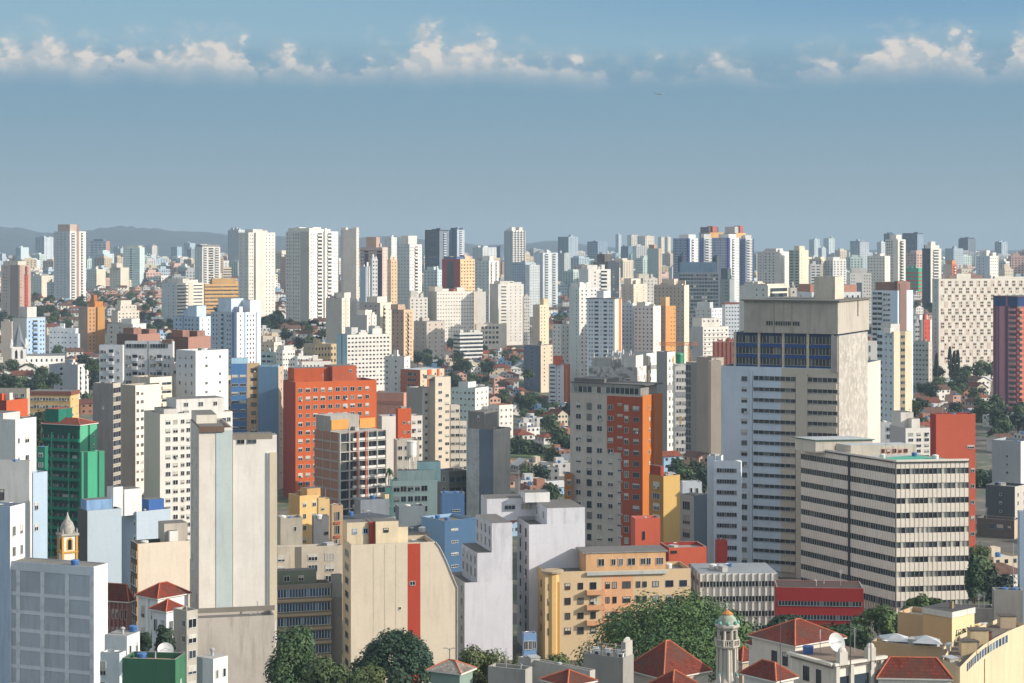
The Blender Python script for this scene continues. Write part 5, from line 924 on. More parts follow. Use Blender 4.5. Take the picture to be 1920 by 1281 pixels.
far('cream block behind the chequered slab, near the right edge', (1874, 1884, 1900), 504, 1250, 'd0c4ae', 'b8b2a5', R=[w(3, .8, .8)], top=[(.0, .5, .1, .6, 4, 'cabda7')])
far('pinkish roof storey peeking over the chequered slab', (1776, 1780, 1843), 516, 1100, 'c29a85', th=6, dep=10)
far('green and red glass office block left of the narrow dark tower', (1697, 1722, 1729), 503, 1500, '3f9a78', '3d9476', th=66, fh=4.2, L=[s('b04a35', 1.6, .3, .1, .95)], R=[s('b04a35', 1.6, .3, .1, .95)])
far('white framed office block with a dark glazed centre behind the roof chimney', (1588, 1594, 1634), 512, 1230, 'd8d3c8', th=10, dep=16, R=[p('56616b', .3, .55, 530, 580), w(2, .9, .9, .02, .25), w(3, .9, .9, .62, .98)], top=[(.1, .8, .2, .8, 4, 'cfcabf')])
far('narrow white slab just right of the tall framed tower foot', (88, 95, 102), 529, 1400, 'c9ccc9', 'b5bcba', th=40, R=[w(2, .9, .9)], L=[w(2, .9, .9)])
far('cream low tower right of the red-strip tower at the left', (57, 78, 100), 517, 1520, 'cabfa9', 'b9c3bb', L=[w(4, .9, .9)], R=[w(3, .8, .8, .5, 1)])
far('tall white block with a grey windowed side left of the peach banded block', (303, 331, 382), 531, 1150, 'dcd5c8', 'b9c1c0', th=34, L=[w(2, .9, .9, .3, .95)], R=[b(1.0, .02, .42, gl='far'), s('d8d1c4', 1.2, .6, .02, .42), p('cfc3b0', .44, .6, out=.3), b(1.0, .62, .95, gl='far')], top=[(.1, .5, .1, .8, 3.5, 'cfc9bd'), (.5, .9, .2, .9, 2.5, 'd6cfc2')])
far('peach banded office block with long ribbon windows', (381, 384, 480), 533, 1260, 'cfa46a', th=12, dep=22, fh=3.4, R=[b(1.0, gl='far'), s('d3aa72', 1.5, .4, zo=.2)], top=[(.15, .6, .2, .9, 5, 'c39a66')])
# filler blocks seen between the towers
# ================================================================ SPECIAL BUILDINGS AND SMALL THINGS
def wp(B, u, v, dz=0.0):
    lx, ly = -sin(B.skew), cos(B.skew); x = u * B.w + v * B.d * lx; y = v * B.d * ly; o = B.root.location
    return Vector((o.x + x * cos(B.t) - y * sin(B.t), o.y + x * sin(B.t) + y * cos(B.t), o.z + B.H + dz))
def house(label, xs, yt, Y, col, rc, hr, **kw):
    hkw = {k_: kw.pop(k_) for k_ in ('ov', 'h0') if k_ in kw}
    return bld(kw.pop('name', 'house'), label, xs, yt, Y, col, par=0, cat='house', ex=lambda B: hip(B, rc, hr, **hkw), **kw)
TR = '78372a'
# construction tower
def constr(B):
    mb = MB(); m = wall('c98f4a', .5); fc = B.R
    for a0, a1 in ((.0, .38), (.62, .97)): mb = MB(); mb.box(B.w * a0 + .2, B.w * a1, B.d * .35 - .25, B.d * .35 - .02, B.H + .5, B.H + 3.6, m); mb.build('plywood_screen', B.root)
bld(AT, 'unfinished brick and concrete frame tower under construction', (590, 636, 722), 812, 430, '8a8178', th=32, cl='9c6f5a', fh=2.95, tm=.1, dirt=.7, par=0, roof='a8a49c',
    L=[s('99948c', .55, .10, nm='concrete_beam'), f(4, '8d8881', .6, .09, .02, .98, nm='concrete_column')],
    R=[b(2.4, .02, .98, gl='dark', mull=7, fr='7d766d'), s('aaa59c', .28, .7, zo=.0, nm='floor_slab'), s('cfccc4', .75, .62, .28, .98, zo=.7, nm='balustrade'), f(6, 'aaa59c', .3, .75, .0, 1.0, nm='concrete_column'), f(2, 'b5562f', .35, .8, .27, .65, nm='orange_duct')],  # dark glazing stands in for shade inside the open frame
    top=[(.0, .62, .35, .95, 4.8, '9d9890', [s('99948c', .4, .08)], [])], ex=constr)
# courtyard mansion and pink hall
house('white mansion wing with a red hipped roof beside the blind cream wall', (259, 296, 353), 1122, 262, 'd9d8d4', '8f3a2a', 2.2, th=40, fh=4.2, R=[w(3, .9, 2.0)], L=[w(2, .9, 2.2), p('e0dfda', .45, .55, out=.3)])
house('front white mansion wing with a red roof and pilasters', (285, 312, 345), 1146, 250, 'd3d5d6', '863627', 1.6, th=40, fh=4.0, R=[w(2, .8, 1.8)], L=[w(2, .8, 2.0)])
house('old pink hall with a steep dark red roof behind the panelled wall', (190, 240, 247), 1128, 270, 'a56f66', '6f2f26', 3.2, th=60, cl='8d5a52', fh=3.4, L=[w(6, .6, 1.8, .1, 1), f(7, '9b6a62', .25, .3, .02, .98)])
# bottom row of tiled roofs and ornate houses
H1 = house('white house with a broad red hipped roof beside the antenna masts', (1410, 1491, 1580), 1210, 215, 'd3cabb', TR, 2.7, th=45, fh=3.2, R=[], L=[w(2, 1.0, 1.8, .4, .9, fr='dk')], dirt=.6)
H2 = house('large red hipped roof between the air-conditioner block and the ornate tower', (1176, 1245, 1328), 1272, 216, 'b9b2a5', TR, 4.6, th=42, fh=3.2, dirt=.7)
house('small red hipped roof at the bottom edge under the large red roof', (1225, 1262, 1305), 1292, 192, 'b9b2a5', TR, 2.0, th=42, fh=3.2)
house('small red hipped roof at the bottom edge left of the air-conditioner block', (1020, 1065, 1112), 1285, 190, 'a39d92', TR, 1.4, th=42, fh=3.2)
house('white house with a red roof just right of the ornate tower', (1404, 1420, 1448), 1212, 222, 'd3cfc6', TR, 1.2, th=30, fh=3.2)
house('red-roofed back wing behind the ornate tower', (1376, 1392, 1412), 1240, 228, 'b5a290', TR, 2.2, th=40, fh=3.2)
house('red roof corner at the bottom edge left of the ornate white building', (1395, 1455, 1488), 1276, 180, 'c9c3b8', TR, 1.8, th=48, fh=3.2)
def dentils(B):
    for fc, n in ((B.L, 26), (B.R, 26)):
        mb = MB(); fc.box(mb, -.3, fc.len + .3, .02, .7, B.H - .35, B.H + .0, wall('cfc8ba', .6)); m = wall('8d857a', .6)
        for i in range(n): a = fc.len * (i + .5) / n; fc.box(mb, a - .09, a + .09, .02, .4, B.H - .75, B.H - .38, m)
        mb.build('cornice', B.root)
def ornate(B):
    dentils(B); fc = B.R; mb = MB(); m = wall('b9b4a9', .7)
    for a in (.05, .62):
        fc.box(mb, fc.len * a, fc.len * a + 1.4, .02, .75, B.H - .3, B.H + 1.4, m); c = fc.pt(fc.len * a + .7, .4, 0)
        mb.lathe([(.7, B.H + 1.4), (.62, B.H + 1.75), (.35, B.H + 2.0), (.02, B.H + 2.05)], 12, m, (c[0], c[1]), sy=.55)
    mb.build('parapet_crest', B.root)
    mb = MB(); dk = glass('dark')
    for a0, a1 in ((.12, .30), (.38, .70)): fc.box(mb, fc.len * a0, fc.len * a1, .02, .1, 1, B.H - 2.0, dk)
    mb.build('entrance', B.root)
    mb = MB()
    for a in (.04, .33, .74, .95): fc.box(mb, fc.len * a - .3, fc.len * a + .3, .02, .5, 0, B.H - .5, m)
    mb.build('pilaster', B.root)
W1 = bld('house', 'white ornate building with a dentil cornice and arched crests under the satellite dish', (1485, 1563, 1655), 1243, 184, 'd3ccbf', th=42, cl='c3beb4', fh=3, dirt=.7, par=0, roof='7b6a5c', ex=ornate, L=[w(2, 1.0, 1.8, .2, .8, fr='dk')])
house('white house with a dentil cornice and a long red roof before the cream corner building', (1642, 1647, 1783), 1270, 186, 'd3ccbf', TR, 2.4, th=6, dep=9, fh=3, ov=.3)
# ornate grey tower
def ornate_tower():
    Y = 190; sc = Y / 2600; x = (1363.5 - CX) * sc; zz = lambda py: HC - (py - YH) * sc; zb = zz(1330)
    o = empty('ornate_tower', 'slender grey ornate tower with an open belfry and a copper-capped dome', 'tower', (x, Y * K, zb))
    st = wall('b9b2a5', .8); Z = lambda py: zz(py) - zb; n = 8; ph = pi / 8
    mb = MB(); mb.lathe([(2.1, 0), (2.0, Z(1290)), (1.55, Z(1272)), (1.25, Z(1258)), (1.18, Z(1215))], n, st, ph=ph)
    for i in range(8):
        a = i * pi / 4; c, s_ = cos(a), sin(a); mb.tube((1.35 * c, 1.35 * s_, Z(1285)), (1.28 * c, 1.28 * s_, Z(1212)), .2, st, 6)
    mb.build('shaft', o)
    for i in range(4):
        a = i * pi / 2 + pi / 4; mb = MB(); c, s_ = cos(a), sin(a); mb.tube((1.6 * c, 1.6 * s_, Z(1281)), (1.75 * c, 1.75 * s_, Z(1264)), .28, st, 6, .2); mb.tube((1.75 * c, 1.75 * s_, Z(1264)), (1.4 * c, 1.4 * s_, Z(1256)), .2, flat('6f9a8a', .7, name='copper'), 6, .05); mb.build('scroll', o)
    mb = MB(); mb.lathe([(1.2, Z(1216)), (1.75, Z(1211)), (1.8, Z(1208)), (1.55, Z(1208))], n, st, ph=ph); mb.build('balcony_floor', o)
    mb = MB()
    for i in range(8):
        a0, a1 = ph + i * pi / 4, ph + (i + 1) * pi / 4; p0, p1 = Vector((1.68 * cos(a0), 1.68 * sin(a0), Z(1208))), Vector((1.68 * cos(a1), 1.68 * sin(a1), Z(1208))); up = Vector((0, 0, .75))
        mb.tube(tuple(p0 + up), tuple(p1 + up), .09, st, 5)
        mb.tube(tuple(p0), tuple(p0 + up * 1.15), .14, st, 5)
        for j in (1, 2, 3): q = p0.lerp(p1, j / 4); mb.tube(tuple(q), tuple(q + up), .06, st, 5)
    mb.build('balustrade', o)
    mb = MB(); mb.lathe([(.75, Z(1208)), (.75, Z(1180))], n, wall('6d675e', .9), ph=ph); mb.build('core', o)
    for i in range(8):
        a = ph + i * pi / 4; mb = MB(); c, s_ = cos(a), sin(a); mb.tube((1.3 * c, 1.3 * s_, Z(1208)), (1.25 * c, 1.25 * s_, Z(1180)), .19, st, 7); mb.build('column', o)
    mb = MB(); mb.lathe([(1.3, Z(1181)), (1.45, Z(1178)), (1.75, Z(1174)), (1.78, Z(1170)), (1.35, Z(1168))], n, st, ph=ph); mb.build('cornice', o)
    mb = MB(); mb.lathe([(1.4, Z(1169)), (1.32, Z(1164)), (1.15, Z(1159)), (.8, Z(1154)), (.62, Z(1151))], 16, flat('8f9a86', .7, name='verdigris_dome', var=.3)); mb.build('dome', o, smooth=True)
    cp = flat('6fa393', .7, name='copper')
    for i in range(8): a = i * pi / 4; mb = MB(); c, s_ = cos(a), sin(a); mb.lathe([(.2, Z(1169)), (.24, Z(1166)), (.05, Z(1162))], 7, cp, (1.5 * c, 1.5 * s_)); mb.build('finial', o)
    mb = MB(); mb.lathe([(.75, Z(1152)), (.78, Z(1150)), (.5, Z(1147)), (.1, Z(1144)), (.05, Z(1143))], 10, flat('b3763f', .6, name='copper_cap')); mb.build('cap', o)
ornate_tower()
# grey block with air conditioners
A1 = bld('machine_block', 'stained concrete block carrying a row of air conditioners and a railing', (1094, 1168, 1188), 1234, 214, '8d8a84', th=62, dirt=1.0, fh=3, par=.3, roof='8f8c86')
def units():
    tgt = None
    mb = MB(); c = flat('c3c4c0', .5, name='unit_case'); dk = flat('3c3e40', .6, name='unit_grille'); mb.box(-.45, .45, -.2, .2, 0, .85, c); case = mb.mesh('case')
    mb = MB(); mb.lathe([(.3, 0), (.3, .03), (.1, .03)], 14, dk); fan = mb.mesh('fan_grille')
    for i in range(9):
        q = wp(A1, .18 + .3 * (i % 3), .10 + .1 * i, -.3); o = empty('air_conditioner', 'grey outdoor unit in the row behind the railing of the stained concrete block', 'air conditioner', q, A1.t - pi / 2, 'air conditioners on the stained block'); put(case, 'case', o); f_ = put(fan, 'fan_grille', o, (0, -.2, .43)); f_.rotation_euler = (pi / 2, 0, 0)
    mb = MB(); m = flat('b3b5b2', .5, name='rail'); P4 = [(0.02, 1), (0.02, .02), (.98, .02), (.98, .9)]
    for (u0, v0), (u1, v1) in zip(P4, P4[1:]):
        for h in (.6, 1.1): mb.tube((u0 * A1.w, v0 * A1.d, A1.H + h), (u1 * A1.w, v1 * A1.d, A1.H + h), .04, m, 5)
        for j in range(5): t_ = j / 4; x_, y_ = (u0 + (u1 - u0) * t_) * A1.w, (v0 + (v1 - v0) * t_) * A1.d; mb.tube((x_, y_, A1.H), (x_, y_, A1.H + 1.1), .04, m, 5)
    mb.build('railing', A1.root)
    mb = MB(); m = wall('a9a59d', .9); mb.box(A1.w * .3, A1.w * .95, .1, .9, A1.H, A1.H + 2.2, m); mb.lathe([(A1.w * .32, A1.H + 2.2), (A1.w * .28, A1.H + 2.6), (.05, A1.H + 2.85)], 12, m, (A1.w * .62, .5), sy=.2); mb.build('crest', A1.root)
units()
bld('machine_block', 'low grey roof block with a stair rail at the bottom edge', (915, 985, 998), 1256, 200, '9a978f', th=66, dirt=1.0, roof='4a4b4d', fh=3)
house('shed with a pale hipped sheet roof by the street lamp', (808, 862, 886), 1262, 205, '7d8f84', 'a9a398', 1.3, th=60, fh=3)
bld('stair_tower', 'small white-grey chimney block beside the concrete air-conditioner block', (1098, 1106, 1116), 1258, 200, 'aaa69d', th=50, dirt=.9)
# curved cream corner building
def curved():
    pts = [(1800, 1249, 188), (1812, 1236, 191), (1826, 1222, 194.5), (1845, 1209, 198.5), (1866, 1198, 202), (1890, 1190, 205.5), (1920, 1181, 209)]
    W3 = [P(px, 0, Y) for px, py, Y in pts]; zt = P(1845, 1209, 198.5)[2]; zb = zt - 34; o = empty('corner_building', 'cream corner building with a curved blind wall and a strip of terrace windows', 'building', (W3[0].x, W3[0].y, zb)); L0 = Vector((W3[0].x, W3[0].y, 0)); H_ = zt - zb
    q = [(v.x - L0.x, v.y - L0.y) for v in W3]; bk = [(q[-1][0] - 1, q[-1][1] + 7), (q[3][0] - 2.5, q[3][1] + 6), (q[0][0] - 1.2, q[0][1] + 5)]
    mb = MB(); m = wall('c9b696', .5); ring = q + bk
    for i in range(len(ring)):
        a, c = ring[i], ring[(i + 1) % len(ring)]; mb.poly([(a[0], a[1], 0), (c[0], c[1], 0), (c[0], c[1], H_), (a[0], a[1], H_)], m)
    mb.build('wall', o); mb = MB(); mb.poly([(x, y, H_ - .6) for x, y in ring], ROOF('6f665c')); mb.build('roof', o)
    for i in range(1, 5):
        a, c = Vector(q[i] + (0,)), Vector(q[i + 1] + (0,)); d = (c - a); n = Vector((d.y, -d.x, 0)).normalized() * .04
        for j in range(4):
            u0, u1 = a + d * (j / 4 + .04), a + d * ((j + 1) / 4 - .04); mb = MB(); mb.poly([tuple(u0 + n + Vector((0, 0, H_ - 1.6))), tuple(u1 + n + Vector((0, 0, H_ - 1.6))), tuple(u1 + n + Vector((0, 0, H_ - .5))), tuple(u0 + n + Vector((0, 0, H_ - .5)))], glass('blue')); mb.build('window', o)
    a, c = Vector(q[3] + (0,)), Vector(q[4] + (0,)); mb = MB(); n = Vector((c.y - a.y, a.x - c.x, 0)).normalized() * .1; mb.tube(tuple(a + n), tuple(a + n + Vector((0, 0, H_ - 2))), .06, flat('8d5a35', .7, name='drainpipe')); mb.build('drainpipe', o)
    rr = random.Random(2); cen = Vector((sum(x for x, y in bk) / 3, sum(y for x, y in bk) / 3, 0))
    for i, (a_, wd, hh, cl_) in enumerate(((1, 2.2, 1.9, 'c0a882'), (2, 1.7, 1.2, '8f8a82'), (3, 2.6, 2.3, 'cbb48c'), (4, 1.8, 1.5, '7d5442'), (5, 2.4, 1.8, 'b9a589'))):
        c = Vector(q[a_] + (0,)).lerp(cen, .42) if a_ < 5 else Vector(q[5] + (0,)).lerp(Vector(bk[0] + (0,)), .5)
        mb = MB(); mb.box(c.x - wd / 2, c.x + wd / 2, c.y - wd * .4, c.y + wd * .4, H_ - .6, H_ - .6 + hh, wall(cl_, .8)); mb.box(c.x - wd / 2 - .1, c.x + wd / 2 + .1, c.y - wd * .4 - .1, c.y + wd * .4 + .1, H_ - .6 + hh, H_ - .5 + hh, ROOF('57504a')); mb.build('rooftop_room', o)
    return o, L0, H_, zb
curved()
bld('house', 'narrow shop corner building with bands, left of the curved cream wall', (1756, 1798, 1803), 1240, 192, 'b39d7d', th=72, fh=3, L=[b(1.2, .1, .9, gl='blue')], dirt=.5)
def terrace():
    m = flat('b9bcbb', .5, name='tent_sheet'); rr = random.Random(8)
    for lb, px0, px1, py, Y in (('left pale tent-like sheet roof on the cream terrace storey', 1655, 1712, 1206, 226), ('right pale tent-like sheet roof on the cream terrace storey', 1712, 1768, 1210, 223)):
        a, c = P(px0, py, Y), P(px1, py + 3, Y - 2); o = empty('tent_canopy', lb, 'canopy', a); d = c - a; n = Vector((.25, 4.6, 0)); mb = MB(); z = Vector((0, 0, .35)); ap = d / 2 + n / 2 + Vector((0, 0, 1.3)); q = [z, d + z, d + n + z, n + z]
        for i in range(4): mb.poly([tuple(q[i]), tuple(q[(i + 1) % 4]), tuple(ap)], m)
        mb.build('sheet', o); mb = MB(); pm = flat('8d8f90', .5, name='post')
        for v in q: mb.tube((v.x, v.y, -1.2), (v.x, v.y, .35), .06, pm, 5)
        mb.build('posts', o)
    for i, (px, py) in enumerate(((1800, 1200), (1808, 1197), (1817, 1195), (1824, 1190), (1829, 1188))):
        q = P(px, py + 6, 226); o = empty('potted_plant', 'bushy potted plant in the row on the terrace below the cream stair house', 'plant', q, 0, 'potted plants on the cream terrace'); mb = MB(); mb.lathe([(.22, 0), (.3, .5)], 10, flat('8d5a42', .8, name='clay_pot')); mb.build('pot', o); mb = MB(); lm = leaf('3f5a30')
        for _ in range(160):
            c = Vector((rr.gauss(0, .32), rr.gauss(0, .32), .5 + abs(rr.gauss(.5, .35)))); e = Vector((rr.gauss(0, 1), rr.gauss(0, 1), rr.gauss(0, 1))).normalized() * .16; g_ = e.orthogonal() * .7; mb.poly([tuple(c - e), tuple(c - g_), tuple(c + e), tuple(c + g_)], lm)
        mb.build('foliage', o)
terrace()
bld('house', 'low cream terrace room with a dark flat roof behind the curved wall windows', (1828, 1838, 1862), 1196, 226, 'c9ae80', th=40, fh=2.6, R=[w(2, .7, 1.0)], dirt=.4, roof='4a4541')
bld('house', 'small brown-roofed shop storey at the near end of the curved wall', (1768, 1792, 1801), 1222, 206, 'b09a78', th=66, fh=2.8, L=[w(2, .9, 1.2)], dirt=.6, roof='6d4a38', par=0)
# churches
def white_church():
    Y = 840; sc = Y / 2600; X = lambda px: (px - CX) * sc; zz = lambda py: HC - (py - YH) * sc; zb = zz(712); Z = lambda py: zz(py) - zb
    o = empty('church', 'white neo-gothic church with a pointed spire and corner pinnacles', 'church', (X(35), Y * K, zb), .30); wm_ = wall('dedbd4', .4); dk = glass('dark'); sl_ = flat('6d7478', .7, name='slate')
    t = 4.3
    mb = MB(); mb.box(-t, t, -t, t, 0, Z(650), wm_); mb.build('tower', o)
    for sx in (-1, 1):
        for y_ in (0, 1):
            pass
    for face in range(2):
        for j in (-1.6, 1.6):
            mb = MB(); z0, z1 = Z(672), Z(656)
            q = [(-.75, z0), (.75, z0), (.75, z1 - .9), (0, z1 + .4), (-.75, z1 - .9)]
            mb.poly([((j + a, -t - .05, z) if face == 0 else (t + .05, j + a, z)) for a, z in q], dk); mb.build('lancet_window', o)
    mb = MB(); mb.lathe([(t * .98, Z(650)), (t * .55, Z(632)), (.1, Z(607))], 8, sl_, ph=pi / 8); mb.build('spire', o)
    for sx in (-1, 1):
        for sy in (-1, 1):
            mb = MB(); mb.box(sx * t - .8, sx * t + .8, sy * t - .8, sy * t + .8, Z(652), Z(645), wm_); mb.lathe([(1.0, Z(645)), (.05, Z(634))], 6, wm_, (sx * t, sy * t)); mb.build('pinnacle', o)
    mb = MB(); L_ = 22
    mb.box(-t * 2.0, t * 2.0, -t - 1.5, t * .9, -4, Z(690), wm_); mb.poly([(-t * 2.0, -t - 1.5, Z(690)), (t * 2.0, -t - 1.5, Z(690)), (0, -t - 1.5, Z(672))], wm_); mb.build('front', o)
    mb = MB(); mb.lathe([(2.0, 0), (2.0, .1)], 14, dk); q = put(mb.mesh('portal_arch'), 'portal_arch', o, (0, -t - 1.6, Z(697))); q.rotation_euler = (pi / 2, 0, 0)
    mb = MB(); mb.box(t * .6, t * .6 + 26, t * .2, t * 3.4, -4, Z(684), wm_); mb.box(t * .6 + 1, t * .6 + 25, t * .9, t * 2.7, Z(684), Z(668), wm_); mb.build('nave', o)
    mb = MB(); mb.box(t * .6 + .5, t * .6 + 25.5, t * .8, t * 2.8, Z(668), Z(666), sl_); mb.build('nave_roof', o)
    for i in range(8):
        for z0, z1, y_ in ((Z(703), Z(692), t * .2), (Z(680), Z(674), t * .9)):
            mb = MB(); x_ = t * .6 + 2.2 + i * 3; mb.poly([(x_ - .5, y_ - .05, z0), (x_ + .5, y_ - .05, z0), (x_ + .5, y_ - .05, z1 - .5), (x_, y_ - .05, z1), (x_ - .5, y_ - .05, z1 - .5)], dk); mb.build('lancet_window', o)
    SIL.append((12, 100, 660, Y))
white_church()
def dome_church():
    Y = 318; sc = Y / 2600; zz = lambda py: HC - (py - YH) * sc; zb = zz(1085); Z = lambda py: zz(py) - zb
    o = empty('bell_tower', 'small baroque bell tower with a grey dome and ochre trim beside the green building', 'church', ((126.5 - CX) * sc, Y * K, zb), .55); wm_ = wall('dcd6c8', .5); oc = wall('c9953f', .4); gd = flat('a39f96', .8, name='dome_render', var=.3); t = 1.62
    mb = MB(); mb.box(-t, t, -t, t, 0, Z(1003), wm_); mb.build('shaft', o)
    for sx in (-1, 1):
        for sy in (-1, 1): mb = MB(); mb.box(sx * t - .22, sx * t + .22, sy * t - .22, sy * t + .22, 0, Z(1003), oc); mb.build('pilaster', o)
    mb = MB(); mb.box(-t - .3, t + .3, -t - .3, t + .3, Z(1035), Z(1032), oc); mb.box(-t - .45, t + .45, -t - .45, t + .45, Z(1003), Z(999), gd); mb.build('cornice', o)
    for r_ in (0, pi / 2, -pi / 2):
        for nm, dd, mt in (('arch_surround', .34, oc), ('arched_opening', 0, glass('dark'))):
            mb = MB(); h0, h1, a = Z(1029) - dd * .4, Z(1013), .42 + dd; q = [(-a, h0), (a, h0)] + [(a * cos(pi * i / 8), h1 + a * sin(pi * i / 8)) for i in range(9)]
            y_ = -t - (.05 if dd else .09); M3 = Matrix.Rotation(r_, 3, 'Z'); mb.poly([tuple(M3 @ Vector((x_, y_, z_))) for x_, z_ in q], mt); mb.build(nm, o)
    mb = MB(); mb.lathe([(t * .95, Z(999)), (t * 1.0, Z(992)), (t * .96, Z(988)), (t * .75, Z(980)), (t * .42, Z(975)), (t * .3, Z(972)), (.22, Z(966)), (.06, Z(960))], 16, gd); mb.build('dome', o, smooth=True)
    for i in range(4):
        a = i * pi / 2 + pi / 4; mb = MB(); mb.lathe([(.2, Z(999)), (.22, Z(994)), (.04, Z(989))], 6, gd, (t * 1.2 * cos(a) * 1.2, t * 1.2 * sin(a) * 1.2)); mb.build('urn', o)
dome_church()
# white water tower
def water_tower():
    Y = 446; sc = Y / 2600; zz = lambda py: HC - (py - YH) * sc; zb = zz(905); Z = lambda py: zz(py) - zb; o = empty('water_tower', 'white cylindrical water tower on slim columns', 'water tower', ((771.5 - CX) * sc, Y * K, zb)); wm_ = wall('d6d3cb', .6)
    mb = MB(); mb.lathe([(1.4, Z(857)), (1.6, Z(853)), (1.6, Z(832)), (1.5, Z(829)), (1.75, Z(829)), (1.75, Z(827))], 20, wm_); mb.build('tank', o)
    for i in range(6): a = i * pi / 3; mb = MB(); mb.tube((1.3 * cos(a), 1.3 * sin(a), 0), (1.3 * cos(a), 1.3 * sin(a), Z(855)), .17, wm_, 6); mb.build('column', o)
water_tower()
# crane
def crane():
    Y = 700; sc = Y / 2600; zz = lambda py: HC - (py - YH) * sc; zb = zz(705); Z = lambda py: zz(py) - zb; o = empty('tower_crane', 'orange tower crane among the houses', 'crane', ((1293 - CX) * sc, Y * K, zb)); m = flat('c8762c', .6, name='crane_paint')
    def lattice(a, b_, wd, n, nm):
        mb = MB(); a = Vector(a); b_ = Vector(b_); d = b_ - a; side = Vector((0, 1, 0)) * wd / 2; up = (Vector((0, 0, 1)) if abs(d.x) > abs(d.z) else Vector((1, 0, 0))) * wd / 2
        C4 = [side + up, side - up, -side - up, -side + up]
        for c in C4: mb.tube(tuple(a + c), tuple(b_ + c), .16, m, 4)
        for i in range(n):
            q0, q1 = a + d * (i / n), a + d * ((i + 1) / n)
            for j in range(4): mb.tube(tuple(q0 + C4[j]), tuple(q1 + C4[(j + 1) % 4]), .10, m, 4)
        mb.build(nm, o)
    lattice((0, 0, 0), (0, 0, Z(646)), 1.5, 12, 'mast'); lattice((-15.5, 0, Z(645)), (1, 0, Z(645)), 1.3, 16, 'jib'); lattice((0, 0, Z(645)), (4, 0, Z(645)), 1.3, 4, 'counter_jib')
    mb = MB(); mb.box(2.6, 4.2, -.8, .8, Z(651), Z(645) - .7, flat('6d6a66', .8, name='ballast')); mb.build('counterweight', o); mb = MB(); mb.box(.2, 1.7, -.9, .9, Z(655), Z(648), flat('4f6f77', .3, name='cab')); mb.build('cab', o)
crane()
# dishes, tanks, antennas, lamp, plane
def dish(label, pos, r, rz, tilt=.9):
    o = empty('satellite_dish', label, 'satellite dish', pos, rz); m = flat('b9bab6', .5, name='dish_mesh'); mb = MB()
    prof = [(max(.02, r * i / 6), r * .28 * (i / 6) ** 2) for i in range(7)]; mb.lathe(prof, 24, m, cap=False); d = put(mb.mesh('reflector'), 'reflector', o, (0, 0, r * 1.15)); d.rotation_euler = (tilt, 0, 0); d.data.polygons.foreach_set('use_smooth', [True] * len(d.data.polygons))
    mb = MB(); mb.tube((0, 0, 0), (0, .1, r * 1.1), .07, flat('6f7072', .5, name='dish_pole')); mb.build('pole', o)
    mb = MB(); n = Vector((0, -sin(tilt), cos(tilt))); b0 = Vector((0, 0, r * 1.15)); mb.tube(tuple(b0 + Vector((r * .7, 0, 0)) + n * r * .1), tuple(b0 + n * r * .75), .03, flat('6f7072', .5, name='dish_pole')); mb.tube(tuple(b0 + Vector((-r * .7, 0, 0)) + n * r * .1), tuple(b0 + n * r * .75), .03, flat('6f7072', .5, name='dish_pole')); mb.build('feed_arm', o)
dish('large white satellite dish on the roof of the ornate white building', wp(W1, .42, .45, 0), 1.35, .55, 1.15)
dish('white satellite dish beside the courtyard tree behind the green box', P(310, 1238, 205), 1.2, .3, .9)
def tank(label, pos, r, h, c='2f5a94'):
    o = empty('water_tank', label, 'water tank', pos); mb = MB(); mb.lathe([(r * .85, 0), (r, h * .8), (r * .98, h * .85)], 16, flat(c, .5, name='tank_plastic')); mb.build('tank', o); mb = MB(); mb.lathe([(r * 1.03, h * .85), (r * .9, h * .95), (r * .3, h * 1.02)], 16, flat(c, .5, name='tank_plastic')); mb.build('lid', o)
tank('blue plastic water tank on the roof of the ornate white building', wp(W1, .12, .75, 0), .75, 1.1)
o_ = P(1274, 682, 592); tank('bright green water tank on the tan slab roof', P(1274, 682, 590), 1.7, 4.6, '2f8a62')
def mast(label, pos, h, r=.05, arms=0, guy=0, c='4f5254'):
    o = empty('antenna_mast', label, 'antenna', pos); m = flat(c, .5, name='mast_metal'); mb = MB(); mb.tube((0, 0, 0), (0, 0, h), r, m, 6, r * .6); mb.build('mast', o)
    if arms:
        mb = MB()
        for i in range(arms): z = h - .4 - i * .55; mb.tube((-.6 + .05 * i, 0, z), (.6 - .05 * i, .1, z), r * .6, m, 4)
        mb.build('aerial_arms', o)
    if guy:
        mb = MB()
        for i in range(3): a = i * 2.1 + .3; mb.tube((0, 0, h * .55), (guy * cos(a), guy * sin(a), 0), .025, m, 4)
        mb.build('guy_wires', o)
mast('thin pale floodlight mast standing beside the sports field', P(973, 945, 470), 11.5, .10, 2, 0, 'b5b7b5')
mast('many-armed grey aerial mast among the valley houses by the field', P(1008, 792, 800), 16.5, .16, 5, 0, '8d8f8f')
mast('leftmost tall bare mast in front of the red hipped roof', P(1463, 1300, 178), 9.0, .07)
mast('tall dark mast left of the large satellite dish', P(1594.5, 1262, 182), 7.0, .08)
mast('tall dark mast right of the large satellite dish', P(1633, 1256, 182), 6.6, .08)
mast('guyed mast on the stained concrete block at the right edge', P(1900, 1104, 256), 8.5, .06, 0, 1.6, 'a9aba9')
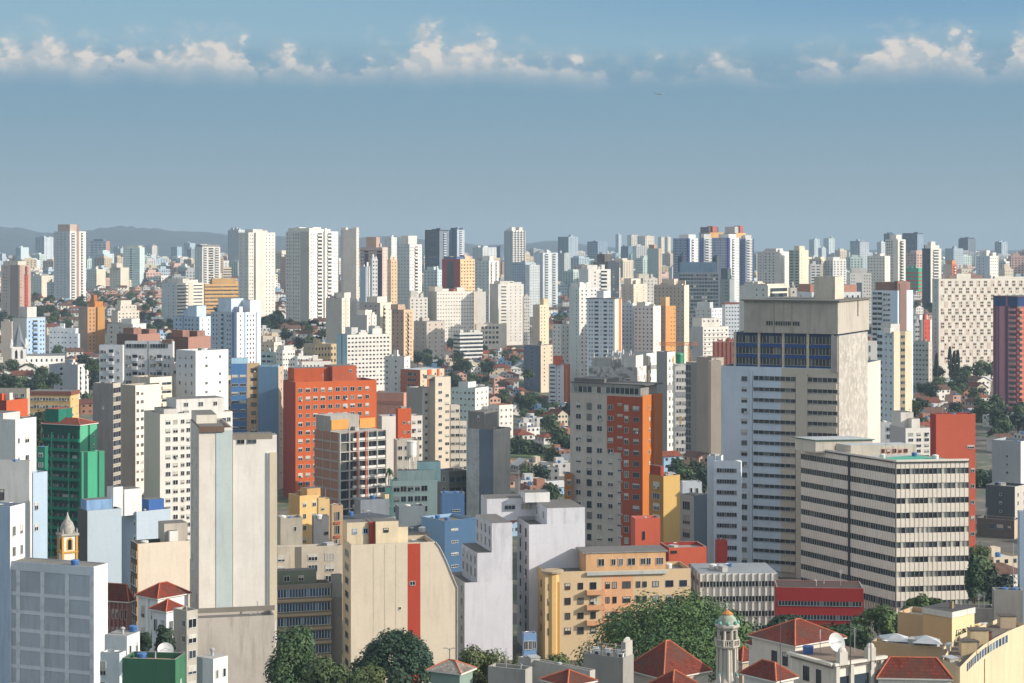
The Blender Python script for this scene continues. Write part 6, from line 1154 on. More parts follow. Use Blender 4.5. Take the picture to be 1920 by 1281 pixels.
for nm, s_, u, v, h, a in (('the beige and brick-red tower', 'weathered beige and', .5, .4, 5, 3), ('the streaked grey tower', 'streaked grey', .5, .7, 8, 4), ('the orange-red building', 'bright orange-red', .6, .4, 5, 2), ('the white building with small windows', 'white apartment building with many', .5, .5, 6, 2), ('the slab tower', 'pale grey front half', .5, .5, 4.5, 1), ('the cream tallest block', 'tallest cream', .6, .5, 5, 2), ('the mint building', 'mint green', .5, .5, 6, 2), ('the striped office building', 'striped office', .2, .25, 4, 1), ('the cream gable building', 'cream gable', .2, .6, 7, 2), ('the green building', 'emerald', .6, .6, 4, 2), ('the yellow building', 'yellow apartment', .6, .6, 4, 2), ('the half white tower', 'tall tower half', .35, .35, 24, 2), ('the white block by the orange-red tower', 'white apartment block with a stepped', .4, .4, 7, 1)):
    for ob in list(COL.objects):
        if ob.get('label', '').startswith(s_):
            ds = [c for c in ob.children if c.name.startswith('roof')]; me = ds[0].data; co = [ob.matrix_basis @ vv.co for vv in me.vertices]; q = co[0].lerp(co[1], u).lerp(co[3].lerp(co[2], u), v); mast('thin aerial on the roof of ' + nm, q, h, .06, a); break
# cluster of radio antennas on the mottled block
for ob in list(COL.objects):
    if ob.get('label', '').startswith('old white mottled'):
        me = [c for c in ob.children if c.name.startswith('roof')][0].data; co = [ob.matrix_basis @ vv.co for vv in me.vertices]; rr = random.Random(4)
        for i in range(26):
            u, v = rr.uniform(.03, .97), rr.uniform(.02, .98); q = co[0].lerp(co[1], u).lerp(co[3].lerp(co[2], u), v); h = rr.uniform(2.5, 6)
            o = empty('antenna', 'panel antenna pole in the thicket of antennas on the mottled white block', 'antenna', q, rr.uniform(0, 6), 'antennas on the mottled block'); m = flat('8d9092', .5, name='mast_metal'); mb = MB(); mb.tube((0, 0, 0), (0, 0, h), .07, m, 5); mb.build('pole', o); mb = MB(); pm = flat('c9cbc8', .5, name='panel')
            for j in range(rr.randint(1, 3)): a = j * 2.1; mb.box(.25 * cos(a) - .12, .25 * cos(a) + .12, .25 * sin(a) - .1, .25 * sin(a) + .1, h - 1.6, h - .2, pm)
            mb.build('panel', o)
        break
def lamp():
    q = P(843, 1262, 226); o = empty('street_lamp', 'double-armed grey street lamp before the cream gable wall', 'street lamp', (q.x, q.y, q.z)); m = flat('6d6f70', .5, name='lamp_metal'); h = 4.0
    mb = MB(); mb.tube((0, 0, 0), (0, 0, h), .08, m, 6); mb.build('pole', o)
    for s_ in (-1, 1): mb = MB(); mb.tube((0, 0, h - .2), (s_ * .5, 0, h + .05), .05, m, 5); mb.box(s_ * .75 - .3, s_ * .75 + .3, -.12, .12, h, h + .12, flat('9a9c9b', .4, name='lamp_head')); mb.build('lamp_head', o)
lamp()
def plane():
    q = P(1237, 176, 5000); o = empty('airliner', 'tiny distant airliner crossing the haze below the clouds', 'aeroplane', q, .2); m = flat('7a8288', .4, name='plane_paint')
    mb = MB(); mb.tube((-14, 0, 0), (11, 0, 0), 1.7, m, 10); mb.tube((11, 0, 0), (15, 0, -.2), 1.7, m, 10, .3); mb.tube((-14, 0, 0), (-18, 0, .9), 1.7, m, 10, .2); mb.build('fuselage', o)
    for s_ in (-1, 1):
        mb = MB(); mb.hexa([(4, 0, -.6), (-1, 0, -.6), (-6, s_ * 15, .4), (-4, s_ * 15, .4), (4, 0, -.2), (-1, 0, -.2), (-6, s_ * 15, .6), (-4, s_ * 15, .6)], m); mb.build('wing', o); mb = MB(); mb.tube((-1, s_ * 5, -1.6), (3, s_ * 5, -1.6), .9, m, 8); mb.build('engine', o)
    mb = MB(); mb.hexa([(-13, -.2, 1.2), (-17, -.2, 1.2), (-19, -.2, 6), (-17, -.2, 6), (-13, .2, 1.2), (-17, .2, 1.2), (-19, .2, 6), (-17, .2, 6)], m); mb.hexa([(-14, -5, .7), (-16, -5, .7), (-16, 5, .7), (-14, 5, .7), (-14, -5, 1), (-16, -5, 1), (-16, 5, 1), (-14, 5, 1)], m); mb.build('tail', o)
plane()
def palms():
    for n_, (px, pt_) in enumerate(((728, 868), (742, 884))):
        Y = 434; q = P(px, pt_ + 14, Y); zg = gz(px, Y); o = empty('palm_tree', ['taller palm', 'shorter palm'][n_] + ' between the frame tower and the mint green building', 'tree', (q.x, q.y, zg)); H_ = q.z - zg; mb = MB(); mb.tube((0, 0, -1), (.2, 0, H_), .22, flat('5d5044', .9, name='bark'), 7, .16); mb.build('trunk', o); mb = MB(); lm = leaf('2f4a2f'); rr = random.Random(n_)
        for i in range(22):
            a = rr.uniform(0, 6.3); el_ = rr.uniform(-.2, 1.1); L_ = rr.uniform(2.2, 3.2); pr = Vector((.2, 0, H_)); d = Vector((cos(a), sin(a), 0)); sd = Vector((-sin(a), cos(a), 0)); z0 = sin(el_)
            for j in range(6):
                t_ = (j + 1) / 6; c = Vector((.2, 0, H_)) + d * (L_ * t_) + Vector((0, 0, L_ * (z0 * t_ - 1.0 * t_ * t_))); wd = .45 * (1 - t_ * .7)
                mb.poly([tuple(pr - sd * wd), tuple(pr + sd * wd), tuple(c + sd * wd * .8), tuple(c - sd * wd * .8)], lm); pr = c
        mb.build('crown', o)
palms()
def field():
    xs = np.linspace(950, 1052, 14); ys = np.linspace(596, 662, 12); V = []; Fc = []; mi = []
    for Y in ys:
        for px in xs: V.append(((px - CX) * Y / 2600, Y * K, gz(px, Y) + .35))
    n = len(xs)
    for i in range(len(ys) - 1):
        for j in range(n - 1): Fc.append((i * n + j, i * n + j + 1, (i + 1) * n + j + 1, (i + 1) * n + j)); mi.append(1 if 1 <= i <= 4 else 0)
    me = bpy.data.meshes.new('sports_field'); me.from_pydata(V, [], Fc); me.materials.append(flat('4f6238', .95, name='turf')); me.materials.append(flat('a5815a', .95, name='bare_earth')); me.polygons.foreach_set('material_index', mi); me.update(); tag(put(me, 'sports_field'), 'green playing field with a strip of bare ochre earth', 'field', kind='structure')
field()
def chequer_panels():
    ob = next(o for o in COL.objects if o.get('label', '').startswith('huge cream slab')); B = CHQ['B']; fc = B.R; mb = MB(); pk = wall('cdb9a8', .3); g = glass('win'); cw = 6.65; y = 526; r = 0; R2 = random.Random(2)
    while y < 672:
        i = 0; px = 1764
        while px < 1955:
            if (i + r) % 2 == 0 or False:
                a0, a1 = fc.u(px), fc.u(px + cw); z1, z0 = fc.z(y), fc.z(y + 12.6); fc.box(mb, a0 + .05, a1 - .05, .02, .08, z0 + .15, z1 - .15, pk)
                for aa in (.27, .73):
                    for zz_ in (.28, .74):
                        c = a0 + (a1 - a0) * aa; z = z0 + (z1 - z0) * zz_
                        if R2.random() < .25: continue
                        mb.poly([fc.pt(c - .42, .14, z - .5), fc.pt(c + .42, .14, z - .5), fc.pt(c + .42, .14, z + .5), fc.pt(c - .42, .14, z + .5)], g)
            i += 1; px += cw
        y += 13.0; r += 1
    mb.build('window_panels', ob)
chequer_panels()

# ---------------------------------------------------------------- rooftop clutter of the nearby buildings
def clutter():
    rr = random.Random(31); gm = flat('9fa1a0', .6, name='vent_metal'); cm = wall('a9a69e', .8); wt = flat('c9c8c2', .6, name='tank_plastic'); bl = flat('3a659a', .5, name='tank_plastic')
    def mk(f_):
        mb = MB(); f_(mb); return mb
    def vent(mb): mb.lathe([(.22, 0), (.22, .7), (.38, .75), (.38, .95), (.1, 1.1)], 10, gm)
    def hatch(mb): mb.box(-.9, .9, -.7, .7, 0, 1.1, cm); mb.box(-1.0, 1.0, -.8, .8, 1.1, 1.2, gm)
    def wtank(mb): mb.lathe([(.75, 0), (.85, .9), (.8, 1.0), (.3, 1.15)], 12, wt)
    def btank(mb): mb.lathe([(.6, 0), (.72, .8), (.7, .9), (.25, 1.0)], 12, bl)
    def aerial(mb):
        mb.tube((0, 0, 0), (0, 0, 3.4), .05, gm, 5)
        for i in range(5): mb.tube((-.5 + .05 * i, 0, 3.3 - .25 * i), (.5 - .05 * i, 0, 3.3 - .25 * i), .03, gm, 4)
    def sdish(mb): mb.tube((0, 0, 0), (0, 0, .9), .05, gm, 5); mb.lathe([(.05, .8), (.3, .86), (.5, 1.0)], 12, wt, cap=False)
    def pipe(mb): mb.tube((0, 0, 0), (0, 0, 1.3), .1, gm, 6); mb.tube((0, 0, 1.2), (.5, 0, 1.2), .1, gm, 6)
    kinds = [('roof_vent', 'grey capped vent', 'vent', mk(vent)), ('roof_hatch', 'small concrete roof hatch', 'roof hatch', mk(hatch)), ('water_tank', 'white round water tank', 'water tank', mk(wtank)), ('water_tank', 'blue round water tank', 'water tank', mk(btank)), ('antenna', 'thin television aerial', 'antenna', mk(aerial)), ('satellite_dish', 'small white dish', 'satellite dish', mk(sdish)), ('roof_pipe', 'bent grey vent pipe', 'pipe', mk(pipe))]
    ms = [(a, b_, c, m.mesh(a)) for a, b_, c, m in kinds]
    for root in [o for o in COL.objects if o.get('category') == 'building' and o.type == 'EMPTY']:
        if root.location.y > 530 * K: continue
        rf = [c for c in root.children if c.name.split('.')[0] == 'roof']
        if not rf or len(rf[0].data.vertices) != 4: continue
        co = [root.matrix_basis @ v.co for v in rf[0].data.vertices]
        bx = [c for c in root.children if c.name.startswith('rooftop')]
        bb = [(min(v.co.x for v in c.data.vertices), max(v.co.x for v in c.data.vertices), min(v.co.y for v in c.data.vertices), max(v.co.y for v in c.data.vertices)) for c in bx]
        lw = root['label'].split(); nm = []
        for w_ in lw:
            if len(nm) >= 3 and w_ in ('with', 'in', 'behind', 'left', 'right', 'cut', 'beside', 'of', 'below', 'under', 'among', 'on', 'at', 'above', 'between', 'next', 'by', 'before', 'stepping', 'lit', 'flanked', 'carrying', 'crowned', 'from', 'close', 'and', 'to'): break
            nm.append(w_)
        nm = ' '.join(nm[:6]); area = (co[1] - co[0]).length * (co[3] - co[0]).length; n = max(2, min(7, int(area / 45))); used = []
        for i in range(n):
            u, v = rr.uniform(.1, .9), rr.uniform(.06, .9); q = co[0].lerp(co[1], u).lerp(co[3].lerp(co[2], u), v); l = rf[0].data.vertices; lc = l[0].co.lerp(l[1].co, u).lerp(l[3].co.lerp(l[2].co, u), v)
            if any(a - .8 < lc.x < b_ + .8 and c - .8 < lc.y < d + .8 for a, b_, c, d in bb) or any((q - p_).length < 1.6 for p_ in used): continue
            used.append(q); a, lb, ct, me = rr.choice(ms); o = put(me, a, None, q, rr.uniform(0, 6)); tag(o, '%s on the roof of the %s' % (lb, nm), ct, '%s on the %s' % (ct, nm))
clutter()
# ================================================================ DISTANT CITY, HOUSES, TREES
def covered(px, py, Y, m=0):
    for xl, xr, yt, Yb in SIL:
        if Yb < Y and xl + m < px < xr - m and py > yt + m: return True
    return False
R = random.Random(11)
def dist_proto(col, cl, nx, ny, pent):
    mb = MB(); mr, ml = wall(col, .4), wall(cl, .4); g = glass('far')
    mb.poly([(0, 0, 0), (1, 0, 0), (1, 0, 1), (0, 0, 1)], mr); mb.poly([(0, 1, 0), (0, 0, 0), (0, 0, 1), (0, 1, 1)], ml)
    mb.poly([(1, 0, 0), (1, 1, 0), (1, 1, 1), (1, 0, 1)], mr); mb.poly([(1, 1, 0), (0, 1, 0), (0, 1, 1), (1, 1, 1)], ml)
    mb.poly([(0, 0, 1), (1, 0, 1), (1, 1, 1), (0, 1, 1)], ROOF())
    if pent: mb.box(.2, .7, .2, .7, 1.0, 1.0 + pent, mr)
    for j in range(ny):
        z0, z1 = .97 - (j + .8) / ny * .95, .97 - (j + .3) / ny * .95
        for i in range(nx):
            a0, a1 = (i + .28) / nx, (i + .72) / nx
            mb.poly([(a0, -.004, z0), (a1, -.004, z0), (a1, -.004, z1), (a0, -.004, z1)], g)
            mb.poly([(-.004, a1, z0), (-.004, a0, z0), (-.004, a0, z1), (-.004, a1, z1)], g)
    return mb.mesh('distant_block')
DK = [('white', 'd3d0c8', 'b5bcbe'), ('cream', 'cfc2aa', 'b3aa9c'), ('beige', 'b9a98f', 'a0988b'), ('pale blue', 'a9b7c0', '93a4b0'), ('grey', '9a9d9c', '868b8e'), ('mint', 'b5c4bd', 'a0b3af'), ('pinkish', 'c2a293', 'a58d84')]  # last colour is the left-wall copy, shade painted into its tone
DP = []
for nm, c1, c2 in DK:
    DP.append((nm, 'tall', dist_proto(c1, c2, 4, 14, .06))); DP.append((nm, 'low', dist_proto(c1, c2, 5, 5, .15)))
spots = []
for _ in range(9000):
    Y = 1650 * (4600 / 1650) ** R.random(); px = R.uniform(-30, 1950)
    tallp = .26 if Y > 2300 else .07
    low = R.random() > tallp
    wd = R.uniform(10, 24) if low else R.uniform(12, 22); h = R.uniform(7, 20) if low else R.uniform(24, 48)
    zg = gz(px, Y); pyt = YH + (HC - zg - h) * 2600 / Y
    lim = 470 + 14 * abs(((px * .013) % 2) - 1) if px < 1000 else 466 + 12 * abs(((px * .017) % 2) - 1)
    if pyt < lim: continue
    wpx = wd * 2600 / Y
    if covered(px, pyt + 1, Y) and covered(px + wpx, pyt + 1, Y): continue
    if any(abs(px - q[0]) < (wpx + q[5]) * .5 and abs(pyt - q[6]) < 5 and abs(Y - q[1]) < 90 for q in spots[-400:]): continue
    spots.append((px, Y, wd, h, low, wpx, pyt, zg))
    if len(spots) > 1500: break
spots.sort(key=lambda q: -q[5] * q[3] * 2600 / q[1])
mass = MB(); mm = [wall(c1, .3) for _, c1, _ in DK]; mg = glass('far')
for i, (px, Y, wd, h, low, wpx, pyt, zg) in enumerate(spots):
    nm, kind_, me = R.choice([q for q in DP if (q[1] == 'low') == low]); x, y = (px - CX) * Y / 2600, Y * K; t = R.uniform(.15, 1.2) - atan((px - CX) / F)
    if i < 260:
        o = put(me, 'distant_block', None, (x, y, zg - 1.5), t); o.scale = (wd, wd * R.uniform(.7, 1.3), h + 1.5)
        tag(o, 'small hazy %s %s among the distant rooftops under the skyline' % (nm, 'low block' if low else 'tower block'), 'building', 'distant blocks below the skyline')
    else:
        M4 = Matrix.Translation((x, y, zg - 1.5)) @ Matrix.Rotation(t, 4, 'Z') @ Matrix.Diagonal((wd, wd, h + 1.5, 1)); i0 = len(mass.v)
        mass.v += [tuple(M4 @ v.co) for v in me.vertices]
        for pl in me.polygons: mass.f.append(tuple(i0 + a2 for a2 in pl.vertices)); mass.m.append(mass.mi(me.materials[pl.material_index]))
if mass.f: tag(mass.build('distant_city'), 'hazy mass of countless small distant blocks and roofs', 'distant city', kind='stuff')

# ---------------------------------------------------------------- houses
HW = [('white', 'd6d2c9'), ('off-white', 'c6c2b8'), ('grey', '9b9a97'), ('pale blue', '8fabc2'), ('salmon', 'bd9783'), ('beige', 'bfb29c'), ('light grey', 'b5b4b0'), ('bare brick', '8f6752')]
HR = [('terracotta', '96503a', 't'), ('dark red', '79463a', 't'), ('brown', '70564a', 't'), ('grey cement', '8b8781', 'c'), ('pale metal', 'b5b6b3', 'c')]
HP = []
def house_proto(wn, wc, rn, rc, rk, shape, rr):
    W_, D_, H_ = rr.uniform(5.5, 9.5), rr.uniform(6.5, 11.5), rr.choice((3.0, 3.4, 5.6, 5.8, 6.2, 8.4)); m = wall(wc, .7); wl = MB(); rf = MB(); g = glass('win')
    a, d = W_ / 2, D_ / 2
    for q in ([(-a, -d), (a, -d)], [(a, -d), (a, d)], [(a, d), (-a, d)], [(-a, d), (-a, -d)]):
        (x0, y0), (x1, y1) = q; wl.poly([(x0, y0, -3), (x1, y1, -3), (x1, y1, H_), (x0, y0, H_)], m)
    for fl in range(int(H_ / 2.8)):
        z = H_ - 1.2 - fl * 2.8
        for i in range(3):
            c = -a + W_ * (i + .5) / 3
            wl.poly([(c - .55, -d - .05, z - .6), (c + .55, -d - .05, z - .6), (c + .55, -d - .05, z + .5), (c - .55, -d - .05, z + .5)], g)
            c = -d + D_ * (i + .5) / 3
            wl.poly([(-a - .05, c + .55, z - .6), (-a - .05, c - .55, z - .6), (-a - .05, c - .55, z + .5), (-a - .05, c + .55, z + .5)], g)
            wl.poly([(a + .05, c - .55, z - .6), (a + .05, c + .55, z - .6), (a + .05, c + .55, z + .5), (a + .05, c - .55, z + .5)], g)
    rm = tiles(rc) if rk == 't' else wall(rc, .9); e = .5; A, Dd = a + e, d + e; hr = rr.uniform(1.5, 2.5)
    if shape == 'hip':
        k_ = min(A, Dd) * .95; p0, p1 = ((0, -Dd + k_, H_ + hr), (0, Dd - k_, H_ + hr)) if Dd > A else ((-A + k_, 0, H_ + hr), (A - k_, 0, H_ + hr))
        c4 = [(-A, -Dd, H_), (A, -Dd, H_), (A, Dd, H_), (-A, Dd, H_)]
        if Dd > A: fs = [(c4[0], c4[1], p0), (c4[1], c4[2], p1, p0), (c4[2], c4[3], p1), (c4[3], c4[0], p0, p1)]
        else: fs = [(c4[0], c4[1], p1, p0), (c4[1], c4[2], p1), (c4[2], c4[3], p0, p1), (c4[3], c4[0], p0)]
        for q in fs: rf.poly(list(q), rm)
        rf.box(-A, A, -Dd, Dd, H_ - .12, H_ - .004, flat('5d4a40', .8, name='eaves'))
    elif shape == 'gable':
        rf.poly([(-A, -Dd, H_ - .2), (0, -Dd, H_ + hr), (0, Dd, H_ + hr), (-A, Dd, H_ - .2)][::-1], rm); rf.poly([(0, -Dd, H_ + hr), (A, -Dd, H_ - .2), (A, Dd, H_ - .2), (0, Dd, H_ + hr)], rm)
        wl.poly([(-a, -d, H_), (a, -d, H_), (0, -d, H_ + hr - .2)], m); wl.poly([(a, d, H_), (-a, d, H_), (0, d, H_ + hr - .2)], m)
    else:
        rf.poly([(-a, -d, H_ - .5), (a, -d, H_ - .5), (a, d, H_ - .5), (-a, d, H_ - .5)], rm)
        rf.box(-a * .1, a * .6, -d * .2, d * .5, H_ - .5, H_ + 1.9, m); rf.lathe([(.7, H_ - .5), (.8, H_ + .6), (.6, H_ + .9)], 8, flat('3f6f9e', .6, name='tank'), (-a * .5, d * .3))
    return wl.mesh('wall'), rf.mesh('roof')
rr = random.Random(5)
for wn, wc in HW:
    for q in range(4):
        rn, rc, rk = rr.choice(HR[:3]) if q < 2 else rr.choice(HR[3:])
        sh = rr.choice(('hip', 'gable')) if (rk == 't' or rr.random() < .4) else 'flat'
        lb = '%s house with a %s %s roof among the houses of the valley' % (wn, rn, {'hip': 'hipped', 'gable': 'gabled', 'flat': 'flat'}[sh])
        HP.append((lb,) + house_proto(wn, wc, rn, rc, rk, sh, rr))
hs = []; ang = .42
for Yi in range(118):
    Y = 330 + Yi * 15
    if Y > 1850: break
    step = 10.5
    for j in range(int(-Y * .5 / step), int(Y * .5 / step)):
        x = j * step + R.uniform(-2, 2) + (Yi % 2) * 5; Yj = Y + R.uniform(-5, 5); px = CX + x * 2600 / Yj
        if not (-170 < px < 2090): continue
        out_ = not (-20 < px < 1940)
        zg = gz(px, Yj); py = YH + (HC - zg - 6) * 2600 / Yj
        if covered(px, py, Yj, -2) or (not out_ and (py > 1090 or (Yj < 560 and (px < 950 or 1340 < px < 1650)) or (Yj < 450 and px < 1800))): continue
        if any(abs(px - (xl + xr) / 2) < (xr - xl) / 2 + 8 and abs(Yj - Yb) < 22 for xl, xr, yt, Yb in SIL): continue
        if 958 < px < 1046 and 590 < Yj < 665: continue
        hs.append((px, Yj, x, zg))
TREESPOTS = []
keep = []
for q in hs:
    (TREESPOTS if R.random() < .36 and -20 < q[0] < 1940 else keep).append(q)
keep.sort(key=lambda q: (not (-20 < q[0] < 1940), q[1]))
hmass = MB()
for i, (px, Yj, x, zg) in enumerate(keep):
    lb, wm, rm_ = HP[(i * 7 + int(px)) % len(HP)] if R.random() < .3 else R.choice(HP[:8] + HP)
    t = ang + R.choice((0, pi / 2)) + R.uniform(-.12, .12)
    if i < 280:
        o = empty('house', lb, 'house', (x, Yj * K, zg), t, 'houses packed in the valley'); put(wm, 'wall', o); put(rm_, 'roof', o)
    else:
        M4 = Matrix.Translation((x, Yj * K, zg)) @ Matrix.Rotation(t, 4, 'Z')
        for me in (wm, rm_):
            i0 = len(hmass.v); hmass.v += [tuple(M4 @ v.co) for v in me.vertices]
            for pl in me.polygons: hmass.f.append(tuple(i0 + a2 for a2 in pl.vertices)); hmass.m.append(hmass.mi(me.materials[pl.material_index]))
if hmass.f: tag(hmass.build('house_rows'), 'dense rows of small tile-roofed houses further up the slope', 'houses', kind='stuff')
print('houses', len(keep), 'distant', len(spots), 'treespots', len(TREESPOTS))

# ---------------------------------------------------------------- trees
def crown_mesh(seed, rx, rz, n, ls, col, shape='round', blobs=9):
    """leaf clumps on a cluster of lobes; unit metres, base of the crown at z=0"""
    rr = random.Random(seed); mb = MB(); m = leaf(col); L_ = []
    if shape == 'umbrella':
        for i in range(blobs):
            a = rr.uniform(0, 2 * pi); r = rx * math.sqrt(rr.random()) * .86; L_.append((r * cos(a), r * sin(a), rz * (1 - (r / rx) ** 2) * (.66 if i % 3 else .40) + rz * .08, rx * rr.uniform(.17, .30), rz * rr.uniform(.16, .26)))
    else:
        for i in range(blobs):
            a = rr.uniform(0, 2 * pi); h = rr.random(); r = rx * .62 * math.sqrt(rr.random()) * (1 - abs(h - .45) * .9)
            L_.append((r * cos(a), r * sin(a), rz * (.18 + .64 * h), rx * rr.uniform(.30, .46), rz * rr.uniform(.16, .26)))
    for i in range(n):
        cx, cy, cz, br, bz = L_[i % len(L_)]
        th = rr.uniform(0, 2 * pi); u = rr.uniform(-.75, 1); q = math.sqrt(1 - u * u); rad = rr.uniform(.55, 1.08)
        c = Vector((cx + br * q * cos(th) * rad, cy + br * q * sin(th) * rad, cz + bz * u * rad))
        nrm = Vector((q * cos(th) + rr.gauss(0, .28), q * sin(th) + rr.gauss(0, .28), u + .4 + rr.gauss(0, .28))).normalized()
        e1 = nrm.orthogonal().normalized(); e1.rotate(Matrix.Rotation(rr.uniform(0, 6.28), 3, nrm)); e2 = nrm.cross(e1); s1 = ls * rr.uniform(.6, 1.4); s2 = s1 * rr.uniform(.45, .8)
        mb.poly([tuple(c - e1 * s1), tuple(c - e2 * s2 + nrm * s1 * .15), tuple(c + e1 * s1), tuple(c + e2 * s2 + nrm * s1 * .1)], m)
    return mb.mesh('crown'), L_
def trunk_mesh(H_, r, lobes, z0):
    mb = MB(); bk = flat('4a3e33', .9, name='bark'); mb.tube((0, 0, -2), (0, 0, H_ * .6), r, bk, 8, r * .7)
    for cx, cy, cz, br, bz in lobes[:7]: mb.tube((0, 0, H_ * .5), (cx * .9, cy * .9, z0 + cz), r * .5, bk, 5, r * .12)
    return mb.mesh('trunk')
def big_tree(label, px, ptop, Y, wpx, hpx, n, ls, col, shape='round', blobs=26, seed=1, grp=None):
    sc = Y / 2600; rx = wpx * sc / 2; rz = hpx * sc; x = (px - CX) * sc; zt = HC - (ptop - YH) * sc; zg = min(gxy(x, Y * K), zt - rz - 2); z0 = zt - rz
    o = empty('tree', label, 'tree', (x, Y * K, zg), 0, grp)
    cm, lo = crown_mesh(seed, rx, rz, n, ls, col, shape, blobs); put(cm, 'crown', o, (0, 0, z0 - zg)); put(trunk_mesh(z0 - zg + rz * .3, max(.25, rx * .07), lo, z0 - zg), 'trunk', o)
    return o
big_tree('huge spreading umbrella tree in front of the yellow apartment building', 1266, 1100, 258, 362, 165, 34000, .29, '435d33', 'umbrella', 110, 1)
big_tree('dark round-crowned tree before the cream gable wall', 742, 1170, 236, 158, 116, 16000, .28, '2b4231', 'umbrella', 60, 2)
big_tree('leafy dark green tree at the foot of the slab tower', 548, 1170, 232, 124, 160, 11000, .29, '3b5233', 'round', 28, 3)
big_tree('olive green tree between the slab tower and the round dark tree', 610, 1234, 216, 124, 90, 8000, .28, '41502f', 'round', 20, 4)
big_tree('small olive tree below the round dark tree', 688, 1242, 206, 104, 80, 5600, .27, '46532f', 'round', 16, 5)
big_tree('low dark shrub tree right below the round dark tree', 752, 1252, 200, 70, 60, 1600, .36, '2b3d29', 'round', 14, 6)
big_tree('olive tree with orange blossom tips before the white stepped building', 908, 1204, 236, 124, 110, 8000, .28, '4a542d', 'round', 22, 7)
big_tree('small tree in front of the yellow building foot', 1040, 1230, 228, 112, 80, 5200, .27, '485631', 'round', 16, 8)
big_tree('thin olive shrub tree by the blue town house', 975, 1226, 232, 50, 60, 1200, .36, '4d5832', 'round', 10, 9)
big_tree('dark feathery tree in front of the red office building', 1480, 1148, 266, 100, 50, 3200, .42, '2f4230', 'umbrella', 24, 10)
big_tree('light umbrella tree before the corner of the striped office building', 1652, 1124, 256, 130, 90, 4200, .4, '40552f', 'umbrella', 28, 11)
big_tree('flat-topped umbrella tree under the striped facade', 1735, 1114, 264, 90, 40, 2600, .38, '46592f', 'umbrella', 20, 12)
big_tree('dense low tree behind the satellite dish', 1580, 1166, 240, 130, 70, 4000, .4, '33482c', 'round', 24, 13)
big_tree('tall dark tree beside the right end of the striped office building', 1826, 1030, 320, 40, 100, 2400, .45, '2f472f', 'round', 18, 14)
big_tree('shadowed tree in the lane at the right edge', 1880, 1075, 300, 70, 80, 2400, .45, '24342a', 'round', 16, 15)
big_tree('dark tree in the courtyard beside the white mansion', 306, 1172, 236, 50, 60, 1500, .4, '26382a', 'round', 12, 16)
big_tree('small dark tree left of the white mansion', 270, 1185, 232, 34, 40, 900, .4, '26382a', 'round', 9, 17)
MT = []
for sd, cl_ in ((21, '2a3c2a'), (22, '35482e'), (23, '22332a'), (24, '3f5233')):
    cm, lo = crown_mesh(sd, 5.0, 7.0, 900, .5, cl_, 'round', 14); MT.append((cm, trunk_mesh(3.5, .3, lo, 2.2), ('dark green', 'mid green', 'blackish green', 'olive green')[sd - 21]))
def mid_tree(px, Y, sc, i, where, ptop=None):
    x = (px - CX) * Y / 2600; zg = gz(px, Y)
    if ptop is not None:
        zt = HC - (ptop - YH) * Y / 2600; zg = zt - 9.2 * sc
    cm, tm_, nm = MT[i % 4]; o = empty('tree', '%s bushy tree %s' % (nm, where), 'tree', (x, Y * K, zg), R.uniform(0, 6), 'trees among the houses'); o.scale = (sc, sc, sc)
    put(cm, 'crown', o, (0, 0, 2.2)); put(tm_, 'trunk', o)
clump = 'in the dark clump below the double-width white tower'
for i, (px, pt_, s_) in enumerate([(496, 592, 1.5), (520, 588, 1.7), (545, 597, 1.5), (568, 603, 1.4), (590, 600, 1.4), (606, 606, 1.2), (508, 612, 1.4), (535, 615, 1.4), (560, 618, 1.3), (585, 618, 1.3), (600, 626, 1.1)]): mid_tree(px, 1000 + (i % 3) * 12, s_, i * 2, clump, pt_)
for i, (px, pt_, s_) in enumerate([(12, 700, 1.4), (38, 704, 1.4), (62, 706, 1.2), (84, 708, 1.2), (100, 698, 1.0), (172, 672, 1.0), (180, 694, 1.2), (160, 735, 1.2), (70, 770, 1.4), (66, 800, 1.2)]): mid_tree(px, 700 - (i > 7) * 230, s_, i, 'below the white church at the left', pt_)
for i, (px, pt_, s_) in enumerate([(968, 816, 1.2), (985, 822, 1.5), (1003, 828, 1.3), (1020, 852, 1.0), (955, 850, 1.0), (1046, 800, 1.4), (1060, 812, 1.2), (992, 738, 1.0), (975, 735, 1.0), (990, 690, .9)]): mid_tree(px, 640 + (i > 6) * 120, s_, i, 'by the sports field behind the grey tower', pt_)
for i, (px, pt_, s_) in enumerate([(1680, 705, 1.6), (1700, 712, 1.3), (1745, 716, 1.3), (1765, 712, 1.4), (1785, 714, 1.4), (1800, 718, 1.3), (1722, 682, 1.3), (1738, 680, 1.3), (1760, 684, 1.2), (1790, 682, 1.3), (1812, 684, 1.3), (1840, 674, 1.6), (1858, 678, 1.4), (1850, 752, 1.8), (1870, 758, 1.5), (1712, 748, 1.2), (1728, 746, 1.2), (1810, 744, 1.0), (1836, 725, 1.2), (1856, 790, 1.3), (1876, 770, 1.3), (1900, 770, 1.3), (1846, 850, 1.2), (1838, 1020, 1.2), (1846, 1060, 1.3), (1836, 880, 1.1), (1850, 880, 1.2), (1842, 930, 1.0)]): mid_tree(px, 850 if pt_ < 700 else (760 if pt_ < 745 else (660 if pt_ < 860 else (500 if pt_ < 950 else 350))), s_, i, 'on the slope below the chequered slab', pt_)
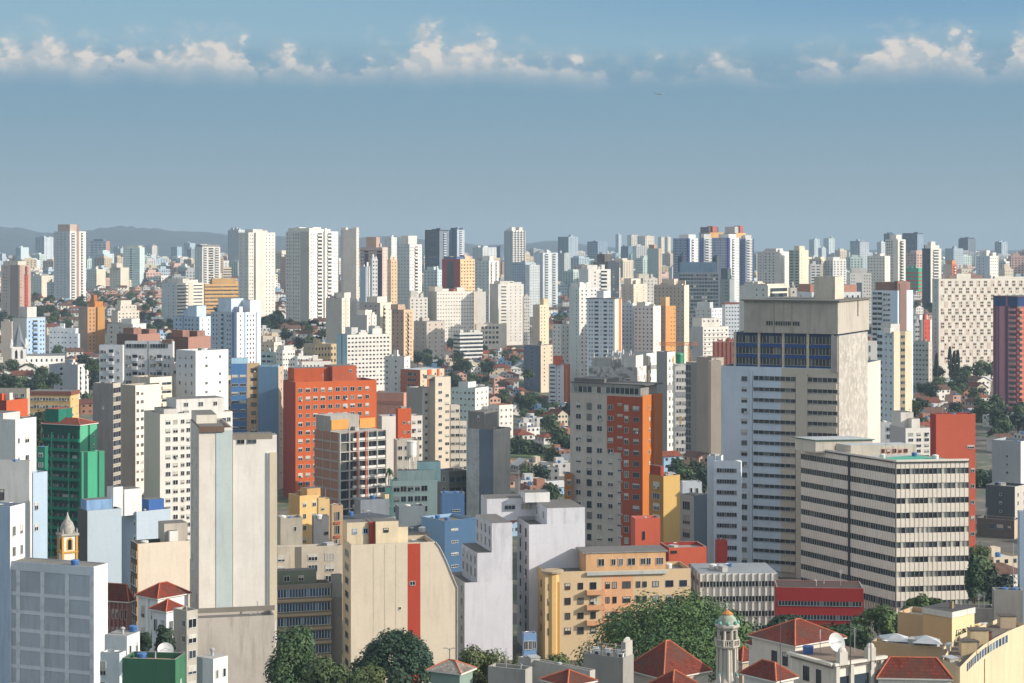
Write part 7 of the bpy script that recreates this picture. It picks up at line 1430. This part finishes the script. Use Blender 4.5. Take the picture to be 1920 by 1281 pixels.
for i, q in enumerate(sorted(TREESPOTS, key=lambda q: q[1])[:205]): mid_tree(q[0], q[1], R.uniform(.75, 1.35), i, 'between the houses of the valley')
# cypresses before the chequered slab
cy = MB(); lm = leaf('22352a'); rr = random.Random(3)
for i in range(420):
    h = rr.random(); r = 1.3 * (sin(pi * min(h * .85 + .12, 1)) ** .8) * rr.uniform(.6, 1); a = rr.uniform(0, 6.3); c = Vector((r * cos(a), r * sin(a), 1 + h * 14)); d = Vector((cos(a), sin(a), .8)) * .45; e = Vector((-sin(a), cos(a), 0)) * .4
    cy.poly([tuple(c - e), tuple(c + d * .4 - Vector((0, 0, .5))), tuple(c + e), tuple(c + d + Vector((0, 0, .6)))], lm)
cym = cy.mesh('crown'); tb = MB(); tb.tube((0, 0, -2), (0, 0, 3), .2, flat('4a3e33', .9, name='bark'), 6); tbm = tb.mesh('trunk')
for n_, (px, pt_) in enumerate([(1756, 662), (1781, 650), (1789, 658), (1796, 656)]):
    Y = 845; zt = HC - (pt_ - YH) * Y / 2600; o = empty('cypress_tree', ['short cypress at the left end of the chequered slab', 'tallest cypress before the chequered slab', 'left cypress of the close pair before the chequered slab', 'right cypress of the close pair before the chequered slab'][n_], 'tree', ((px - CX) * Y / 2600, Y * K, zt - 15.4), 0, 'cypresses before the chequered slab'); put(cym, 'crown', o); put(tbm, 'trunk', o)
# ---------------------------------------------------------------- air
def haze():
    zmin = min(v.co.z for v in bpy.data.objects['ground'].data.vertices) - 1.5
    mb = MB(); m = bpy.data.materials.new('air_haze'); m.use_nodes = True; t = NT(m.node_tree); t.n.clear(); out = t.new('ShaderNodeOutputMaterial'); v = t.new('ShaderNodeVolumePrincipled'); v.inputs['Color'].default_value = HAZE_COL; v.inputs['Density'].default_value = HAZE_D; v.inputs['Anisotropy'].default_value = 0.0; t.l.new(v.outputs[0], out.inputs['Volume'])
    mb.box(-6500, 6500, -200, 9900, zmin, 205, m); tag(mb.build('haze'), kind='stuff')
HAZE_COL = lin('b3cadb'); HAZE_D = 1.05e-4
haze()
